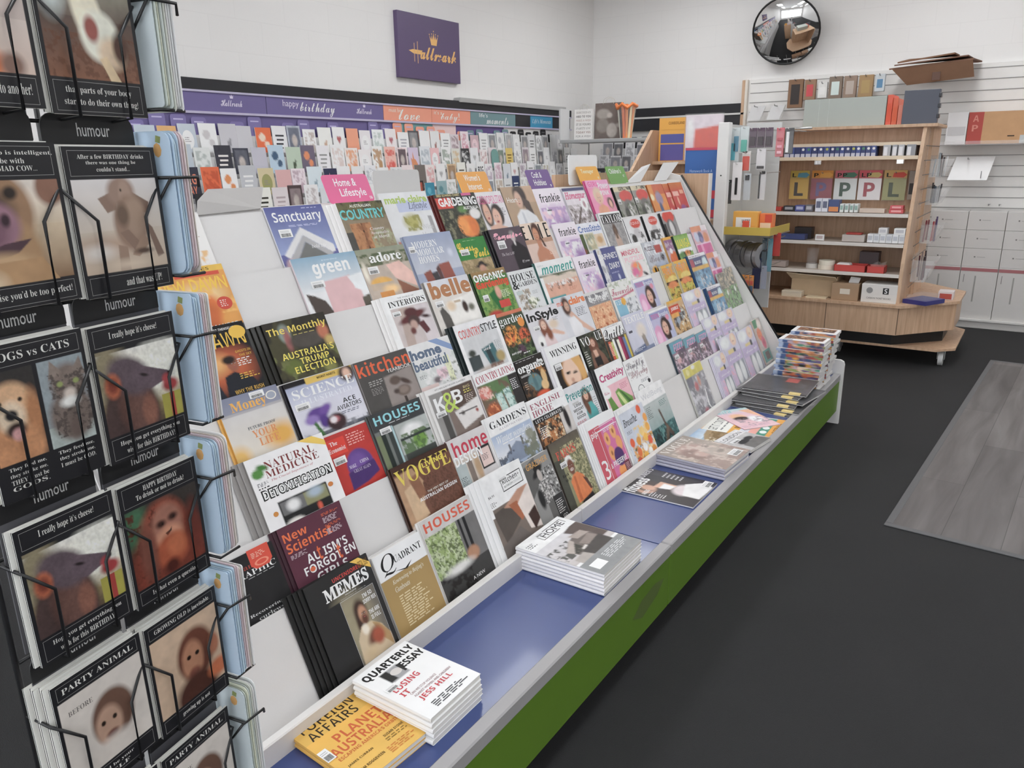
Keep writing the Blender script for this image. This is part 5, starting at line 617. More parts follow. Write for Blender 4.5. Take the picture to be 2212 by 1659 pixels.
def magazine(M, w, h, t, ops, sp, label, gl=0, group=None, res=46, name='magazine', copies=0, hv=None, step=(-.006, 0, 0), clabel='', cat='magazine', order=None, seed=None, sticker=True, bow=0):
    """M: frame at the lower left of the backmost copy; copies lie behind the front one"""
    NMAG[0] += 1; pm = (MATTE, SATIN, SATIN)[gl] if gl != 1 else PRINT
    mb, pb = body(w, h, t, sp); out = []
    for i in range(copies + 1):      # i = 0 is the front copy
        Mi = M @ Matrix.Translation((step[0] * i, step[1] * i, (copies - i) * t))
        if i == 0:
            root = mb.build(name, SATIN, None, Mi); pg = pb.build('pages', PAPER, root, Matrix()); rm, pgm = root.data, pg.data
            st = [o for o in ops if o[0] == 'R' and o[3] - o[1] <= .32 and o[4] - o[2] <= .17 and o[5][0] in 'def'][:1] if sticker else []
            H = hv or h; cm = MB()
            if H < h: cm.add([(0, 0, 0), (w, 0, 0), (w, h - H, 0), (0, h - H, 0)], [(0, 1, 2, 3)], sp)
            picture(cm, w, H, [o for o in ops if o not in st], res, seed or NMAG[0], bow=bow);
            if H < h: cm.v[4:] = [(p[0], p[1] + h - H, p[2]) for p in cm.v[4:]]
            cv = cm.build('cover', pm, root, Matrix.Translation((0, 0, t + .0002)))
            for o in st:
                s = bpy.data.objects.new('price_sticker', STICK_ME); COL.objects.link(s); s.parent = cv
                s.matrix_local = Matrix.Translation((o[1] * w, h - o[4] * H, .001)) @ Matrix.Diagonal(((o[3] - o[1]) * w, (o[4] - o[2]) * H, 1, 1))
            if gl == 2: MB().box((-.003, -.002, -.0002), (w + .003, h + .004, t + .004), 'ffffff', .001).build('film_wrapper', FILM, root, Matrix())
            tag(root, label, cat, group)
        else:
            c = bpy.data.objects.new(name, rm); COL.objects.link(c); c.matrix_local = Mi
            p = bpy.data.objects.new('pages', pgm); COL.objects.link(p); p.parent = c
            tag(c, clabel.format(('', 'first', 'second', 'third', 'fourth', 'fifth', 'sixth', 'seventh', 'eighth', 'ninth', 'tenth')[i]), cat, group); out.append(c)
    return root
ROWN = ('', 'bottom row', 'second row up', 'third row up', 'fourth row up', 'fifth row up', 'sixth row up', 'top row')
SHORT = {'greenbag': 'clear bag of green and brown toy figures', 'lilac': 'lilac toy magazine with doll and silver dress', 'dolls': 'teal and plum doll magazine in film', 'teen': 'violet teen magazine with dark haired girl', 'frankie': 'pale pink marbled magazine with black title', 'bluekid': 'blue toy brick magazine with yellow band', 'yellowkid': 'yellow striped cap children’s magazine', 'pinkkid': 'pink and orange children’s pouch magazine', 'horsebw': 'white racing magazine with red block', 'horser': 'riding magazine with red title blot', 'redmag': 'red magazine with pale bottles'}
_cnt = {}
for q in MAGS: _cnt[(q[7], q[0])] = _cnt.get((q[7], q[0]), 0) + 1
_seen = {}
for (row, y, w, v, h, n, t, key, dx, b0) in MAGS:
    d, sp, gl, ops = D[key]; T = tier(row)
    bottom = max(v - h, -.283 if row > 1 else -.238); h = v - bottom
    o = T + DV * bottom + NV * (b0 + .0008) + Vector((0, y, 0))
    k = (key, row); _seen[k] = _seen.get(k, 0) + 1; tot = _cnt[k]
    side = '' if tot == 1 else {2: ('left ', 'right '), 3: ('left ', 'middle ', 'right ')}[tot][_seen[k] - 1] + 'one, '
    if key in SHORT: lab = SHORT[key] + ', ' + side + ROWN[row]; cl = '{} copy behind the ' + lab
    else:
        lab = d; ws = d.split(); cl = '{} copy behind the ' + ' '.join(ws[:12]).rstrip(',')
        while cl.split()[-1] in ('with', 'a', 'and', 'the', 'in', 'above', 'on', 'to', 'its', 'before', 'beside', 'under', 'from', 'at', 'of', 'behind', 'over', 'one', 'an'): cl = ' '.join(cl.split()[:-1])
    res = 72 if row <= 2 and y < 2.7 else 60 if y < 2.2 else 44 if y < 3.1 else 34
    hv = None if row == 1 else min(h, (v + S0[row] - S0[row - 1]) / .9)
    magazine(frame(o, (0, 1, 0), DV), w, h, t, ops, sp, lab, gl, 'magazines on the tiered stand', res, copies=n - 1, hv=hv, step=(-dx, 0, 0), clabel=cl)
# ---------------------------------------------------------------- piles lying on the blue shelf (cover top towards the stand)
SH = .2925
def pile(x0, y0, w, h, t, n, ops, sp, label, clabel, gl=0, rz=0, res=60, jit=.002, z0=SH, group=None, spread=(0, 0), name='magazine', cat='magazine', **kw):
    r = random.Random(int(x0 * 1000)); a = math.radians(rz)
    for i in range(n - 1):
        M = Matrix.Translation((x0 + r.uniform(-jit, jit) + spread[0] * i, y0 + r.uniform(-jit, jit) + spread[1] * i, z0 + i * t)) @ Matrix.Rotation(a, 4, 'Z') @ frame((0, 0, 0), (0, 1, 0), (-1, 0, 0))
        if i == 0: mb, pb = body(w, h, t * .97, sp); rt = mb.build(name, SATIN, None, M); pg = pb.build('pages', PAPER, rt, Matrix()); rm, pm = rt.data, pg.data
        else:
            rt = bpy.data.objects.new(name, rm); COL.objects.link(rt); rt.matrix_local = M
            p = bpy.data.objects.new('pages', pm); COL.objects.link(p); p.parent = rt
        tag(rt, clabel.format(('lowest', 'second lowest', 'third lowest', 'fourth lowest', 'fifth lowest', 'sixth lowest', 'seventh lowest', 'eighth lowest')[i]), cat, group)
    M = Matrix.Translation((x0, y0, z0 + (n - 1) * t)) @ Matrix.Rotation(a, 4, 'Z') @ frame((0, 0, 0), (0, 1, 0), (-1, 0, 0))
    return magazine(M, w, h, t * .97, ops, sp, label, gl, group, res, name=name, cat=cat, **kw)
QE = [('f', 'e9e9ec'), ('r', .24, .2, .55, .36, '9a9a9c'), ('r', .24, .2, .36, .34, '242424'), ('n', 5, .02), ('t', 'QUARTERLY', 'b', .06, .06, .97, .18, '131313', 0, .02), ('t', 'ESSAY', 'b', .56, .2, .98, .3, '131313', 0, .02), ('E', .44, .27, .09, .05, 'c9c4c0'), ('R', .52, .2, .56, .34, '2a2a2a'), ('t', 'LOSING', 'b', .12, .42, .58, .5, 'c23a45'), ('t', 'IT', 'b', .12, .53, .26, .6, 'c23a45'), ('t', 'CAN WE STOP VIOLENCE', 's', .2, .61, .68, .64, '8a5a60'), ('t', 'AGAINST WOMEN AND CHILDREN?', 's', .2, .66, .9, .69, '8a5a60'), ('t', 'JESS HILL', 'b', .2, .71, .8, .79, 'c23a45'), ('L', .22, .86, .94, .96, 4, '3a3a40'), ('R', .06, .37, .26, .45, 'd9d9d9'), ('L', .1, .42, .3, .46, 1, '333')]
pile(-.925, 1.028, .18, .234, .0136, 5, QE, 'e4e3e6', 'white essay paperback with red and black lettering, topmost of its pile', '{} copy in the near pile of white essay paperbacks', group='white essay paperbacks', res=40, jit=.004)
HM = [('f', 'e6e4e8'), ('g', 'c9c7cb', 'bdb6b4', .24, .7), ('p', '5a4d49', .62, .26, 1, .2, 1, .62, .82, .62), ('p', '6b615c', .2, .5, .44, .4, .7, .36, .86, .44, .8, .7, .3, .72), ('N', 12, .5, '3a3b34', .0, .36, .46, .6), ('p', 'b0a49c', .2, .5, .5, .38, .5, .44, .24, .58), ('p', 'a3968e', .56, .34, .82, .36, .84, .46, .6, .44), ('p', '8c7f78', .5, .5, .8, .46, .86, .62, .6, .66), ('p', 'cfc8c2', .4, .58, .52, .56, .52, .64, .42, .66), ('p', '4a4542', .26, .62, .86, .56, .86, .74, .3, .74), ('p', 'a8a09a', .1, .64, .34, .62, .38, .74, .1, .74), ('r', 0, .74, 1, 1, '8b8d8e'), ('r', 0, 0, 1, .22, 'e8e6ea'), ('n', 14, .1), ('X', .34, .05, .93, .175, .01, '2a2a2c'), ('R', .33, .04, .5, .085, 'e8e6ea'), ('R', .72, .14, .95, .19, 'e8e6ea'), ('t', 'HOME', 's', .4, .07, .88, .155, '222224'), ('L', .4, .79, .96, .9, 5, 'c9cbcc'), ('R', .08, .8, .3, .92, 'e6e6e6'), ('L', .04, .1, .2, .18, 3, '66666a')]
pile(-.885, 1.748, .25, .305, .0122, 6, HM, 'e2e0e6', 'white home magazine with a grey concrete house, topmost of the thick pile', '{} copy in the thick pile of white home magazines', group='thick white home magazines', res=70, jit=.0015)
FA = [('f', 'e2ab38'), ('r', 0, .0, 1, .3, 'd6a83e'), ('g', 'e3ad3a', 'deb045', .3, 1), ('n', 5, .04), ('t', 'FOREIGN', 'b', .1, .06, .86, .17, '2a1d10', 0, -.015), ('t', 'AFFAIRS', 'b', .1, .19, .8, .3, '2a1d10', 0, -.015), ('t', 'PLANET', 'b', .28, .37, .98, .48, 'c85a1e'), ('t', 'AUSTRALIA', 'b', .1, .5, .99, .61, 'c85a1e'), ('t', 'ESCAPING AMERICA’S ORBIT', 'b', .1, .63, .98, .67, 'c8641e'), ('t', 'SUSAN STONE', 'b', .66, .72, .96, .75, '5a4210'), ('t', 'JAMES CURRAN', 'b', .1, .75, .46, .78, '5a4210'), ('t', 'SAM ROGGEVEEN', 'b', .14, .86, .5, .89, '5a4210'), ('L', .64, .77, .98, .82, 2, '8a6a20'), ('L', .55, .86, .95, .95, 4, 'c8741e'), ('R', .0, .44, .12, .6, 'e6e4df')]
pile(-.955, .845, .185, .245, .012, 2, FA, 'd9a63a', 'yellow policy journal with orange headline at the near end of the blue shelf', '{} copy under the yellow policy journal', rz=-4, group='yellow policy journals', spread=(-.015, -.01))
FI = [('f', '2a262c'), ('e', .24, .3, .16, .12, 'c99a80', .04), ('e', .36, .26, .2, .16, '3a2420', .06), ('e', .3, .3, .09, .1, 'c99a80', .04), ('p', 'd3a488', .36, .34, .6, .36, .58, .6, .4, .56), ('p', 'e6e2e4', .36, .42, .56, .42, .54, .58, .4, .56), ('e', .48, .72, .2, .14, 'd9cdd0', .06), ('p', 'e6e4e8', .3, .76, .7, .66, .9, .86, .8, 1, .3, .98), ('r', .8, .05, 1, .5, '39363c'), ('n', 8, .1), ('t', 'fitness', 'b', .02, .05, .6, .22, 'e6e3ea', 0, .02), ('t', 'WOMEN’S', 'b', .52, .02, .98, .12, 'd9d6dc'), ('t', 'AMAZING', 'b', .04, .3, .22, .36, 'eee'), ('L', .04, .4, .2, .62, 6, 'ddd'), ('L', .78, .3, .98, .6, 5, 'ccc'), ('R', .74, .84, .98, .96, 'e8e6ea')]
pile(-.886, 2.437, .255, .296, .006, 1, FI, 'e0dee4', 'single dark fitness magazine lying on the blue shelf, woman in white sportswear', '', gl=1, group='magazines lying on the blue shelf')
VO = [('f', '9c8378'), ('g', '8f8074', 'a99a8c', 0, .6), ('e', .46, .36, .28, .22, 'b08e82', .1), ('e', .3, .46, .2, .2, '8a6a5e', .1), ('e', .4, .52, .12, .1, 'c2a093', .06), ('e', .68, .44, .1, .05, '6e5f58', .04), ('p', 'b0a296', .5, .44, .8, .5, .86, .8, .4, .86), ('e', .7, .68, .1, .04, '8d7f74', .03), ('N', 9, .6, 'c9b6aa', 0, .2, 1, 1), ('n', 8, .1), ('t', 'VOGUE', 'S', .06, .03, .9, .16, 'd9d2cc', 0, -.02), ('R', .6, .8, .9, .94, 'e3e2e0'), ('L', .62, .82, .88, .92, 6, '99a')]
pile(-.872, 2.735, .262, .30, .0125, 4, VO, 'a9a8b8', 'film wrapped beige fashion magazine, topmost of its pile', '{} copy in the film wrapped beige fashion pile', gl=2, rz=-3, group='film wrapped beige fashion magazines', spread=(-.004, .003))
CA = [('f', '8fae c8'.replace(' ', '')), ('g', '7fa6d0', 'c3d2de', 0, .34), ('p', 'a58a62', 0, .36, .2, .3, .4, .4, .7, .32, 1, .3, 1, .8, 0, .8), ('N', 10, .5, '7a6038', 0, .4, 1, 1), ('N', 30, .56, 'e2d8c0', .1, .42, .6, .56), ('r', .5, 0, .8, .05, '5fa596'), ('n', 12, .1), ('L', .1, .8, .9, .95, 3, 'e8e2d6')]
pile(-.92, 3.02, .235, .28, .006, 2, CA, 'd9d6d2', 'travel magazine with blue sky above golden stone ruins on the blue shelf', '{} copy under the travel magazine with stone ruins', rz=4, z0=SH, group='magazines lying on the blue shelf', spread=(0, .004))
BW = [('f', 'b4b2b2'), ('r', 0, 0, 1, .3, 'd0cecf'), ('e', .4, .6, .2, .12, '2a2a2c', .04), ('e', .66, .56, .16, .1, '323234', .04), ('p', '6a6866', .2, .7, .9, .64, 1, 1, .2, 1), ('n', 9, .14), ('t', 'LONDON', 's', .06, .12, .9, .26, '4a4a4c'), ('R', .12, .36, .44, .5, 'e6e6e4')]
pile(-.872, 3.05, .2, .17, .007, 2, BW, 'b9b7b6', 'small grey magazine with black shapes overlapping the travel magazine', '{} copy under the small grey magazine', rz=-8, z0=SH + .0122, group='magazines lying on the blue shelf')
CL = [('f', 'ece6dc'), ('r', 0, 0, 1, .04, 'e2b06a'), ('r', 0, .4, .96, .52, 'e0a438'), ('r', 0, .52, .96, .64, 'c9cdd6'), ('r', 0, .64, .96, .75, 'e3a094'), ('r', 0, .75, .96, .86, '3f8f78'), ('r', 0, .86, 1, 1, 'dd9c34'), ('n', 6, .05), ('t', 'GET IT CONTROLLED', 's', .06, .12, .9, .24, '3a3a3a'), ('t', 'NEW', 'b', .3, .42, .5, .5, '3a2a10'), ('E', .3, .8, .07, .045, 'd9e6e0'), ('E', .5, .8, .07, .045, 'd9e6e0'), ('E', .7, .8, .07, .045, 'd9e6e0'), ('L', .1, .28, .8, .33, 1, '888'), ('t', 'AUSTRALIA', 's', .3, .9, .8, .96, '6a4a10')]
pile(-.838, 3.27, .31, .345, .005, 1, CL, 'dd9c34', 'large cream planner with coloured bands and a yellow foot on the shelf', '', rz=3, res=60, group='magazines lying on the blue shelf', name='wall_planner', cat='planner')
PK = [('f', 'dfb9c0'), ('g', 'a9d0cf', 'e0b8c6', 0, .26), ('e', .4, .4, .2, .14, 'e3b48e', .06), ('e', .4, .5, .2, .09, '33241f', .04), ('e', .72, .6, .16, .16, 'e9e0e6', .08), ('p', 'e6b08c', .7, .1, 1, .1, 1, .6), ('N', 10, .6, '9a8a94', .2, .5, 1, .9), ('n', 8, .08), ('t', 'wild', 'k', .04, .04, .5, .18, '7fc0c4'), ('L', .06, .84, .9, .95, 3, 'c9a3b4')]
pile(-.99, 3.34, .2, .27, .004, 1, PK, 'd9a9b8', 'pink magazine turned askew on top of the cream planner', '', rz=-36, z0=SH + .0055, group='magazines lying on the blue shelf')
# pile of black film wrapped packs sagging at the far end
BK = [('f', '1d1c20'), ('N', 7, .56, '3f3e46', 0, 0, 1, 1), ('r', .2, .1, .8, .5, '2c2a30'), ('r', .7, .56, .92, .7, 'b8342c'), ('n', 8, .2)]
for i in range(6):
    rt = pile(-.862 + (i % 2) * .03, 3.635 + .03 * i, .30, .315, .006, 1, BK, '232226', 'black film wrapped activity pack, %s up in the slumped pile' % ('lowest', 'second', 'third', 'fourth', 'fifth', 'topmost')[i] if 0 < i < 5 else '%s black film wrapped activity pack of the slumped pile' % ('lowest' if i == 0 else 'topmost'), '', gl=2, rz=-8 + 5 * (i % 3), z0=SH + .0005 + i * .0145, group='black film wrapped activity packs', name='activity_pack', cat='magazine pack', res=30)
    pgw = MB().box((.0, 0, -.0028), (.30, .315, -.0004), 'dedddc', .001); pgw.build('pages', PAPER, rt, Matrix())
    s = MB(); s.box((-.0005, .03, .0), (.03, .085, .0075), 'd9c06a', .001); s.build('price_sticker', MATTE, rt, Matrix())
# two towers of manga volumes
def manga(i):
    r = random.Random(50 + i); pal = ('a24a42', '4f8c74', 'c98a5a', '7a4a5e', 'dcc7a8', '3d4f74', 'c0623f', '8d9a5a', 'b9a0ac', '2d3a34', 'd9a23c', '6a5a80')
    return r, pal
def manga_body(i, w, h, t):
    r, pal = manga(i); m = MB(); m.box((0, 0, 0), (w, h, t), 'd8d6d4', .0008)
    k = 26                                 # printed spine on the side x = 0
    q = paint(k, 4, [('f', pal[i % 12])] + [('e', r.random(), r.random(), .05 + .06 * r.random(), .35 + .3 * r.random(), r.choice(pal), .05) for _ in range(12)] + [('r', .0, 0, .1, 1, '9fb0cc'), ('r', .1, 0, .2, 1, '3f5a8a'), ('n', 6, .2)], i)
    vs = [(-.0004, h - h * a / k, t - t * b / 4) for b in range(5) for a in range(k + 1)]
    m.add(vs, [(b * (k + 1) + a, b * (k + 1) + a + 1, (b + 1) * (k + 1) + a + 1, (b + 1) * (k + 1) + a) for b in range(4) for a in range(k)], [tuple(c) for c in q.reshape(-1, 3)]); return m
MC = [('f', 'e6e4e4'), ('r', .3, .12, .9, .9, '8a5a44'), ('N', 9, .5, '3a2a26', .3, .12, .9, .9), ('N', 10, .6, 'd0a070', .3, .12, .9, .9), ('n', 6, .1), ('t', 'ONE', 'b', .06, .1, .24, .3, '3a4a6a')]
for tw in (0, 1):
    for i in range(18 + tw):
        z = SH + i * .0152; dx = .004 * math.sin(i * 2.1 + tw) + .0025 * (i - 9) * (1 if tw else .6) * .6; dy = .005 * math.sin(i * 1.7 + 2 * tw) + .0022 * i * .6
        M = Matrix.Translation((-.845 + dx + .006 * tw, 4.095 + .163 * tw + dy, z)) @ Matrix.Rotation(math.radians(2.2 * math.sin(i * 3.3)), 4, 'Z') @ frame((0, 0, 0), (0, 1, 0), (-1, 0, 0))
        o = manga_body(i + 20 * tw, .145, .235, .0148).build('comic_volume', SATIN, None, M)
        tag(o, 'comic volume, %s in the %s comic tower on the blue shelf' % (('topmost' if i == 17 + tw else 'lowest' if i == 0 else '%s from the bottom' % ('', 'second', 'third', 'fourth', 'fifth', 'sixth', 'seventh', 'eighth', 'ninth', 'tenth', 'eleventh', 'twelfth', 'thirteenth', 'fourteenth', 'fifteenth', 'sixteenth', 'seventeenth', 'eighteenth')[i]), 'rear' if tw else 'front'), 'book', 'comic towers')
        if i == 17 + tw: picture(MB(), .145, .235, MC, 30, 5).build('cover', SATIN, o, Matrix.Translation((0, 0, .0152)))
# ============================================================ section signs on top of the magazine stand
def rounded(w, h, r=.012, n=4, top_only=False):
    out = []
    for cx, cy, a0 in ((w - r, h - r, 0), (r, h - r, 90), (r, r, 180), (w - r, r, 270)):
        if top_only and a0 >= 180: out.append((0 if a0 == 180 else w, 0)); continue
        out += [(cx + r * math.cos(math.radians(a0 + 90 * i / n)), cy + r * math.sin(math.radians(a0 + 90 * i / n))) for i in range(n + 1)]
    return out
def plate(w, h, t, col, r=.012, top_only=False):
    return MB().prism([(x, y, 0) for x, y in rounded(w, h, r, 4, top_only)], (0, 0, t), col)
T8 = tier(7)
def sign(y, v, w, h, col, texts, label, lean=None):
    yv = DV if lean is None else Vector((-math.sin(lean), 0, math.cos(lean)))
    o = T8 + DV * v + Vector((0, y, 0)) - NV * .004
    m = plate(w, h, .003, col)
    for t, f, x0, y0, x1, y1, c in texts:
        G, F = glyphs(t, f, .012); m.add([((x0 + g[0] * (x1 - x0)) * w, h - (y1 - g[1] * (y1 - y0)) * h, .0034) for g in G], F, c)
    return tag(m.build('section_sign', SATIN, None, frame(o, (0, 1, 0), yv)), label, 'sign', 'section signs on top of the magazine stand')
sign(1.72, .004, .198, .095, 'd9588c', [('Home &', 's', .22, .14, .7, .42, 'f4dde6'), ('Lifestyle', 's', .28, .5, .86, .86, 'f4dde6'), ('06', 's', .9, .8, .97, .92, 'f4dde6')], 'pink section sign reading Home and Lifestyle')
sign(2.40, .004, .195, .09, 'e29a2e', [('Women’s', 's', .2, .12, .72, .42, 'f6ead8'), ('Interest', 's', .24, .52, .7, .82, 'f6ead8'), ('10', 's', .88, .8, .95, .92, 'f6ead8')], 'orange section sign reading Womens Interest')
sign(2.885, .004, .19, .09, '6c4a8c', [('Craft &', 's', .2, .12, .62, .42, 'ece4f2'), ('Hobbies', 's', .2, .5, .72, .82, 'ece4f2'), ('9', 's', .86, .78, .92, .92, 'ece4f2')], 'purple section sign reading Craft and Hobbies')
sign(3.335, .012, .212, .09, 'e3a21e', [('Teenager', 's', .16, .16, .76, .46, 'f4e2b8'), ('08', 's', .86, .6, .93, .74, 'f4e2b8')], 'orange section sign reading Teenager')
sign(3.635, .004, .21, .095, '679b45', [('Children’s', 's', .12, .14, .76, .42, 'e9f2e0'), ('07', 's', .8, .5, .88, .64, 'e9f2e0')], 'green section sign reading Childrens')
def blank(pts, label, col='b7b6b5', t=.003):
    m = MB(); P = [Vector(p) for p in pts]; n = (P[1] - P[0]).cross(P[2] - P[0]).normalized(); m.prism(P, n * t, col)
    return tag(m.build('blank_sign', PAINT), label, 'sign', 'blank sign holders on the magazine stand')
m = plate(.29, .14, .003, 'f2f1f0', .015); tag(m.build('blank_sign', PAINT, None, frame((-1.90, 3.29, 1.385), (0, 1, 0), (-.05, 0, 1))), 'glossy blank white sign behind the Teenager sign', 'sign', 'blank sign holders on the magazine stand')
m = plate(.24, .105, .003, 'c4c3c2', .012); tag(m.build('blank_sign', PAINT, None, frame((-1.895, 1.965, 1.372), (0, 1, 0), (-.1, 0, 1))), 'blank light grey sign behind the Home and Lifestyle sign', 'sign', 'blank sign holders on the magazine stand')
blank([(-1.842, 1.24, 1.374), (-1.842, 1.445, 1.380), (-1.905, 1.51, 1.437), (-1.905, 1.325, 1.437), (-1.865, 1.262, 1.41)], 'grey blank sign bent over at the left end of the stand top', 'a5a2a0')
blank([(-1.85, 3.80, 1.378), (-1.85, 3.985, 1.380), (-1.93, 4.29, 1.473), (-1.93, 4.165, 1.457)], 'left one of two pale grey leaning blank signs at the far end of the stand', 'bdbcbb')
blank([(-1.85, 4.16, 1.378), (-1.85, 4.34, 1.380), (-1.93, 4.71, 1.479), (-1.93, 4.47, 1.476)], 'right one of two pale grey leaning blank signs at the far end of the stand', 'bdbcbb')
# ============================================================ greeting card rack along the left wall
RX = XL
rk = empty('card_rack', (-4.2, 5.0, 0)); tag(rk, 'long greeting card rack on the left wall with black header and coloured banners', 'card rack')
Y0, Y1 = 2.2, 7.64
MB().box((RX, Y0, 0), (RX + .03, Y1, 2.0), '8a8a8a').build('back_panel', PAINT, rk)
MB().box((RX, Y0, 1.947), (RX + .06, Y1, 2.017), '26262a', .003).build('header_strip', PAINT, rk)
MB().box((RX + .005, 5.66, 2.005), (RX + .075, 7.5, 2.045), 'a9a8a7', .003).build('header_trim', PAINT, rk)
def banner(y0, y1, col, texts=(), logo=None, z0=1.822, z1=1.944):
    w, h = y1 - y0 - .004, z1 - z0; m = MB().box((0, 0, 0), (w, h, .006), col, .001)
    for t, f, x0, ya, x1, yb, c in texts:
        G, F = glyphs(t, f); m.add([((x0 + g[0] * (x1 - x0)), h - (yb - g[1] * (yb - ya)) * h, .0066) for g in G], F, c)
    if logo is not None:
        G, F = glyphs('Hallmark', 'k', .01); m.add([(logo + g[0] * .16, .04 + g[1] * .04, .0066) for g in G], F, 'd9d2e6')
        m.add([(logo + .07 + a * .028, .088 + b * .022, .0066) for a, b in ((0, 1), (.12, 0), (.88, 0), (1, 1), (.72, .5), (.5, 1.2), (.28, .5))], [(0, 1, 2, 3, 4, 5, 6)], 'd9d2e6')
    m.build('banner', SATIN, rk, Matrix.Translation(-rk.location) @ frame((RX + .05, y0, z0), (0, 1, 0), (0, 0, 1)))
PU = '6d6296'
banner(2.2, 3.575, PU, [('happy', 's', .02, .16, .26, .6, 'd9d2e6'), ('birthday', 'k', .28, .22, .73, .95, 'f0ecf6')], 1.02)
banner(3.575, 4.70, PU, [('happy', 's', .136, .16, .275, .6, 'd9d2e6'), ('birthday', 'k', .285, .22, .61, .95, 'f0ecf6')], .83)
banner(4.70, 5.285, 'ec9679', [('must be', 's', .06, .2, .2, .44, 'f6dccf'), ('love', 'k', .17, .24, .43, .9, 'f8e6dc')])
banner(5.285, 5.83, 'ea9276', [('it’s a', 's', .03, .18, .14, .42, 'f6dccf'), ('baby!', 'k', .12, .24, .38, .95, 'f8e6dc')])
banner(5.83, 6.557, '6d8f94', [('life’s', 's', .13, .14, .26, .42, 'dfe9ea'), ('moments', 'k', .24, .34, .6, .88, 'eef4f4')])
banner(6.557, 6.824, '2b2b2f'); banner(6.824, 7.254, '2f93bd', [('Life’s Moments', 'i', .03, .3, .39, .72, 'd9eef6')]); banner(7.254, 7.62, '2b2b2f')
for y0, y1, c in ((2.2, 4.84, '6a5f93'), (4.84, 5.3, '6fa0a2'), (5.3, 5.62, 'e3c6c4'), (5.62, 6.36, '5f4b86'), (6.36, 7.64, 'd6d4d2')):
    MB().box((RX + .03, y0, 1.60), (RX + .05, y1 - .003, 1.818), c, .001).build('lower_panel', PAINT, rk)
MB().box((RX + .035, 2.2, 1.812), (RX + .064, 7.64, 1.826), 'b9b2cc').build('banner_rail', PAINT, rk)
MB().box((RX + .035, 2.2, 1.938), (RX + .064, 7.64, 1.95), 'b9b2cc').build('banner_rail', PAINT, rk)
CT = [(RX + .075 + .083 * j, 1.745 - .132 * j) for j in range(7)]       # (x, top of the cards) for each tier
for j, (x, z) in enumerate(CT):
    m = MB(); m.box((x - .012, Y0, z - .285), (x - .006, Y1, z - .06), 'c3c2c2'); m.box((x - .012, Y0, z - .19), (x + .055, Y1, z - .184), 'bdbcbc'); m.box((x + .05, Y0, z - .19), (x + .056, Y1, z - .165), 'c9c8c8')
    m.build('card_tier', PAINT, rk)
MB().box((RX, Y0, 0), (CT[-1][0] + .06, Y1, .62), 'b4b3b2', .004).build('plinth', PAINT, rk)
# category tabs behind the top row
r = random.Random(4)
for i in range(38):
    y = 2.3 + i * .1385
    c = '7a6fa6' if y < 4.75 else ('ee9a80' if y < 5.65 else ('6d8c94' if y < 6.4 else '232326'))
    z = 1.70 + r.uniform(-.02, .035); w = .105 if y < 6.4 else .1
    if y < 6.35 and r.random() < .2: continue
    m = plate(w, .13, .002, c, .018, True); m.box((.02, .098, .002), (w - .02, .106, .0023), 'b9b0d6' if y < 6.4 else '6a6a6e')
    m.build('category_tab', SATIN, rk, Matrix.Translation(-rk.location) @ frame((RX + .062, y, z - .05), (0, 1, 0), (-.05, 0, 1)))
# ---- the cards
MOTIF = {
 'f': lambda c: [('N', 5, .5, c, .1, .1, .9, .9), ('e', .7, .7, .18, .14, c, .05)],
 'b': lambda c: [('e', .5, .62, .12, .1, c, .03), ('e', .58, .5, .06, .05, c, .03), ('r', .46, .7, .48, .84, c)],
 't': lambda c: [('R', .2, .3, .8, .36, c), ('R', .26, .44, .76, .5, c), ('R', .2, .58, .7, .64, c), ('R', .3, .72, .66, .77, c)],
 'd': lambda c: [('e', .4, .35, .2, .15, c, .02), ('e', .66, .6, .16, .12, c, .02)],
 'p': lambda c: [('r', .12, .12, .88, .88, c), ('e', .5, .5, .2, .2, 'bbb0aa', .08), ('n', 6, .2)],
 'x': lambda c: [],
 'h': lambda c: [('e', .42, .4, .1, .07, c, .02), ('e', .58, .4, .1, .07, c, .02), ('p', c, .33, .42, .67, .42, .5, .6)],
 'n': lambda c: [('t', '50', 'S', .24, .3, .76, .6, c)],
 's': lambda c: [('t', 'BIG', 'b', .16, .2, .84, .5, c), ('t', 'DAY', 'b', .2, .56, .8, .8, c)],
 'g': lambda c: [('g', 'd6dde8', c, 0, .8)],
 'o': lambda c: [('P', c, .3, .9, .2, .4, .36, .5, .42, .16, .52, .46, .66, .5, .84, .68, .8, .9)],
 'v': lambda c: [('E', .5, .5, .34, .3, c), ('L', .32, .42, .68, .6, 3, '8a8288')],
}
NAMES = {'f': 'with flowers', 'b': 'with a bird', 't': 'with lettering', 'd': 'with two spots', 'p': 'with a picture', 'x': 'left plain', 'h': 'with a heart', 'n': 'with a number', 's': 'with capitals', 'g': 'fading downwards', 'o': 'with an animal', 'v': 'with an oval'}
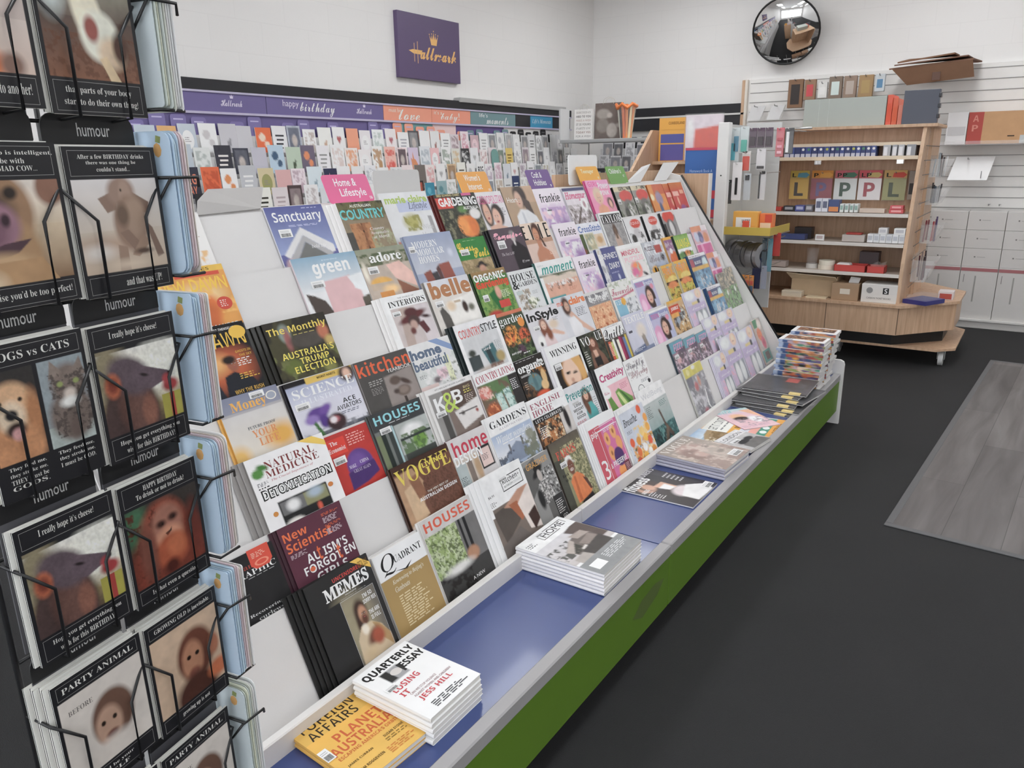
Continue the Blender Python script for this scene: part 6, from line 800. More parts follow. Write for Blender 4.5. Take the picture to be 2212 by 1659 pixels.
ROWS = [
 'e3cfcb f a0685c|46464b f 8d8d8f|7f9c80 d e6ebe4|b4c0cb b 4a5560|d9a45c o 9a5230|b9c2cd v e6e8ea|e7e6e7 d c3bfc0|c2c0c6 b 8c8a90|c4c3c8 x 999|e2662c d f4d0ba|dedee0 t 3a3a40|a9afbc p 6a7080|e4e2e2 f b7a9a0|e9e3de b c9a58c|ebe5e5 h b05a5a|ef9a78 x ef9a78|dedadd v f0eeee|dfe4e2 f b3c0ba|ebdcdc h b0606a|e6e8ea t a9a9b0|4a4a4e p 8a8a8c|e3e6ea x ccc|dcdcdc b a5726a|e9e9ea t 999|d6ccd0 f a28c92|e3d6da f c98a9a|c9a8b0 v e2c6cc|e2e2e2 t aaa|cfd2d4 p 8a8c90|d9dada d b3b5b8|c9caca p a9a9aa|dadada v eee|c4c4c6 p 88888a|d2d2d3 t 777|e0e0e0 f a5a5a6|cbcbcc p 909092|d8d8d8 x bbb|d0d0d2 v e8e8e8|c8c8ca p 7c7c7e',
 'e8d8d8 t b59a9a|e4dcdc h c78a8a|c4bcc3 v e2dde2|6f6963 t b3a98c|b4bec7 b 4a5058|d5d8d6 f a7b0ac|34343f t e6dcd8|3d3f4d p 5a5c68|bcbac6 x aaa|b3c9da d 3c5a78|b6c7b2 b 46523e|6c6276 d e08a5a|dfdde0 t 999|e6e4e4 f d6c6c0|e6dcd8 f e29a6a|e9dede v f3eeee|ebe4e0 f b58a5c|f0b5a8 f d85a50|e6cfd0 p 6a5a60|cfc0d6 o d88a5c|d6dade f a9b4bc|e9b8ba v f3e4e4|e2e4e2 f 9aa69a|d3d2c9 f d0b48a|3a3a3c f ddd|dfe0e2 h aaa|e3dcdc f c6a4a4|d9cdd0 b 8a6a74|cfd0cf p 7a8a7c|d9bd62 t 8a6a20|e4e4e5 f b0b0b4|d0c8cc p 9a8a92|e8e8e8 t 999|c9cacc p 6a6a70|dedede v eee|d4d4d6 f a0a0a6|cacaca p 7a7a7a|e2e2e2 t aaa|d0d0d0 x bbb',
 'd6c84a d 4a4a30|2c2c30 t ddd|e4e0e0 n 5a4a4a|d6d3d7 d 9a989c|2f3040 s d97a5a|e0622d f c24a20|e6e6e8 d dc8a4a|b9bbc0 t e6e6e8|cdbf94 v 9a9a5c|d9a9a8 x d9a9a8|e3d6dc f b9a0ac|cfdce2 b 8aa0ac|2c3150 o d98aa0|e6e3e3 h 3a3a3c|dedede x ccc|dcdde0 f b3b6bc|e3e3e5 x ccc|d6d8d9 f aab0b0|e2d3d4 d c9a0a4|736a64 x 5a5450|ead9d6 f d9a0a0|e3e4e6 h aaa|d2b48c p a08060|e6e2da t 5a5040|e8e8e8 d bbb|e9e9ea s 2a2a2c|e4e0e4 f b9a9b9|e0d4da f c4a0b0|d0d4da b 7a8a9a|e6e6e7 h c9a0a0|d6d2d6 f a99aa9|e0e0e2 t 888|d3d6d8 p 8a9298|e8e6e2 f b0a890|dadada v f0f0f0|d0d0d2 f 98989c|e4e4e4 t 999|cecece p 808080|dcdcdc x c0c0c0',
 'e6b43a f f0d890|d8bb36 f c99a20|e4e2da t 8a8a70|dedee0 t 777|28282c v 7a7a80|2f3138 t 9a9aa0|b9cbe0 g 5a86b8|e4e3da t 3a3a30|d9d0d2 t b0a0a4|4a3a3c p 8a7a7c|e3e1e2 f b9b0b0|d2d6da b 8a98a4|e2dce0 f c0a9b4|d9d9da x bbb|e6e6e8 h 3a3a3c|c3cad2 v e8ecee|dfd9b4 o 4a4a6a|dcd0d4 t a89098|2f2a2c p b0503a|2f8ca8 d 5ab0c4|8fb0b4 d 5a8c94|e3e6e4 f b0b8b2|6f94a0 x 6f94a0|dfe0e2 t 999|e0d6d6 f b9a0a0|d6d9dc p 8a9098|e4e0dc f c0b0a0|d9dadb t 8a8a8c|2f3f6a t dfe3ee|e6e6e6 f b6b6b6|e0d0c0 p b08a60|dcdcde v f0f0f0|e2e2e2 t 999|d0d0d4 p 8a8a90|e6e6e6 h b0b0b0|d8d8d8 f a6a6a6|e0e0e0 x c6c6c6|d0d0d0 p 808080|e4e4e4 t aaa',
 'd9d3b4 f b09a50|3a3c44 t 9a9aa2|e4e4e4 f b0b0b0|2c3a5c p 6a80a8|dfc470 t 7a6220|e8e8ea t 999|3c5f8c g 24426a|d9b04a t 6a5010|e3dfe0 f b8a8ac|c9d3dc b 7a8c9a|e0d9dc f bba6b0|d9dcdd t 8a8a8c|2a2c34 s d8d8dc|e6e6e6 h c08080|cdd6c9 f 8aa080|dcd2d6 v f0eaec|e6e2da d c0a060|a9b9c6 g 6a8298|e0e0e2 t 888|d6c9cd f b08a98|e4e6e8 b 7a8088|c9c0b0 p 907a5a|e0e0e0 t 999|d9d9db f a8a8ac|d0d6da v eef0f2|e6e4e4 t aaa|d8ccd0 f a98a96|dcdcdc p 8a8a8a|e4e4e4 h b08a8a|d2d2d6 t 88888e|e0dcd4 f b0a48a|cfcfcf p 8a8a8c|e6e6e6 x ccc|dadade t 9a9aa0|e0e0e0 f b0b0b0|d4d4d4 v eee|dcdcdc t 999|d0d0d0 p 888|e2e2e2 x c8c8c8']
ORD = ['', 'first', 'second', 'third', 'fourth', 'fifth', 'sixth', 'seventh', 'eighth', 'ninth', 'tenth', 'eleventh', 'twelfth', 'thirteenth', 'fourteenth', 'fifteenth', 'sixteenth', 'seventeenth', 'eighteenth', 'nineteenth', 'twentieth'] + ['twenty-' + s for s in ('first', 'second', 'third', 'fourth', 'fifth', 'sixth', 'seventh', 'eighth', 'ninth')] + ['thirtieth'] + ['thirty-' + s for s in ('first', 'second', 'third', 'fourth', 'fifth', 'sixth', 'seventh', 'eighth', 'ninth')]
def cname(h):
    R, G, B = [int(h[i:i + 2], 16) for i in (0, 2, 4)] if len(h) == 6 else [17 * int(c, 16) for c in h]
    mx, mn = max(R, G, B), min(R, G, B); v = (R + G + B) / 3
    if mx - mn < 18: return 'near black' if v < 60 else 'dark grey' if v < 110 else 'mid grey' if v < 190 else 'pale grey' if v < 222 else 'off white'
    import colorsys
    hh = colorsys.rgb_to_hsv(R / 255, G / 255, B / 255)[0] * 360
    n = 'red' if hh < 12 or hh > 345 else 'orange' if hh < 38 else 'yellow' if hh < 65 else 'green' if hh < 160 else 'teal' if hh < 195 else 'blue' if hh < 245 else 'violet' if hh < 290 else 'pink'
    if n in ('red', 'orange') and v > 190 and mx - mn < 70: n = 'pink' if hh < 12 or hh > 345 else 'cream'
    return ('pale ' if v > 185 else 'dark ' if v < 95 else '') + n
def greeting_card(w, h, ops, sp='dedcda', res=14, seed=1, t=.004):
    m = MB(); e = .0006
    m.box((0, 0, 0), (w, h, e), sp); m.box((0, 0, t - e), (w, h, t), sp); m.box((0, 0, e), (e, h, t - e), sp); m.box((.003, .001, t * .4), (w - .002, h - .004, t * .55), 'e6e4e0')
    return picture(m, w, h, ops, res, seed, t + .0003)
RT = ('top', 'second', 'third', 'fourth', 'fifth')
r = random.Random(11)
for j, rowtxt in enumerate(ROWS):
    x, z = CT[j]
    for i, e in enumerate(rowtxt.split('|')):
        bg, mo, c = e.split(); y = 2.20 + .138 * i + r.uniform(-.006, .006) + .03 * (j % 2)
        if y > 7.5: break
        w = r.uniform(.112, .13); h = r.uniform(.15, .175); dz = r.uniform(-.012, .022)
        if y < 2.55 and j < 2: continue
        ops = [('f', bg)] + MOTIF[mo](c)
        bot = z - .183; h = z + dz - bot
        o = greeting_card(w, h, ops, bg if r.random() < .4 else 'dcdad8', 14, i + 50 * j).build('greeting_card', SATIN, None, frame((x + .004 + r.uniform(0, .006), y, bot), (0, 1, 0), (-.1, 0, 1)))
        tag(o, '%s card %s, %s from left, %s row, left rack' % (cname(bg), NAMES[mo], ORD[i + 1], RT[j]), 'greeting card', 'greeting cards on the left wall rack')
# loose header shaped tabs standing among the lower cards
for y, j, c, lab in ((3.0, 3, '77729c', 'dusty violet arched tab standing among the lower cards of the left wall rack'), (5.98, 1, '6f9f98', 'sea green arched tab standing among the second row cards of the left wall rack')):
    x, z = CT[j]; m = plate(.11, .17, .003, c, .05, True); m.add([(.03 + g[0] * .05, .03 + g[1] * .02, .0035) for g in glyphs('for him', 'k')[0]], glyphs('for him', 'k')[1], 'c9c4dc')
    tag(m.build('divider_tab', SATIN, None, frame((x + .02, y, z - .17), (0, 1, 0), (-.1, 0, 1))), lab, 'tab')
# ============================================================ rack on the far wall
fr = empty('card_rack', (-3.3, 8.1, 0)); tag(fr, 'greeting card rack on the far wall with black header and black tabs', 'card rack')
FX0, FX1 = -4.28, -2.70
MB().box((FX0, YF - .03, 0), (FX1, YF, 2.0), 'd4d2d0').build('back_panel', PAINT, fr)
MB().box((FX0, YF - .06, 1.945), (FX1, YF, 2.035), '26262a', .003).build('header_strip', PAINT, fr)
MB().box((FX0, YF - .06, 1.80), (FX1 + .02, YF - .028, 1.925), '2a2a2e', .003).build('banner', SATIN, fr)
MB().box((FX0, YF - .07, 1.925), (FX1 + .04, YF - .03, 1.943), 'c9c8c6').build('banner_rail', PAINT, fr)
MB().box((FX1, YF - .07, 1.70), (FX1 + .035, YF, 2.25), 'c2b49e', .003).build('side_post', WOOD, fr)
for i in range(11):
    plate(.1, .12, .002, '232326', .018, True).build('category_tab', SATIN, fr, Matrix.Translation(-fr.location) @ frame((FX0 + .05 + .14 * i, YF - .04, 1.62), (1, 0, 0), (0, .05, 1)))
GC = 'd6d6d8 p 8a8a90|dcdcdc t 999|3c3c40 d ccc|cfcfd2 p 7a7a80|e4e4e4 f aaa|c9c9cc p 6c6c70|dededf v f0f0f0|d2d2d4 f 98989c|e2e2e2 t 888|8a8a8e p 4a4a4e|dadadc f a4a4a8|e4e4e6 h aaa'.split('|')
for j in range(4):
    yy, z = YF - .10 - .083 * j, 1.68 - .132 * j
    MB().box((FX0, yy + .006, z - .3), (FX1, yy + .012, z - .06), 'c3c2c2').box((FX0, yy - .055, z - .19), (FX1, yy + .012, z - .184), 'bdbcbc').build('card_tier', PAINT, fr)
    for i in range(11):
        bg, mo, c = GC[(i * 5 + j * 7) % 12].split(); w = r.uniform(.11, .13); h = .183 + r.uniform(-.012, .02)
        o = greeting_card(w, h, [('f', bg)] + MOTIF[mo](c), bg, 12, i + 20 * j).build('greeting_card', SATIN, None, frame((FX0 + .03 + .141 * i, yy - .006, z - .183), (1, 0, 0), (0, .1, 1)))
        tag(o, '%s card %s, %s from left, %s row, far rack' % (cname(bg), NAMES[mo], ORD[i + 1], RT[j]), 'greeting card', 'greeting cards on the far wall rack')
# grey corner shelf with gift bags and wrapping rolls
MB_ = MB(); MB_.box((-4.16, 7.02, 1.668), (-3.2, 7.45, 1.70), 'a5a6a6', .004); cs = MB_.build('display_shelf', PAINT); tag(cs, 'grey corner shelf holding gift bags above the cards', 'shelf')
MB().tube([(-4.15, 7.44, 1.672), (-4.15, 7.62, 1.672), (-4.15, 7.62, 1.5)], .008, 'a5a6a6', 8).build('bracket', PAINT, cs)
MB().tube([(-3.22, 7.44, 1.672), (-3.22, 8.2, 1.672)], .008, 'a5a6a6', 8).build('bracket', PAINT, cs)
MB().box((-4.17, 7.02, 1.70), (-4.15, 7.20, 2.0), 'c9c9c9', .002).build('end_plate', PAINT, cs)
def bag(x0, x1, z0, z1, y, d, col, ops, label, seed):
    w, h = x1 - x0, z1 - z0
    m = MB(); m.prism([(0, 0, 0), (w, 0, 0), (w, 0, -d), (0, 0, -d)], (0, h, 0), col); m.v = [(p[0], p[1], p[2] * (1 - .55 * p[1] / h) - (0 if p[2] == 0 else 0)) for p in m.v]
    o = m.build('gift_bag', PAPER, None, frame((x0, y, z0), (1, 0, 0), (0, .03, 1)))
    picture(MB(), w, h, ops, 30, seed).build('printed_front', SATIN, o, Matrix.Translation((0, 0, .0006)))
    for zz in (0, -d * .45): MB().tube([(w * .3, h * .97, zz + .001), (w * .33, h * 1.1, zz), (w * .5, h * 1.17, zz - .005), (w * .67, h * 1.1, zz), (w * .7, h * .97, zz + .001)], .0022, 'cfc9c0', 6).build('cord_handle', PAPER, o, Matrix())
    tag(o, label, 'gift bag', 'gift bags on the corner shelf'); return o
LT = [('f', 'e2dfdc')]
for q in range(7): LT.append(('t', ('BIRTHDAY', 'HBD TO YOU', 'MAKE A WISH', 'IT IS YOURS', 'PARTY ON', 'TODAY YES', 'FOR A WISH')[q], 'Sbsbibs'[q], .1, .07 + q * .13, .92, .14 + q * .13, ('a9a09a', '5a5450', 'b5978a', '8a847e', '6a625c', 'a58a80', '8d8782')[q]))
bag(-4.095, -3.89, 1.7005, 1.995, 7.2, .09, 'd8d5d2', LT, 'white gift bag printed with rows of lettering', 3)
BB = [('f', '6f625c'), ('e', .32, .3, .26, .14, 'a39a92', .05), ('e', .3, .62, .24, .2, '8d847c', .06), ('e', .66, .76, .2, .2, 'b3aaa2', .05), ('e', .96, .62, .16, .06, 'a39a92', .04), ('e', .56, .34, .1, .07, 'b9b0a8', .04), ('n', 10, .12)]
bag(-3.88, -3.59, 1.7005, 2.045, 7.24, .1, '63574f', BB, 'brown gift bag with soft grey furry shapes', 4)
o = empty('wrapping_roll_bundle', (-3.52, 7.22, 1.7005)); tag(o, 'bundle of orange and gold wrapping rolls in clear film', 'gift wrap')
rr = random.Random(2)
for i in range(12):
    a = i * .524; p = (-3.52 + .045 * math.cos(a), 7.22 + .045 * math.sin(a)); q = (-3.52 + .08 * math.cos(a), 7.22 + .08 * math.sin(a))
    MB().cyl((p[0], p[1], 1.701), (q[0], q[1], 2.0 + rr.uniform(0, .03)), .012, ('e58a3c', 'ecd8a6', 'f0e6d0', '2e2a2a', 'e07030')[i % 5], 10).build('roll', SATIN, o)
MB().cyl((-3.52, 7.22, 1.7005), (-3.52, 7.22, 2.0), .055, 'eeeeee', 20, .1).build('film_sleeve', CLEAR, o)
m = MB(); m.tube([(-3.52 + .1 * math.cos(a * .524), 7.22 + .1 * math.sin(a * .524), 2.0 + .02 * math.sin(a * 3)) for a in range(12)], .016, 'ea7a2a', 8, True); m.build('ribbon', SATIN, o)
# ============================================================ wall sign and convex mirror
m = MB(); hs = empty('wall_sign', (XL + .02, 4.93, 2.16)); tag(hs, 'square purple sign with gold crown and script on the left wall', 'sign')
SM = frame((0, 0, 0), (0, 1, 0), (0, 0, 1))
MB().box((0, 0, -.02), (.79, .49, .02), '5c4a70', .002).build('sign_board', SATIN, hs, SM)
m = MB()
G, F = glyphs('allmark', 'k', .02); m.add([(.26 + g[0] * .47, .155 + .1 * g[1] + .0 * g[0], .0206) for g in G], F, 'e8b25e')
m.add([(x, y, .0206) for x, y in ((.12, .21), (.17, .222), (.29, .222), (.27, .19), (.18, .19))], [(0, 1, 2, 3, 4)], 'e8b25e')
m.box((.185, .13, .0205), (.192, .27, .0208), 'd8a870'); m.box((.226, .12, .0205), (.233, .285, .0208), 'd8a870')
m.build('script_logo', SATIN, hs, SM)
m = MB(); cx, cy = .44, .275
m.add([(cx + x * .05, cy + y * .1, .0206) for x, y in ((-.7, 0), (.7, 0), (1.1, .75), (.62, .42), (.5, .8), (.25, .42), (0, 1), (-.25, .42), (-.5, .8), (-.62, .42), (-1.1, .75))], [tuple(range(11))], 'e8b25e')
for x, y in ((-1.1, .8), (-.5, .86), (0, 1.08), (.5, .86), (1.1, .8)): m.cyl((cx + x * .05, cy + y * .1, .0204), (cx + x * .05, cy + y * .1, .0208), .005, 'e8b25e', 10)
m.build('crown_emblem', SATIN, hs, SM)
mr_ = empty('convex_mirror', (-2.26, 8.0, 2.645)); tag(mr_, 'round convex security mirror with thin black rim on the far wall', 'mirror')
N_ = Vector((.12, -1, -.42)).normalized(); U_ = Vector((0, 0, 1)); X_ = U_.cross(N_).normalized(); Y_ = N_.cross(X_)
MM = Matrix(((X_.x, Y_.x, N_.x, 0), (X_.y, Y_.y, N_.y, 0), (X_.z, Y_.z, N_.z, 0), (0, 0, 0, 1)))
m = MB(); R_ = .30; n = 40; k = 10; vs = [(0, 0, .075)]
for b in range(1, k + 1):
    rad = R_ * b / k
    vs += [(rad * math.cos(a * 2 * math.pi / n), rad * math.sin(a * 2 * math.pi / n), .075 * (1 - (b / k) ** 2)) for a in range(n)]
fs = [(0, 1 + a, 1 + (a + 1) % n) for a in range(n)] + [(1 + (b - 1) * n + a, 1 + b * n + a, 1 + b * n + (a + 1) % n, 1 + (b - 1) * n + (a + 1) % n) for b in range(1, k) for a in range(n)]
m.add(vs, fs, 'd9d9d9', True); m.build('mirror_dome', mat('mirror_acrylic', .04, .5, metal=1, var=0), mr_, MM)
m = MB(); m.tube([(.302 * math.cos(a * 2 * math.pi / 40), .302 * math.sin(a * 2 * math.pi / 40), 0) for a in range(40)], .009, '1c1c1e', 8, True); m.build('rim', PLAST, mr_, MM)
MB().cyl((0, 0, -.01), (0, 0, 0.0), .3, '2a2a2c', 40).build('backing', PLAST, mr_, MM)
MB().tube([(-2.26, 8.0, 2.64), (-2.26, 8.14, 2.72), (-2.26, 8.228, 2.72)], .014, '3a3a3c', 8).build('wall_arm', PLAST, mr_)
# ============================================================ wooden gondola on a castor dolly
gd = empty('display_gondola', (-1.3, 6.6, 0)); tag(gd, 'beech shelving gondola with wide base on a castor dolly', 'shelving unit')
BASE = [(-2.0, 6.10), (-.765, 6.10), (-.43, 6.52), (-.43, 7.0), (-.765, 7.35), (-2.0, 7.35), (-2.3, 7.0), (-2.3, 6.52)]
def slab(P, z0, z1, grow=0):
    cx, cy = -1.36, 6.72
    Q = [(x + grow * (1 if x > cx else -1), y + grow * (1 if y > cy else -1)) for x, y in P]
    return MB().prism([(x, y, z0) for x, y in Q], (0, 0, z1 - z0), 'b99574')
slab(BASE, .235, .435).build('base_cabinet', WOOD, gd)
slab(BASE, .437, .458, .018).build('base_top', WOOD, gd)
for x in (-1.26, -1.93, -.762): MB().box((x - .002, 6.0975, .24), (x + .002, 6.102, .434), '5a4634').build('panel_joint', PLAST, gd)
slab([(x * .92 - .1, 6.72 + (y - 6.72) * .8) for x, y in BASE], .135, .236).build('recess', mat('black_laminate', .4, .5, col='1a1a1b'), gd)
dl = slab([(-2.05, 6.22), (-.5, 6.22), (-.385, 6.34), (-.385, 7.1), (-.5, 7.22), (-2.05, 7.22)], .118, .136); dl.build('dolly_board', WOOD, gd)
for x, y in ((-.47, 6.33), (-1.95, 6.33), (-.47, 7.1), (-1.95, 7.1), (-1.2, 6.4)):
    c = MB(); c.cyl((x - .016, y, .052), (x + .016, y, .052), .052, 'c9c9c8', 24); c.cyl((x - .018, y, .052), (x + .018, y, .052), .022, '8a8a8a', 16)
    w = c.build('castor', PLAST, gd); f = MB(); f.box((x - .026, y - .012, .045), (x - .02, y + .04, .115), 'b5b5b5'); f.box((x + .02, y - .012, .045), (x + .026, y + .04, .115), 'b5b5b5'); f.box((x - .028, y - .02, .108), (x + .028, y + .045, .118), 'b5b5b5'); f.build('castor_fork', METAL, w)
MB().box((-1.82, 6.60, .458), (-.78, 6.63, 1.69), 'b99574').build('back_board', WOOD, gd)
def side(x, n): 
    m = MB(); m.prism([(x, 6.13, .458), (x, 6.16, .75), (x, 6.33, 1.4), (x, 6.44, 1.70), (x, 6.63, 1.70), (x, 6.63, .458)], (.024, 0, 0), 'c4a27f'); return m.build('side_panel', WOOD, gd)
side(-.794, 0); side(-1.85, 1)
MB().box((-1.83, 6.42, 1.694), (-.70, 7.0, 1.716), 'c4a27f', .002).build('top_board', WOOD, gd)
# slatted end towards the aisle
m = MB(); m.box((-.77, 6.64, .458), (-.746, 7.1, 1.694), 'c4a27f')
o = m.build('end_panel', WOOD, gd)
for i in range(11): MB().box((-.7455, 6.30, .56 + i * .1), (-.7435, 7.1, .566 + i * .1), '4a3a2c').build('slat_groove', PLAST, gd)
SHF = ((1.585, 6.42, 0), (1.488, 6.36, 0), (1.084, 6.24, 1), (.874, 6.19, 1), (.66, 6.16, 1))
for z, y, k in SHF:
    MB().box((-1.825, y, z - .012), (-.795, 6.60, z + .006), 'c9b196' if not k else 'c3b6a8').build('shelf', WOOD if not k else PAINT, gd)
    MB().box((-1.825, y - .004, z - .016), (-.795, y, z + .010), 'd6c2a6' if not k else 'd5cfc8', .001).build('shelf_edge', SATIN, gd)
for x in (-1.5, -.93):
    m = MB(); m.box((x, 6.33, 1.44), (x + .05, 6.36, 1.472), 'e6e6e6', .004); m.box((x + .01, 6.325, 1.445), (x + .016, 6.33, 1.468), 'fff'); m.build('shelf_bracket', METAL, gd)
def box(name, a, b, col, label, cat, group=None, m=SATIN, bev=.0015, parts=None):
    o = MB().box(a, b, col, bev).build(name, m); tag(o, label, cat, group); return o
def lab(o, x0, x1, z0, z1, y, col, texts=(), name='printed_label', m=MATTE):
    """flat printed panel on the front (-y) face of a box"""
    w, h = x1 - x0, z1 - z0; q = MB().box((0, 0, 0), (w, h, .0008), col)
    for t, f, a, b, c, d, k in texts:
        G, F = glyphs(t, f); q.add([((a + g[0] * (c - a)) * w, h - (d - g[1] * (d - b)) * h, .0012) for g in G], F, k)
    return q.build(name, m, o, frame((x0, y - .0009, z0), (1, 0, 0), (0, 0, 1)))
# --- on the top board
o = box('storage_box', (-1.64, 6.46, 1.7165), (-1.06, 6.78, 1.92), 'a9b0a9', 'long grey green box lying on top of the wooden gondola', 'box'); lab(o, -1.53, -1.528, 1.72, 1.915, 6.46, 'c9cfc9'); lab(o, -1.46, -1.457, 1.72, 1.918, 6.46, 'c3c9c3')
for i, (x0, x1, z1, c, l) in enumerate(((-1.056, -1.02, 1.925, 'e0502c', 'tall red folder beside the grey green box'), (-1.017, -.982, 1.90, 'd9582a', 'orange red folder in the middle of three'), (-.978, -.948, 1.85, 'd97a62', 'short salmon folder beside the navy binder'))):
    o = box('document_folder', (x0, 6.47, 1.7165), (x1, 6.72, z1), c, l + ' on top of the gondola', 'folder', 'folders on the gondola top'); lab(o, x0 + .006, x1 - .006, 1.74, z1 - .06, 6.47, c)
o = box('ring_binder', (-.944, 6.44, 1.7165), (-.715, 6.50, 1.945), '4a4e5c', 'large navy grey ring binder standing on the gondola top', 'binder'); 
for z in (1.75, 1.82, 1.89): MB().box((-.722, 6.436, z), (-.706, 6.502, z + .03), '2a2c34', .003).build('ring_clasp', PLAST, o)
# --- blue boxes and grey cartridges on the upper shelf
rr = random.Random(5); x = -1.745
for i in range(17):
    w = rr.choice((.034, .036, .045)); c = ('3a4678', '44538c', '36406e')[i % 3]
    o = box('label_box', (x, 6.385, 1.4945), (x + w - .002, 6.5, 1.572), c, 'small navy label box, %s from the left on the upper gondola shelf' % ORD[i + 1], 'box', 'navy label boxes')
    lab(o, x + .003, x + w - .005, 1.497, 1.522, 6.385, 'b9bccb')
    if i > 2: q = MB(); q.cyl((x + w / 2, 6.3835, 1.553), (x + w / 2, 6.3848, 1.553), min(.0095, w * .3), ('f0f0f0', 'f0f0f0', 'b9bd4a', 'f0f0f0', '4f8a6a')[i % 5], 14); q.build('size_dot', MATTE, o)
    x += w
for i, x in enumerate((-1.035, -.975, -.935, -.88)):
    o = box('cartridge', (x, 6.385, 1.4945), (x + (.05, .034, .04, .06)[i], 6.5, 1.575), ('a9aaad', '9a9ca2', 'b3b4b8', '8d8f95')[i], '%s grey label cartridge on the upper gondola shelf' % ('leftmost', 'second', 'third', 'rightmost')[i], 'cartridge', 'grey label cartridges'); lab(o, x + .006, x + .03, 1.50, 1.56, 6.385, 'dcdce0')
# --- L and P plates hanging from the back board
def lplate(x, w, letter, head, hc, board, ink, label, hl):
    t = empty('driver_plate', (x + w / 2, 6.54, 1.18)); tag(t, label, 'driver plate', 'driver plates hanging in the gondola')
    q = MB().box((x, 6.53, 1.175), (x + w - .008, 6.534, 1.335), board, .0012)
    G, F = glyphs(letter, 'b', .01 if letter == 'L' else .005); q.add([(x + w * (.24 + .46 * g[0]), 6.5294, 1.20 + g[1] * .105) for g in G], F, ink); q.build('plate_board', SATIN, t)
    hd = MB().box((x, 6.536, 1.335), (x + w - .008, 6.539, 1.395), hc, .001)
    hd.add([(x + w * a, 6.5355, 1.34 + b * .045) for a, b in ((.35, .1), (.8, .0), (.95, .5), (.8, .9), (.4, .8))], [(0, 1, 2, 3, 4)], hl)
    G, F = glyphs(head, 'b'); hd.add([(x + w * (.1 + .2 * g[0] * (2 if len(head) > 1 else 1)), 6.535, 1.345 + .03 * g[1]) for g in G], F, '2a2a22'); hd.build('header_card', MATTE, t)
    MB().box((x - .002, 6.524, 1.17), (x + w - .006, 6.5285, 1.345), 'ffffff', .001).build('clear_sleeve', SLEEVE, t)
    MB().tube([(x + w / 2, 6.6, 1.375), (x + w / 2, 6.50, 1.375), (x + w / 2, 6.49, 1.385)], .0025, 'bbbbbb', 6).build('hook', METAL, t)
lplate(-1.72, .155, 'L', 'L', 'b9a03a', 'c9a22a', '1c1a12', 'yellow plate with black L in the gondola', '4f90a4')
lplate(-1.555, .168, 'P', 'P', 'd28a2a', '9a4a58', '6a5a8c', 'maroon plate with violet P in the gondola', 'e2a23a')
lplate(-1.38, .172, 'P', 'PP', 'c2606a', 'd9dedd', '3a5a4c', 'white plate with dark green P in the gondola', '4a7a62')
lplate(-1.205, .17, 'P', 'LP', 'c9505a', 'e6dfe0', 'a83a48', 'white plate with red P in the gondola', 'c9b26a')
lplate(-1.03, .165, 'L', 'L', 'c9a05a', '9a9a5e', '3a4a2c', 'olive plate with dark green L in the gondola', 'cf4a38')
o = box('blister_pack', (-.858, 6.53, 1.18), (-.81, 6.545, 1.39), '8a7a6c', 'narrow brown blister pack hanging beside the olive L plate', 'pack'); lab(o, -.85, -.82, 1.22, 1.30, 6.53, '3a3634')
# --- shelf at 1.084
z = 1.0955; y = 6.27
def small(name, x0, x1, h, c, label, cat='box', l=None, d=.09, zz=None, yy=None, grp=None):
    zz = z if zz is None else zz; yy = y if yy is None else yy
    o = box(name, (x0, yy, zz), (x1, yy + d, zz + h), c, label, cat, grp)
    if l: lab(o, x0 + (x1 - x0) * .15, x1 - (x1 - x0) * .15, zz + h * .3, zz + h * .8, yy, l)
    return o
small('ink_box', -1.685, -1.6, .04, '2f3138', 'small black ink box at the left of the shelf under the plates', l='9a9aa0'); small('ink_box', -1.597, -1.525, .046, '4a5290', 'small violet blue ink box beside the black ink box', l='a9aed0')
small('ink_box', -1.52, -1.465, .05, '6a6a74', 'small grey ink box beside the violet blue ink box', l='b0b0b8')
small('ink_box', -1.447, -1.402, .098, 'd3d6e2', 'left one of two tall white boxes under the plates', l='6a7088'); small('ink_box', -1.399, -1.356, .098, 'd6d9e4', 'right one of two tall white boxes under the plates', l='6a7088')
o = small('photo_box', -1.352, -1.276, .09, '4a5a8a', 'blue box with an orange picture beside the tall white boxes'); lab(o, -1.348, -1.28, 1.10, 1.135, 6.27, 'd98a4a')
for i, x in enumerate((-1.27, -1.235, -1.20, -1.168)): small('correction_bottle', x, x + .026, .062, 'd9dedd', '%s of four small white bottles under the plates' % ('leftmost', 'second', 'third', 'rightmost')[i], 'bottle', '8fb0a8', grp='small white bottles')
small('plastic_tub', -1.13, -.96, .03, 'c9b8aa', 'low clear tray of loose bits under the olive plate', 'tray'); small('red_box', -.93, -.835, .028, 'c94a50', 'lower one of two flat red boxes', 'box', 'e6a0a0'); small('red_box', -.925, -.84, .026, 'cf5058', 'upper one of two flat red boxes', 'box', 'e6a0a0', zz=1.1242)
small('stapler_box', -1.81, -1.70, .03, 'b53a30', 'flat red box at the left end of the shelf under the plates')
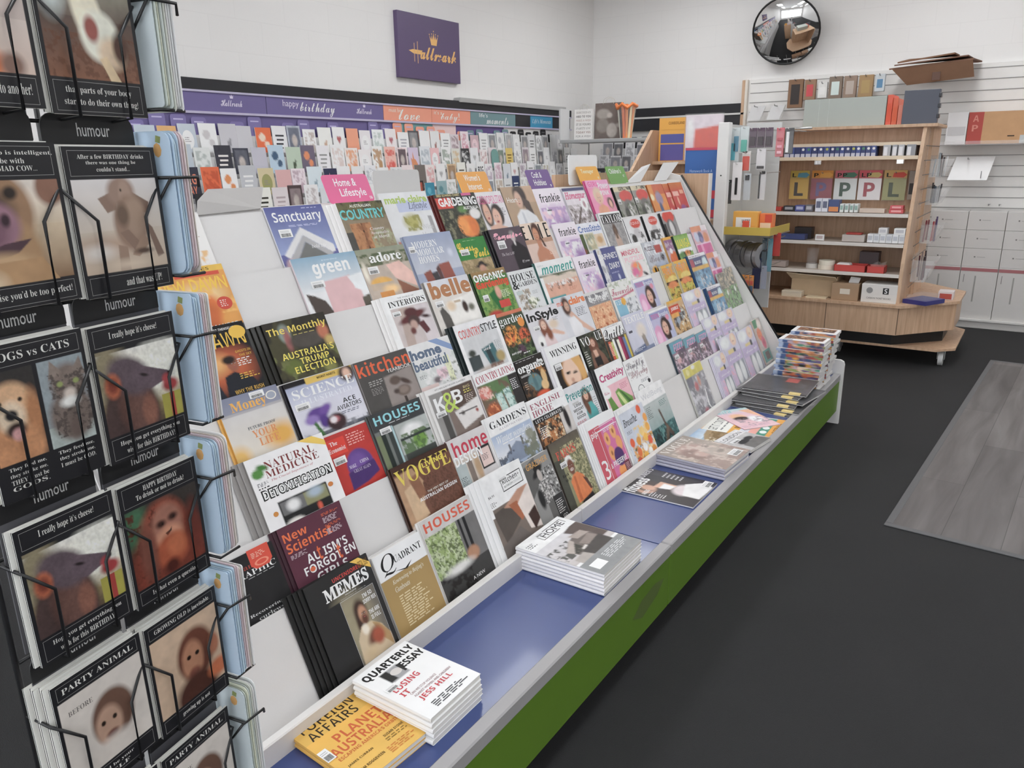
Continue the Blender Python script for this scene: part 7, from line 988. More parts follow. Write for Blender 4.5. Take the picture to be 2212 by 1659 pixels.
# --- shelf at .874
z = .8855; y = 6.215
o = small('label_maker_box', -1.77, -1.49, .04, '3c4878', 'long dark blue box on the third gondola shelf', l=None); lab(o, -1.75, -1.68, .892, .912, 6.215, '3c4878', [('Label it', 's', .05, .1, .95, .9, 'c9cfe6')])
small('black_tray', -1.60, -1.47, .085, '2f2b2d', 'black plastic gadget tray behind the long dark blue box', 'tray', yy=6.33)
small('price_card', -1.414, -1.35, .045, 'e6e2e2', 'small white price card alone on the third gondola shelf', 'card', 'b9a9a9', d=.02)
o = small('clear_tub', -1.222, -1.065, .05, 'b9b0aa', 'clear tub with a red lid on the third gondola shelf', 'tub'); MB().box((-1.20, 6.23, .9358), (-1.09, 6.31, .95), 'a8342c', .004).build('lid', PLAST, o)
for i in range(6): small('white_carton', -1.046 + i * .042, -1.046 + i * .042 + .040, .062, ('dedfe2', 'd3d6da')[i % 2], '%s of six small white cartons on the third gondola shelf' % ('leftmost', 'second', 'third', 'fourth', 'fifth', 'rightmost')[i], 'box', 'b9bdc6', grp='small white cartons')
small('white_carton', -.976, -.918, .045, 'e3e2e2', 'left one of two cartons lying on the small white cartons', l='c2c2c8', zz=.9478); small('white_carton', -.872, -.797, .045, 'e3e2e2', 'right one of two cartons lying on the small white cartons', l='c2c2c8', zz=.9478)
# --- shelf at .66
z = .6715; y = 6.19
def ring(x, yy, zz, r, h, c, label, hole=.5):
    m = MB(); n = 28; vs = []
    for R, Z in ((r, 0), (r, h), (r * hole, h), (r * hole, 0)): vs += [(x + R * math.cos(a * 2 * math.pi / n), yy + R * math.sin(a * 2 * math.pi / n), zz + Z) for a in range(n)]
    m.add(vs, [(b * n + a, b * n + (a + 1) % n, ((b + 1) % 4) * n + (a + 1) % n, ((b + 1) % 4) * n + a) for b in range(4) for a in range(n)], c)
    return tag(m.build('tape_roll', SATIN), label, 'tape roll', 'tape rolls on the lowest gondola shelf')
ring(-1.435, 6.28, .6665, .042, .035, 'c9c6c2', 'pale grey tape roll under the clear cup stack'); tag(MB().cyl((-1.435, 6.28, .702), (-1.435, 6.28, .82), .038, 'c9c9cc', 24, .045).build('cup_stack', CLEAR), 'clear plastic cup stack standing on a tape roll', 'cup')
ring(-1.325, 6.27, .6665, .06, .034, 'e3d9c8', 'lower cream tape roll of a pair'); ring(-1.322, 6.272, .701, .058, .034, 'e6ddcc', 'upper cream tape roll of a pair')
def tray(x0, x1, h, d, c, label):
    m = MB(); y0 = 6.18; zz = .6665
    for a, b in (((x0, y0, zz), (x1, y0 + .003, zz + h)), ((x0, y0 + d - .003, zz), (x1, y0 + d, zz + h)), ((x0, y0, zz), (x0 + .003, y0 + d, zz + h)), ((x1 - .003, y0, zz), (x1, y0 + d, zz + h)), ((x0, y0, zz), (x1, y0 + d, zz + .003))): m.box(a, b, c)
    o = m.build('cardboard_tray', SATIN); return tag(o, label, 'tray', 'red cardboard trays')
tray(-1.25, -1.03, .05, .14, 'c93f38', 'wide red cardboard tray on the lowest gondola shelf'); tray(-1.02, -.90, .05, .12, 'c93f38', 'small red cardboard tray at the right of the lowest gondola shelf')
tag(MB().box((-1.24, 6.2, .6705), (-1.14, 6.29, .725), 'e6dedc', .01).build('tape_pack', SATIN), 'white pack in the wide red tray', 'pack'); tag(MB().prism([(-1.005, 6.2, .6705), (-.92, 6.2, .6705), (-.90, 6.2, .75), (-.935, 6.2, .735), (-.96, 6.2, .745), (-1.0, 6.2, .725)], (0, .07, 0), 'e0dcd8').build('crumpled_pack', FILM), 'crumpled clear pack in the small red tray', 'pack')
small('tape_dispenser', -1.11, -.975, .13, '54474a', 'dark tape dispenser box behind the wide red tray', yy=6.36, d=.1); small('clear_pack', -1.745, -1.61, .045, 'a99a94', 'flat clear pack at the left of the lowest gondola shelf', 'pack')
# --- on the base top
o = MB(); zz = .4585
for a, b in (((-1.56, 6.20, zz), (-1.22, 6.204, zz + .13)), ((-1.56, 6.2, zz), (-1.556, 6.45, zz + .16)), ((-1.224, 6.2, zz), (-1.22, 6.45, zz + .16)), ((-1.56, 6.446, zz), (-1.22, 6.45, zz + .16)), ((-1.56, 6.2, zz), (-1.22, 6.45, zz + .004))): o.box(a, b, 'c2a988')
o = o.build('open_carton', CARD); tag(o, 'open tan carton with lifted flaps under the lowest shelf', 'box'); MB().prism([(-1.56, 6.2, zz + .13), (-1.22, 6.2, zz + .13), (-1.22, 6.12, zz + .165), (-1.58, 6.12, zz + .18)], (0, 0, .004), 'd3c3a6').build('carton_flap', CARD, o)
o = small('paper_block', -1.6, -1.45, .045, 'd6c8b0', 'stack of cream paper sheets left on the gondola base', 'paper', yy=6.10, zz=.4585, d=.085); small('paper_sheet', -1.42, -1.27, .012, 'dccbaa', 'thin cream pad in front of the open tan carton', 'paper', yy=6.105, zz=.4585, d=.08)
o = small('brown_carton', -1.24, -1.05, .125, 'a98a6a', 'brown carton with a white label and a paper sticking out', 'box', yy=6.13, zz=.4585, d=.2); lab(o, -1.18, -1.11, .505, .545, 6.13, 'dcd2c2'); MB().prism([(-1.14, 6.2, .58), (-1.07, 6.2, .575), (-1.06, 6.23, .62), (-1.13, 6.23, .625)], (0, .002, 0), 'ece8e2').build('paper_slip', PAPER, o)
o = small('white_carton', -1.03, -.79, .135, 'd9d6d2', 'white carton printed with a black S square on the gondola base', 'box', yy=6.13, zz=.4585, d=.2)
lab(o, -.885, -.845, .525, .57, 6.13, '2a2a2c', [('S', 'b', .25, .12, .75, .88, 'eeeeee')]); lab(o, -.995, -.825, .485, .5, 6.13, 'd9d6d2', [('CARBON TICKET BOOKS', 's', .02, .1, .98, .9, '3a3a3c')]); q = MB(); q.cyl((-.975, 6.1285, .548), (-.975, 6.1292, .548), .022, '8a8a8a', 20); q.build('round_stamp', MATTE, o)
# --- right end of the base: blue pack, clear pockets, small carton
o = tag(MB().prism([(-.76, 6.22, .4585), (-.60, 6.16, .4585), (-.50, 6.36, .4585), (-.66, 6.44, .4585)], (0, 0, .03), '34347c').build('paper_pack', SATIN), 'violet blue paper pack jutting over the right end of the gondola base', 'pack'); MB().prism([(-.74, 6.23, .489), (-.61, 6.18, .489), (-.53, 6.34, .495), (-.66, 6.41, .495)], (0, 0, .03), 'c9ccd6').build('film_cover', FILM, o)
o = tag(MB().box((-.56, 6.50, .4585), (-.46, 6.62, .52), 'd3c8c8', .002).build('envelope_box', SATIN), 'small white and red box at the right end of the gondola base', 'box'); lab(o, -.55, -.47, .465, .505, 6.50, 'b0463c')
def pocket(yc, z0, w, h, d, label, fill):
    m = MB(); x = -.742
    m.prism([(x, yc - w / 2, z0), (x + d * .6, yc - w / 2, z0), (x + d, yc - w / 2, z0 + h), (x + d - .004, yc - w / 2, z0 + h), (x + d * .6 - .004, yc - w / 2, z0 + .004), (x, yc - w / 2, z0 + .004)], (0, w, 0), 'f2f2f2'); m.box((x, yc - w / 2, z0), (x + .003, yc + w / 2, z0 + h * 1.2), 'eeeeee')
    for s in (-1, 1): m.prism([(x, yc + s * w / 2, z0), (x + d * .6, yc + s * w / 2, z0), (x + d, yc + s * w / 2, z0 + h), (x, yc + s * w / 2, z0 + h)], (0, -s * .003, 0), 'eeeeee')
    o = tag(m.build('acrylic_pocket', CLEAR), label, 'acrylic holder', 'clear acrylic pockets on the gondola end')
    rr = random.Random(int(yc * 100 + z0 * 10))
    for i in range(7):
        a = yc - w * .4 + rr.random() * w * .8; b = x + .012 + rr.random() * d * .5; q = MB(); L_ = h * (1 + rr.random() * .35)
        q.cyl((b, a, z0 + .006), (b + rr.uniform(-.004, .012), a + rr.uniform(-.015, .015), z0 + L_), .006, fill[i % len(fill)], 8); q.cyl((b, a, z0 + .0055), (b, a, z0 + .006), .006, '222', 8)
        tag(q.build('marker_pen', PLAST), '%s pen from the aisle side in the %s' % (('first', 'second', 'third', 'fourth', 'fifth', 'sixth', 'seventh')[i], label), 'pen', 'pens in the acrylic pockets')
pocket(6.80, 1.34, .34, .13, .13, 'upper acrylic pocket on the gondola end', ('3a3236', '8d9aa0', 'd9dcde', '5a4a48'))
pocket(6.80, 1.14, .34, .12, .13, 'middle acrylic pocket on the gondola end', ('2a2628', '9aa0a6', '3a4a5a'))
pocket(6.72, .86, .30, .14, .14, 'lower acrylic pocket with red pens on the gondola end', ('a8323c', '4a3a6a', '7a2a38'))
pocket(6.50, .60, .34, .16, .15, 'lowest acrylic pocket on the gondola end', ('3a2f34', '7a6a66', '5a2a34'))
# ============================================================ pegboard end stand with hanging packs
pg = empty('pegboard_stand', (-1.6, 5.4, 0)); tag(pg, 'grey pegboard stand with white post and hanging stationery', 'display stand')
MB().box((-1.826, 5.10, 0), (-1.752, 5.16, 1.722), 'd9d8d6', .004).build('post', PAINT, pg); MB().cyl((-1.79, 5.098, 1.39), (-1.79, 5.1, 1.39), .005, '1c1c1c', 12).build('post_bolt', PLAST, pg)
MB().box((-1.826, 5.16, 0), (-1.80, 5.62, 1.715), 'b9b9b8').build('side_wing', PAINT, pg)
PEGM = mat('pegboard', .5, .4, col='c3c3c2'); m = MB().box((-1.80, 5.60, .45), (-1.56, 5.615, 1.73), 'c3c3c2'); m.build('peg_panel', PEGM, pg)
MB().box((-1.80, 5.2, 0), (-1.60, 5.6, .45), 'c9c3ba', .004).build('base_box', PAINT, pg)
def hang(x0, z0, x1, z1, c, label, name='hang_pack', y=5.2, extra=None, film=True, t=.008, cat='stationery pack'):
    o = MB().box((x0, y, z0), (x1, y + t, z1), c, .0015).build(name, SATIN); tag(o, label, cat, 'packs hanging on the pegboard stand')
    xc = (x0 + x1) / 2
    if extra:
        for (a, b, cc, d, k) in extra: MB().box((x0 + a * (x1 - x0), y - .006, z0 + b * (z1 - z0)), (x0 + cc * (x1 - x0), y, z0 + d * (z1 - z0)), k, .002).build('blister', PLAST, o)
    if film: MB().box((x0, y - .010, z0), (x1, y - .0005, z1 - .02), 'ffffff', .003).build('film', SLEEVE, o)
    MB().tube([(xc, 5.6, z1 - .012), (xc, y - .03, z1 - .012), (xc, y - .04, z1 - .002)], .003, 'cfcfcf', 6).build('peg_hook', METAL, pg)
hang(-1.775, 1.475, -1.713, 1.69, 'c3cbcc', 'clear pack of turquoise scissors, left one', extra=[(.1, .05, .6, .55, '3f9fae'), (.4, .3, .9, .75, '4a86a0')])
hang(-1.711, 1.53, -1.655, 1.695, 'c6cfcf', 'clear pack of turquoise scissors, right one', extra=[(.15, .05, .85, .5, '48ad9c')])
for i, x in enumerate((-1.651, -1.600, -1.548)): hang(x, 1.562, x + .048, 1.684, '5a4456', '%s plum coloured pack on the top row of the pegboard' % ('left', 'middle', 'right')[i], extra=[(.15, .1, .85, .55, '3a3036')])
hang(-1.478, 1.503, -1.428, 1.68, 'c9606a', 'long red and pink card of erasers on the pegboard', extra=[(.2, .1, .8, .2, 'e0a9b4'), (.2, .3, .8, .4, 'd890a0'), (.2, .55, .8, .66, 'b84450')])
hang(-1.422, 1.52, -1.37, 1.677, '4a4a4c', 'dark card with a white glue pen on the pegboard', extra=[(.15, .05, .5, .85, 'f0f0f0')])
hang(-1.69, 1.413, -1.634, 1.542, 'cfcac6', 'pack of red rulers with white header', extra=[(.1, .05, .9, .75, 'd0442f')], film=True)
hang(-1.595, 1.424, -1.537, 1.556, 'd3d0d2', 'white blister pack with small black foot', extra=[(.1, .05, .9, .18, '3a3638')])
hang(-1.738, 1.229, -1.675, 1.472, 'dcd8d8', 'tall white card with one black pen', extra=[(.36, .15, .62, .6, '1c1c1e')], film=False, y=5.17)
hang(-1.776, 1.205, -1.742, 1.36, '2c2c2e', 'tall black pack at the left of the pegboard', y=5.19)
hang(-1.668, 1.229, -1.622, 1.40, 'b9bfc4', 'pale grey pack with dark cap', extra=[(.2, .75, .8, .95, '3a3c40')]); hang(-1.57, 1.231, -1.525, 1.415, 'c9c6c6', 'pale grey card with a black strip', extra=[(.05, .05, .25, .9, '2a2a2c'), (.1, .9, .9, 1, '2c2a2a')])
hang(-1.53, .754, -1.497, .983, '35505e', 'dark teal narrow hanging pack', y=5.25); hang(-1.492, .76, -1.46, .98, '4a8a9a', 'bright teal narrow hanging pack', y=5.25)
hang(-1.575, .643, -1.52, .85, '2a3050', 'navy hanging pack below the tape rolls', y=5.22, film=False); hang(-1.515, .645, -1.478, .80, '8d93a6', 'grey blue hanging pack below the teal packs', y=5.22)
for i in range(4): hang(-1.673 + i * .031, .594, -1.673 + i * .031 + .028, .736, 'd88a2e', '%s of four orange glue stick packs' % ('leftmost', 'second', 'third', 'rightmost')[i], extra=[(.05, .02, .95, .5, '3a5678'), (.1, .55, .9, .75, 'c9482c')], y=5.19)
hang(-1.474, .86, -1.425, 1.015, 'b9342c', 'red folder hanging at the right of the pegboard', y=5.3, film=False)
# yellow bracket tray with pen boxes
ty = empty('bracket_tray', (-1.62, 5.3, 1.02)); tag(ty, 'yellow tray shelf on the pegboard stand', 'tray')
m = MB(); m.box((-1.775, 5.12, 1.015), (-1.45, 5.58, 1.02), 'b9a032'); m.build('tray_floor', SATIN, ty)
m = MB(); m.box((-1.775, 5.115, 1.008), (-1.446, 5.121, 1.06), 'c2a634', .001); m.build('front_rim', SATIN, ty); MB().box((-1.452, 5.121, 1.008), (-1.446, 5.58, 1.06), 'b39a30', .001).build('side_rim', SATIN, ty)
o = box('tape_box', (-1.71, 5.16, 1.0205), (-1.548, 5.24, 1.158), 'e5a636', 'yellow correction tape box standing in the yellow tray', 'box'); lab(o, -1.69, -1.59, 1.03, 1.12, 5.16, 'ece6dc', [('WITE', 'b', .4, .15, .95, .4, '3a3a44'), ('OUT', 'b', .45, .5, .95, .72, '3a3a44')])
o = box('tape_box', (-1.545, 5.2, 1.0205), (-1.46, 5.27, 1.145), 'e2722c', 'orange correction tape box standing in the yellow tray', 'box'); lab(o, -1.54, -1.47, 1.04, 1.085, 5.2, 'f0c8a8'); lab(o, -1.51, -1.465, 1.09, 1.14, 5.2, 'd0432a')
box('eraser_box', (-1.634, 5.125, 1.0205), (-1.596, 5.15, 1.10), 'd8482a', 'small red orange box at the front of the yellow tray', 'box')
# silver tape rolls threaded on one hook
HX = Vector((.9, -.42, 0)).normalized(); HO = Vector((-1.80, 5.38, .86))
MB().tube([HO + Vector((0, 0, .038)), HO + HX * .33 + Vector((0, 0, .038)), HO + HX * .34 + Vector((0, 0, .052))], .004, '2a2a2c', 8).build('long_hook', WIRE, pg)
for i in range(9):
    m = MB(); n = 28; R0 = .088 + .004 * math.sin(i * 2); p0 = HO + HX * (.025 + i * .033) + Vector((0, 0, .003 * math.sin(i * 1.7))); sx = HX.cross(Vector((0, 0, 1))); vs = []
    for R, d_ in ((R0, 0), (R0, .029), (.042, .029), (.042, 0)): vs += [p0 + HX * d_ + R * (math.cos(a * 2 * math.pi / n) * sx + math.sin(a * 2 * math.pi / n) * Vector((0, 0, 1))) for a in range(n)]
    m.add(vs, [(b * n + a, b * n + (a + 1) % n, ((b + 1) % 4) * n + (a + 1) % n, ((b + 1) % 4) * n + a) for b in range(4) for a in range(n)], 'a9a8ac')
    o = tag(m.build('packing_tape_roll', METAL), 'silver wrapped tape roll on the long hook, %s from the aisle end' % ORD[9 - i], 'tape roll', 'silver tape rolls on the long hook')
MB().tube([(-1.555, 5.6, 1.685), (-1.36, 5.6, 1.685)], .007, 'bdbdbc', 8).build('hook_rail', METAL, pg)
o = box('tester_box', (-1.74, 5.24, .4505), (-1.62, 5.34, .60), 'd3cfc6', 'small cream carton with black printing on the pegboard stand base', 'box'); lab(o, -1.73, -1.68, .54, .56, 5.24, '4a4640'); lab(o, -1.66, -1.63, .47, .55, 5.24, '2a2826')
# ============================================================ side shelf with exercise book packs, behind the far end of the magazine stand
sb = empty('book_rack', (-2.1, 5.4, 0)); tag(sb, 'beech book rack with sloping side behind the far end of the magazine stand', 'display stand')
MB().box((-2.40, 5.36, 1.462), (-1.87, 5.56, 1.485), 'c9b196', .002).build('shelf', WOOD, sb); MB().prism([(-2.42, 5.0, 1.36), (-2.42, 5.0, 1.395), (-2.42, 5.36, 1.70), (-2.42, 5.6, 1.70), (-2.42, 5.6, 0), (-2.42, 5.3, 0), (-2.42, 5.3, 1.36)], (.022, 0, 0), 'c4a27f').build('side_panel', WOOD, sb)
MB().box((-2.42, 5.56, 0), (-1.85, 5.585, 1.68), 'c4a27f').build('back_board', WOOD, sb); MB().box((-2.0, 4.665, 0), (-1.712, 4.69, 1.412), 'b08c70').build('end_board', WOOD, sb); MB().box((-1.712, 4.66, 0), (-1.70, 4.695, 1.413), 'd3cfca').build('board_edge', SATIN, sb)
o = box('exercise_book_pack', (-2.37, 5.40, 1.4855), (-2.17, 5.43, 1.78), 'e0a030', 'yellow and blue exercise book pack on the beech book rack', 'book pack'); lab(o, -2.355, -2.18, 1.49, 1.60, 5.40, '5a5296'); lab(o, -2.355, -2.18, 1.61, 1.67, 5.40, '54589a'); lab(o, -2.36, -2.175, 1.70, 1.76, 5.4, 'e0a030', [('CUMBERLAND', 'b', .34, .1, .98, .42, '8a5a1c')])
o = tag(MB().box((-2.165, 5.385, 1.4855), (-1.90, 5.41, 1.79), 'd6c9d0', .003).build('folder_pack', SATIN), 'clear bag with red orange folders and a pink edge on the beech book rack', 'folder pack'); picture(MB(), .25, .29, [('f', 'd8ccd4'), ('p', 'd8503a', .26, .3, .95, .22, 1, 1, .22, 1), ('e', .12, .3, .1, .25, 'f0ecf0', .1), ('n', 10, .12)], 24, 3).build('folder_face', PRINT, o, frame((-2.16, 5.3845, 1.492), (1, 0, 0), (0, 0, 1))); MB().box((-2.17, 5.378, 1.4855), (-1.895, 5.413, 1.80), 'ffffff', .003).build('film', FILM, o)
o = tag(MB().box((-2.135, 5.33, 1.095), (-1.875, 5.345, 1.565), '2a62ac', .002).build('scrapbook', SATIN), 'tall bright blue scrapbook with a red top edge and stripes', 'book'); MB().box((-2.135, 5.328, 1.555), (-1.875, 5.347, 1.572), 'c9405c').build('top_binding', SATIN, o)
lab(o, -2.1, -1.93, 1.40, 1.43, 5.33, '2a62ac', [('Homework Book A', 's', .02, .1, .98, .8, 'a9c4e6')]); lab(o, -1.935, -1.877, 1.23, 1.285, 5.33, 'cf3848'); lab(o, -1.935, -1.877, 1.10, 1.155, 5.33, 'cf3848'); MB().box((-2.14, 5.32, 1.08), (-1.87, 5.35, 1.095), 'c9b196').build('ledge', WOOD, sb)
# ============================================================ slatwall and stationery on the far wall
sw = empty('slatwall', (-1.0, 8.15, 0)); tag(sw, 'white slatwall panel with horizontal grooves on the far wall', 'slatwall')
MB().box((-2.64, 8.19, .05), (2.4, 8.225, 2.252), 'dcdad7', .002).build('panel', PAINT, sw)
for i in range(24): MB().box((-2.62, 8.186, .13 + i * .0905), (2.4, 8.1905, .136 + i * .0905), '8a8886').build('slat_groove', PAINT, sw)
MB().box((-2.665, 8.15, .05), (-2.64, 8.228, 2.252), 'd8d0c4', .002).build('edge_trim', PAINT, sw)
pk = empty('low_shelf', (0, 8.0, 0)); tag(pk, 'low white plinth shelf under the cartons along the far wall', 'shelf'); MB().box((-2.2, 7.905, 0), (2.4, 8.185, .062), 'c2bfbc', .003).build('kickboard', PAINT, pk); MB().box((-2.2, 7.89, .062), (2.4, 8.185, .084), 'd3d0cd', .003).build('shelf_board', PAINT, pk)
def shook(x, z, y=8.0): MB().tube([(x, 8.19, z), (x, y - .04, z), (x, y - .05, z + .012)], .004, '8a8a8a', 6).build('slat_hook', METAL, sw)
for i, (x0, z0, x1, z1, c, w, l) in enumerate(((-2.195, 1.955, -2.06, 2.21, '8a6a52', '3a3432', 'brown phone case box with a dark window'), (-2.045, 2.02, -1.945, 2.2, '9a7a62', 'c9484e', 'brown phone case box with a red window'), (-1.92, 2.03, -1.84, 2.17, 'd9d9d6', 'e0e0de', 'plain white phone case box'), (-1.825, 2.02, -1.71, 2.212, '8a7a6c', 'c9d9d4', 'brown phone case box with a pale mint window'), (-1.695, 2.02, -1.585, 2.21, '9a8474', 'b5a79c', 'taupe phone case box with a grey window'), (-1.565, 2.02, -1.445, 2.208, 'a98a62', 'b0935c', 'tan phone case box with a mustard window'), (-1.428, 2.06, -1.348, 2.208, 'c9d0d4', '5a8ab0', 'small pack with a blue picture'))):
    o = tag(MB().box((x0, 8.0, z0), (x1, 8.045, z1), c, .002).build('phone_case_box', CARD), l + ' hanging on the slatwall', 'phone case box', 'phone case boxes on the slatwall'); ww = x1 - x0; lab(o, x0 + ww * .2, x1 - ww * .2, z0 + .03, z1 - .045, 8.0, w); shook((x0 + x1) / 2, z1 - .012)
for i, (x0, x1) in enumerate(((-2.59, -2.40), (-2.395, -2.21))):
    o = tag(MB().prism([(x0, 7.99, 1.85), (x1 - .04, 7.99, 1.85), (x1, 8.02, 1.995), (x0 + .04, 8.02, 1.995)], (0, .02, 0), 'd3d3d4').build('bubble_mailer', FILM), '%s silver bubble mailer pack on the slatwall' % ('left', 'right')[i], 'mailer', 'bubble mailers'); MB().prism([(x0 + .01, 8.0, 1.855), (x1 - .05, 8.0, 1.855), (x1 - .01, 8.03, 1.985), (x0 + .05, 8.03, 1.985)], (0, .008, 0), 'c9c8c8').build('mailer_sheet', SATIN, o); shook(x0 + .1, 1.98, 7.98)
o = tag(MB().prism([(-1.98, 7.96, 1.79), (-1.86, 7.96, 1.80), (-1.84, 7.96, 1.86), (-1.92, 7.96, 1.90), (-1.99, 7.96, 1.86)], (0, .03, 0), '3c3c66').build('navy_pack', SATIN), 'navy pack hanging above the pegboard stand', 'pack'); MB().box((-1.96, 7.957, 1.80), (-1.88, 7.96, 1.83), '6a6a94').build('pack_label', SATIN, o); shook(-1.92, 1.885, 7.95)
# flattened cartons on the ledge above the slatwall
ct = tag(MB().prism([(-1.26, 7.62, 2.20), (-.64, 7.62, 2.235), (-.62, 8.18, 2.262), (-1.2, 8.18, 2.256)], (0, 0, .012), '7a5a48').build('flattened_carton', CARD), 'lowest flattened brown carton on top of the slatwall', 'carton', 'flattened cartons on the slatwall')
MB().prism([(-1.24, 7.62, 2.205), (-.645, 7.62, 2.235), (-.625, 7.70, 2.11), (-1.12, 7.70, 2.075)], (0, .004, 0), '8d6a52').build('hanging_flap', CARD, ct); MB().box((-.93, 7.655, 2.10), (-.87, 7.66, 2.2), '5a3a2a').build('tape_strip', SATIN, ct)
tag(MB().prism([(-1.22, 7.60, 2.226), (-.68, 7.60, 2.262), (-.68, 8.1, 2.285), (-1.18, 8.1, 2.280)], (0, 0, .01), '6a4c3c').build('flattened_carton', CARD), 'middle flattened brown carton on top of the slatwall', 'carton', 'flattened cartons on the slatwall'); tag(MB().prism([(-1.2, 7.62, 2.246), (-.78, 7.62, 2.288), (-.78, 8.0, 2.306), (-1.17, 8.0, 2.302)], (0, 0, .012), '75553f').build('flattened_carton', CARD), 'topmost flattened brown carton on top of the slatwall', 'carton', 'flattened cartons on the slatwall')
# shelf with kraft parcel box and white box
ac = empty('acrylic_shelf', (-.4, 8.0, 1.58)); tag(ac, 'clear acrylic shelf carrying the big kraft parcel box', 'shelf'); MB().box((-.84, 7.9, 1.575), (.4, 8.19, 1.583), 'e6e0e0').build('shelf_plate', CLEAR, ac); MB().box((-.84, 7.895, 1.575), (.4, 7.90, 1.61), 'e6dede').build('front_lip', CLEAR, ac)
o = box('parcel_box', (-.64, 7.95, 1.5835), (-.02, 8.17, 1.845), 'c2966a', 'large kraft parcel box with a red end band on the acrylic shelf', 'box', m=CARD); lab(o, -.64, -.53, 1.585, 1.844, 7.95, 'b0443a', [('A', 'b', .3, .1, .7, .3, 'd08070'), ('P', 'b', .3, .4, .7, .6, 'd08070')]); lab(o, -.34, -.29, 1.64, 1.65, 7.95, '4a3a2c'); lab(o, -.25, -.19, 1.585, 1.65, 7.95, 'b9bdbd')
o = box('white_box', (-.80, 7.95, 1.5835), (-.645, 8.15, 1.85), 'dcdada', 'white box with folded front beside the kraft parcel box', 'box'); lab(o, -.79, -.655, 1.66, 1.73, 7.95, 'c3c1c2')
o = tag(MB().prism([(-.74, 7.93, 1.285), (-.44, 7.93, 1.285), (-.405, 8.05, 1.48), (-.70, 8.05, 1.48)], (0, .03, 0), 'd9d8d8').build('paper_ream', SATIN), 'white paper ream leaning on the slatwall', 'paper'); MB().box((-.49, 7.928, 1.30), (-.484, 7.931, 1.36), '8a8a8c').build('small_print', MATTE, o); shook(-.6, 1.46, 7.95); MB().box((-.75, 7.92, 1.272), (-.4, 8.19, 1.284), 'e0dcdc').build('ledge', CLEAR, ac)
for i, (x, z) in enumerate(((-.40, 1.07), (-.32, 1.07), (-.1, 1.2), (-.1, 1.32))): shook(x, z, 8.02)
# white cartons: two large below, three layers of small ones above
def carton(x0, x1, z0, z1, label, red=False):
    o = box('white_carton', (x0, 7.92, z0), (x1, 8.17, z1), 'c9c6c3', label, 'carton', 'white cartons along the far wall'); w = x1 - x0
    if red: lab(o, x0 + .002, x1 - .002, z1 - .04, z1 - .012, 7.92, 'a8666a'); lab(o, x0 + w * .4, x0 + w * .44, z0 + .15, z1 - .08, 7.92, '9a9894'); lab(o, x0 + w * .1, x0 + w * .12, z1 - .14, z1 - .07, 7.92, '8a8886')
    else: lab(o, x0 + w * .3, x0 + w * .34, (z0 + z1) / 2 + .0, (z0 + z1) / 2 + .012, 7.92, '7a7876'); lab(o, x0 + w * .38, x0 + w * .6, (z0 + z1) / 2 + .003, (z0 + z1) / 2 + .007, 7.92, 'a09e9c')
    return o
for c in range(4):
    x0 = -.82 + .288 * c; nm = ('behind the gondola', 'first clear of the gondola', 'second clear of the gondola', 'at the right edge')[c]
    carton(x0, x0 + .284, .0845, .545, 'large white carton with a red top band, %s' % nm, True)
    for j in range(3): carton(x0, x0 + .284, .546 + j * .159, .546 + j * .159 + .157, 'small white carton %s, %s layer' % (nm, ('lower', 'middle', 'upper')[j]))
# ============================================================ card spinner at the left
NF = Vector((.98, .18, 0)).normalized(); TF = Vector((-.18, .98, 0)).normalized()      # front face normal and its rightward direction
PB = Vector((-.936, .513, 0)); CWID, CHT = .127, .172
PITCH = .2065; TOPZ = 1.5235
cen = PB - NF * .155 - TF * .065
sp = empty('card_spinner', (cen.x, cen.y, 0)); tag(sp, 'black wire card spinner with humour header tabs at the left', 'card spinner')
BLK = '1c1c1e'
MB().cyl((cen.x, cen.y, .06), (cen.x, cen.y, 2.05), .018, BLK, 16).build('centre_pole', WIRE, sp)
for k in range(4):
    a = k * math.pi / 2 + .3; MB().tube([(cen.x, cen.y, .09), (cen.x + .25 * math.cos(a), cen.y + .25 * math.sin(a), .03)], .014, BLK, 8).build('foot', WIRE, sp)
def P(off_t, off_n, z): q = PB + TF * off_t + NF * off_n; return (q.x, q.y, z)
COLS = (('B', 0.0), ('A', -.134), ('C', -.268))
for t in (-.337, -.2, -.0665, .0665):
    MB().tube([P(t, -.030, .15), P(t, -.030, 2.0)], .0035, BLK, 8).build('upright_wire', WIRE, sp)
for n_ in (-.12, -.2, -.28): MB().tube([P(.074, n_, .15), P(.074, n_, 2.0)], .0035, BLK, 8).build('upright_wire', WIRE, sp)
NR = 7
TOPS = [TOPZ + PITCH * (1 - i) for i in range(NR)]      # row 0 is the one cut by the frame's top
def wire_pocket(t, z, front=.020):
    for s in (-.034, .034):
        MB().tube([P(t + s * 1.97, -.030, z - .042), P(t + s * 1.97, .010, z - .046), P(t + s, front, z - .083), P(t + s, front, z - CHT - .002), P(t + s, -.028, z - CHT - .006)], .0021, BLK, 6).build('pocket_wire', WIRE, sp)
    MB().tube([P(t - .064, -.030, z - CHT - .006), P(t + .064, -.030, z - CHT - .006)], .0024, BLK, 6).build('pocket_wire', WIRE, sp)
    MB().tube([P(t - .064, -.030, z - .045), P(t + .064, -.030, z - .045)], .0024, BLK, 6).build('pocket_wire', WIRE, sp)
def tab(t, z):
    w, h = .124, .034; m = plate(w, h, .0016, '1d1d1f', .016, True); G, F = glyphs('humour', 's', .006)
    m.add([(w * (.36 + .36 * g[0]), .009 + .015 * g[1], .002) for g in G], F, 'c9c9c9'); m.box((0, -.165, -.001), (w, .0, .0008), '55555a')
    m.build('header_tab', SATIN, sp, Matrix.Translation(-sp.location) @ frame(P(t - w / 2, -.014, z + .003), TF, (0, 0, 1)))
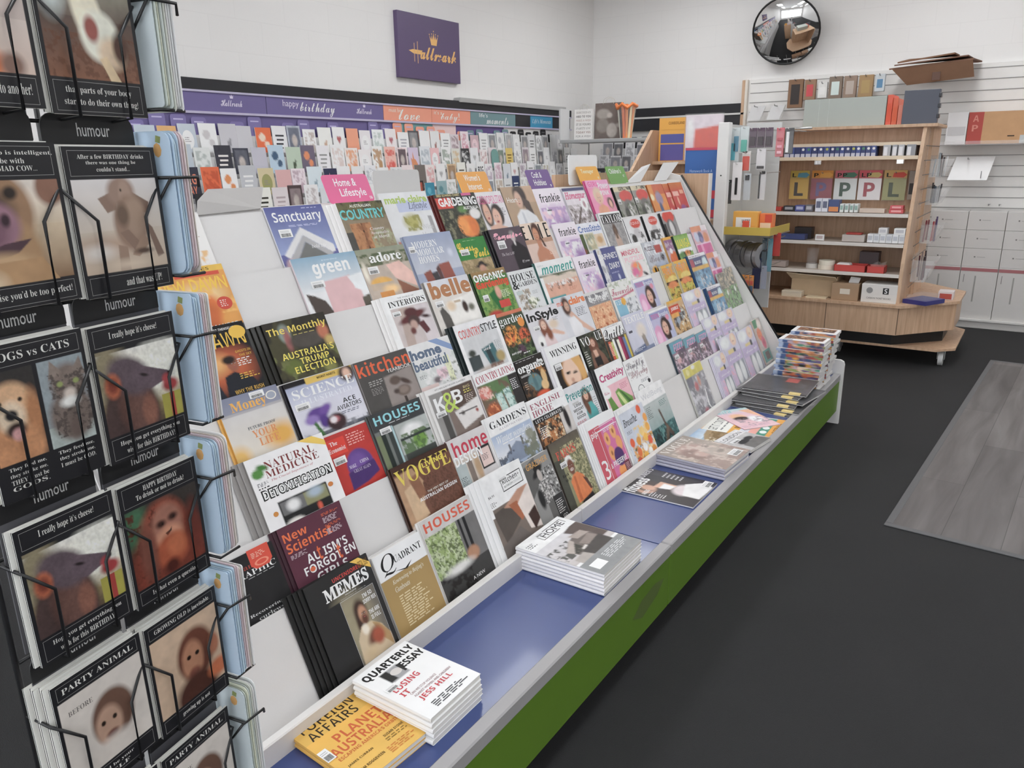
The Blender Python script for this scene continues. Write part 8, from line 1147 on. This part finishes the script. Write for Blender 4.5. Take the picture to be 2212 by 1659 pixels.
# card pictures
CB = '202024'
def cap(top, bot, art, th=.2, bh=.17):
    o = [('f', CB)] + art + [('r', 0, 0, 1, th, CB), ('r', 0, 1 - bh, 1, 1, CB), ('r', 0, 0, .035, 1, CB), ('r', .965, 0, 1, 1, CB), ('X', .05, .025, .95, th - .02, .003, 'a9a9a6')]
    def lines(T, y0, y1):
        n = len(T); q = []
        for i, (s, a, b) in enumerate(T): q.append(('t', s, 'S', a, y0 + (y1 - y0) * (i + .12) / n, b, y0 + (y1 - y0) * (i + .82) / n, 'd9d9d4', 0, -.006))
        return q
    o += lines(top, .045, th - .04)
    if bot: o += [('X', .05, 1 - bh + .015, .95, .98, .003, 'a9a9a6')] + lines(bot, 1 - bh + .035, .965)
    return o
ELE = [('g', 'd8d4d4', 'cfc2b4', .2, .56), ('g', 'c9bbaa', 'c2ac96', .56, .84), ('n', 5, .05), ('e', .3, .66, .3, .05, 'b3937c', .1), ('e', .2, .7, .16, .05, 'dcd3cb', .06), ('p', '8d7263', .28, .34, .5, .28, .46, .42, .36, .44), ('p', '7d6456', .6, .28, .84, .38, .82, .46, .66, .44), ('e', .54, .3, .15, .1, '9c8071', .04), ('e', .58, .34, .07, .12, 'a98d7c', .03), ('p', '9a7e6c', .55, .34, .66, .34, .62, .52, .56, .5), ('e', .6, .52, .19, .19, '977a68', .05), ('e', .66, .48, .12, .14, 'a58a76', .06), ('e', .52, .46, .07, .08, '6e5849', .05), ('p', '8a6f5f', .46, .58, .56, .56, .72, .7, .64, .75), ('p', 'a0836f', .72, .6, .8, .66, .64, .76, .56, .74), ('p', '9a7e6c', .42, .66, .52, .68, .52, .84, .4, .84), ('p', '7d6456', .76, .5, .84, .56, .94, .76, .86, .78), ('e', .7, .72, .1, .02, '5a463b', .02), ('e', .54, .29, .01, .01, '2a1f1a', .01), ('e', .58, .8, .3, .03, 'cfbca6', .05)]
COW = [('g', 'e0d6cc', 'd6c2a6', .22, .5), ('g', 'd3bd9e', '8a6a4c', .5, .84), ('e', .9, .26, .16, .12, '8c6350', .04, -20), ('e', .38, .42, .32, .26, '9a7657', .06), ('e', .3, .4, .22, .12, '4c3d34', .08), ('e', .52, .3, .06, .04, '2d241f', .03), ('e', .3, .68, .42, .26, 'b08a62', .06), ('e', .3, .5, .26, .16, '9a7080', .05), ('e', .26, .52, .2, .12, '7d5868', .06), ('e', .44, .46, .04, .04, '3a2630', .03), ('p', '4f3640', .12, .66, .4, .6, .64, .58, .5, .66, .2, .72), ('e', .36, .74, .26, .08, 'c4a076', .06), ('p', 'b58d62', 0, .72, .7, .7, .95, 1, 0, 1), ('e', .2, .84, .14, .08, 'd9c2a0', .08), ('n', 9, .12)]
BAT = [('g', 'd0c6c4', 'c9b8b0', 0, .5), ('g', 'd6c6bd', 'cfb2a0', .5, 1), ('e', .2, .3, .3, .3, '9a8074', .12), ('e', .46, .76, .28, .1, 'd9702c', .05), ('e', .5, .74, .12, .06, 'e98a44', .05), ('e', .78, .76, .1, .07, '8a6a5c', .05), ('n', 7, .08)]
DUCK = [('g', 'a8aa96', '6a5a50', 0, .4), ('g', '5f4e46', '8a5a40', .4, .8), ('N', 22, .56, '6e4632', 0, .5, 1, .82), ('e', .16, .2, .14, .2, 'b9c2c0', .1), ('e', .5, .36, .14, .26, 'e9dcc4', .05, -20), ('e', .44, .12, .1, .1, 'ecdcba', .05), ('e', .6, .5, .2, .16, 'eae2d2', .05), ('e', .52, .46, .07, .08, '9a5148', .04, -15), ('e', .7, .6, .14, .1, 'd9bfa0', .06), ('e', .6, .1, .08, .1, '6a4a3c', .05), ('p', 'ddc39a', .56, .64, .64, .62, .76, .78, .66, .8), ('e', .8, .56, .08, .1, '5a3c30', .05), ('n', 12, .14)]
DOG = [('r', 0, .16, .5, .76, '33302f'), ('r', .5, .16, 1, .76, '8d989e'), ('r', .5, .62, 1, .76, 'a9b5b2'), ('e', .24, .44, .22, .2, 'd9ab80', .05), ('e', .42, .48, .07, .16, 'b57a4e', .05), ('e', .05, .48, .07, .16, 'bb8252', .05), ('e', .22, .68, .26, .16, 'c78a5c', .05), ('e', .22, .46, .12, .1, 'e9cdb0', .05), ('e', .22, .45, .055, .035, '26262c', .02), ('e', .14, .36, .02, .014, '2a1c16', .01), ('e', .32, .36, .02, .014, '2a1c16', .01), ('e', .24, .55, .09, .05, '3b2a28', .03), ('e', .25, .58, .05, .04, 'd8a0a0', .03), ('e', .78, .34, .17, .13, '7d6e66', .05), ('p', '86776e', .6, .3, .64, .17, .74, .26), ('p', '86776e', .84, .26, .93, .18, .96, .32), ('e', .77, .56, .22, .18, '74665f', .06), ('n', 44, .14), ('N', 30, .56, '4f4541', .6, .26, .98, .7), ('e', .78, .42, .06, .04, 'cdbfb4', .03), ('e', .77, .47, .09, .035, 'e6e2de', .03), ('e', .7, .34, .03, .018, '8f9a5a', .01), ('e', .86, .34, .03, .018, '8f9a5a', .01), ('e', .78, .66, .06, .08, '6a5a54', .05), ('n', 12, .12), ('r', .485, .16, .515, .76, CB)]
MON = [('g', 'dcdad4', 'c9bd94', .2, .55), ('g', 'b3a06a', '4a3c2a', .55, .84), ('e', .14, .36, .2, .26, '8d8266', .16), ('e', .75, .4, .3, .2, 'e8e4d8', .14), ('e', .34, .74, .34, .36, '4c3a38', .08), ('e', .4, .62, .2, .2, '6a4a42', .08), ('e', .38, .4, .26, .14, '5f5058', .05, 18), ('p', '63535c', .5, .34, .84, .44, .86, .49, .6, .54, .44, .5), ('e', .85, .465, .03, .022, '1d1719', .01), ('e', .17, .44, .09, .09, 'b5603f', .04), ('e', .17, .44, .05, .05, '8a4030', .04), ('e', .54, .42, .05, .012, '2a2022', .01, 14), ('e', .55, .7, .09, .12, '8a5a4a', .05), ('n', 46, .16), ('n', 20, .1), ('r', .72, .62, .95, .84, 'a8a03c'), ('r', .82, .62, .87, .84, 'a83a34'), ('e', .84, .55, .1, .05, 'a8383a', .03), ('e', .8, .5, .05, .04, 'b8464a', .03), ('n', 9, .12)]
ORA = [('g', '3a3430', '241c1a', .2, .84), ('e', .14, .36, .16, .18, '3f6a4c', .12), ('e', .5, .72, .5, .34, '7a3626', .1), ('e', .48, .46, .3, .24, '8c4430', .07), ('n', 40, .16), ('N', 12, .6, '5a2418', 0, .24, .4, .84), ('e', .52, .44, .2, .17, 'a06a58', .06), ('e', .44, .42, .06, .03, '3a201a', .03), ('e', .6, .4, .06, .03, '3a201a', .03), ('e', .46, .425, .012, .01, '120a08', .008), ('e', .61, .405, .012, .01, '120a08', .008), ('e', .53, .55, .17, .09, 'c98a6c', .05), ('p', '1d1210', .48, .51, .54, .5, .57, .48, .56, .51, .5, .54), ('e', .54, .67, .22, .14, 'a8502f', .05), ('e', .6, .64, .12, .09, 'c0673f', .06), ('e', .5, .8, .1, .06, '4a1c14', .05), ('e', .24, .6, .1, .24, '7e4a3c', .08), ('e', .86, .58, .1, .22, '6e3024', .08), ('n', 11, .14)]
CHI = [('f', 'c9ac90'), ('e', .6, .48, .26, .24, '6a3c2c', .06), ('e', .55, .52, .15, .18, 'b07a5c', .05), ('e', .86, .5, .08, .1, 'a8684a', .04), ('e', .5, .48, .03, .02, '1d120e', .01), ('e', .62, .48, .03, .02, '1d120e', .01), ('e', .55, .64, .08, .05, '8a5040', .03), ('e', .56, .84, .3, .2, '4c2a20', .08), ('e', .9, .74, .16, .08, 'c2683c', .05), ('n', 10, .12)]
PAR = [('f', 'd0c8c0'), ('e', .56, .5, .24, .22, '6a4c3e', .05), ('e', .5, .56, .15, .16, 'b5907a', .05), ('e', .44, .52, .025, .02, '22160f', .01), ('e', .57, .52, .025, .02, '22160f', .01), ('e', .52, .64, .07, .03, '6a3a30', .02), ('e', .55, .82, .3, .16, 'cfc6bd', .08), ('n', 9, .08), ('t', 'BEFORE', 'S', .12, .25, .38, .29, '6a6460', 0, -.01)]
K_ = {
 'duck': (cap([], [('that parts of your body', .16, .84), ('start to do their own thing!', .13, .9)], DUCK, .001, .22), 'rearing white duck picture'),
 'ele': (cap([('After a few BIRTHDAY drinks', .14, .86), ('there was one thing he', .22, .76), ('couldn’t stand...', .32, .68)], [('and that was UP!', .44, .86)], ELE, .21, .15), 'sitting baby elephant picture'),
 'mon': (cap([('I really hope it’s cheese!', .22, .78)], [('Hope you get everything you', .14, .88), ('wish for this BIRTHDAY!', .2, .8)], MON, .17, .19), 'furry long nosed animal and wrapped present picture'),
 'ora': (cap([('HAPPY BIRTHDAY', .3, .74), ('To drink or not to drink?', .2, .82)], [('Is that even a question', .2, .82)], ORA, .2, .14), 'orangutan picture'),
 'chi': (cap([('GROWING OLD is inevitable.', .12, .9)], [('growing up is not', .3, .7)], CHI, .14, .14), 'chimpanzee picture'),
 'bat': (cap([], [('it goes from one age to another!', .1, .9)], BAT, .001, .19), 'brown animal with an orange fruit picture'),
 'cow': (cap([('She is one who is intelligent,', .06, .96), ('fun to be with', .3, .7), ('like a MAD COW...', .3, .8)], [('otherwise you’d be too perfect!', .06, .92)], COW, .22, .15), 'brown cow face picture'),
 'dog': ([q for q in cap([('DOGS vs CATS', .12, .86)], [], DOG, .16, .24)] + [('t', a, 'S', .1, .78 + .042 * i, .44, .81 + .042 * i, 'd9d9d4', 0, -.006) for i, a in enumerate(('They feed me,', 'they stroke me,', 'THEY must be', 'GODS.'))] + [('t', a, 'S', .56, .78 + .042 * i, .92, .81 + .042 * i, 'd9d9d4', 0, -.006) for i, a in enumerate(('They feed me,', 'they stroke me,', 'I must be GOD.'))], 'dog beside cat picture'),
 'par': (cap([('PARTY ANIMAL', .1, .9)], [('and be your', .3, .7), ('SELF', .36, .64)], PAR, .15, .16), 'dressed chimpanzee before and after picture')}
def hcard(key, t, z, n, lean=.02, dx=0, tops=True):
    ops, d = K_[key]; w, h = CWID, CHT
    base = None
    for i in range(n):
        off = .012 - i * .0052
        if i == 0:
            m = MB(); e = .0006; m.box((0, 0, 0), (w, h, e), 'e3e0da'); m.box((0, 0, .0022), (w, h, .0022 + e), 'e6e3dd'); m.box((0, 0, e), (.0008, h, .0022), '1f1f22'); m.box((.003, -.0005, .0009), (w - .001, h - .006, .0018), 'dcd8d0')
            o = m.build('greeting_card', PAPER, None, frame(P(t - w / 2 + dx, off, z - h), TF, tuple(-NF * lean + Vector((0, 0, 1))))); base = o.data
            picture(MB(), w, h, ops, 120, len(key) * 7 + n, .003).build('printed_front', SATIN, o, Matrix())
            tag(o, 'humour card with %s, %s spinner column' % (d, 'right' if t == 0 else 'left'), 'greeting card', 'humour cards in the spinner')
            if key == 'mon': o['label'] = 'humour card with %s, %s' % (d, 'right column above the orangutan card' if t == 0 else 'left column under the dog and cat card')
        else:
            o = bpy.data.objects.new('greeting_card', base); COL.objects.link(o); o.matrix_local = frame(P(t - w / 2 + dx - .003 * (i % 2) - .002 * i, off, z - h + .0012 * (i % 3)), TF, tuple(-NF * lean + Vector((0, 0, 1))))
            tag(o, '%s card behind the %s, %s spinner column' % (ORD[i], d.replace(' picture', ' card'), 'right' if t == 0 else 'left') + ((' near the foot' if t < 0 else ' higher up') if key == 'mon' else ''), 'greeting card', 'humour cards in the spinner')
for cname_, t in COLS[:2]:
    seq = {'B': [('duck', 2), ('ele', 3), ('mon', 2), ('ora', 3), ('chi', 5), ('par', 2), None], 'A': [('bat', 2), ('cow', 2), ('dog', 3), ('mon', 2), ('par', 6), ('chi', 2), None]}[cname_]
    for i in range(NR):
        z = TOPS[i] + (.004 if cname_ == 'A' else 0)
        wire_pocket(t, z); tab(t, z)
        if seq[i]:
            k, n = seq[i]
            if (cname_, i) in (('B', 5), ('A', 5)): K_[k] = (K_[k][0], K_[k][1] + ' near the bottom')
            hcard(k, t, z, n, dx=(0, .004, -.003)[i % 3])
# envelopes and cards seen edge-on in the next face of the spinner
ENV = ('b7cfe6', 'b9d1e8', 'c3d8ec', 'bcd2e4', 'd9c3c8', 'dfd0d2', 'd6cfc6', 'e3e3e4')
CENV = ('c3cfd4', 'c9d2c9', 'd9dcc8', 'cfd8d6', 'd6d9cf', 'e3e6e2', 'dfe3ea', 'e6e6e6')
for i in range(NR):
    z = TOPS[i] + .018; n = (8, 7, 8, 8, 8, 7, 6)[i]; pal = CENV if i in (0, 5) else ENV
    for j in range(n):
        w, h = .128, .178; col = pal[j % 8]; q = random.Random(i * 20 + j)
        m = MB().prism([(x, y, 0) for x, y in rounded(w, h, .012 if i % 2 else .004, 3)], (0, 0, .0013), col)
        if j == 0 and i: m.add([(w - .022 + .007 * math.cos(a * .785), h - .022 + .009 * math.sin(a * .785), .0016) for a in range(8)], [tuple(range(8))], 'd9a45c'); m.add([(w - .024, h - .012, .0017), (w - .016, h - .014, .0017), (w - .014, h - .006, .0017), (w - .022, h - .004, .0017)], [(0, 1, 2, 3)], '8d9a5a')
        org = PB + TF * (.080 + j * .0042) - NF * (.098 + .002 * q.random()) ; org.z = z - h + q.uniform(-.004, .003) - .0
        o = m.build('envelope', PAPER, None, frame(org, NF, (0, 0, 1)))
        tag(o, '%s envelope from the front of the edge-on pocket %s' % (ORD[j + 1], ('at the top edge of the picture', 'beside the elephant card', 'beside the upper furry animal card', 'beside the orangutan card', 'beside the chimpanzee card', 'near the foot of the spinner', 'lowest on the spinner')[i]), 'envelope', 'envelopes in the spinner side pockets')
    for dz, L_ in ((-.055, .04),):
        MB().tube([P(.074, -.12, z + dz), P(.074, .03, z + dz), P(.112, .034, z + dz), P(.118, .028, z + dz - .012)], .0022, BLK, 6).build('pocket_wire', WIRE, sp); MB().tube([P(.074, .028, z + dz), P(.07, .006, z + dz - .03), P(.07, -.02, z + dz - .06)], .0020, BLK, 6).build('pocket_wire', WIRE, sp)
    MB().tube([P(.074, -.12, z - .18), P(.074, .026, z - .18), P(.112, .026, z - .18)], .0022, BLK, 6).build('pocket_wire', WIRE, sp)
bpy.data.scenes.remove(_ts); bpy.data.objects.remove(_to)
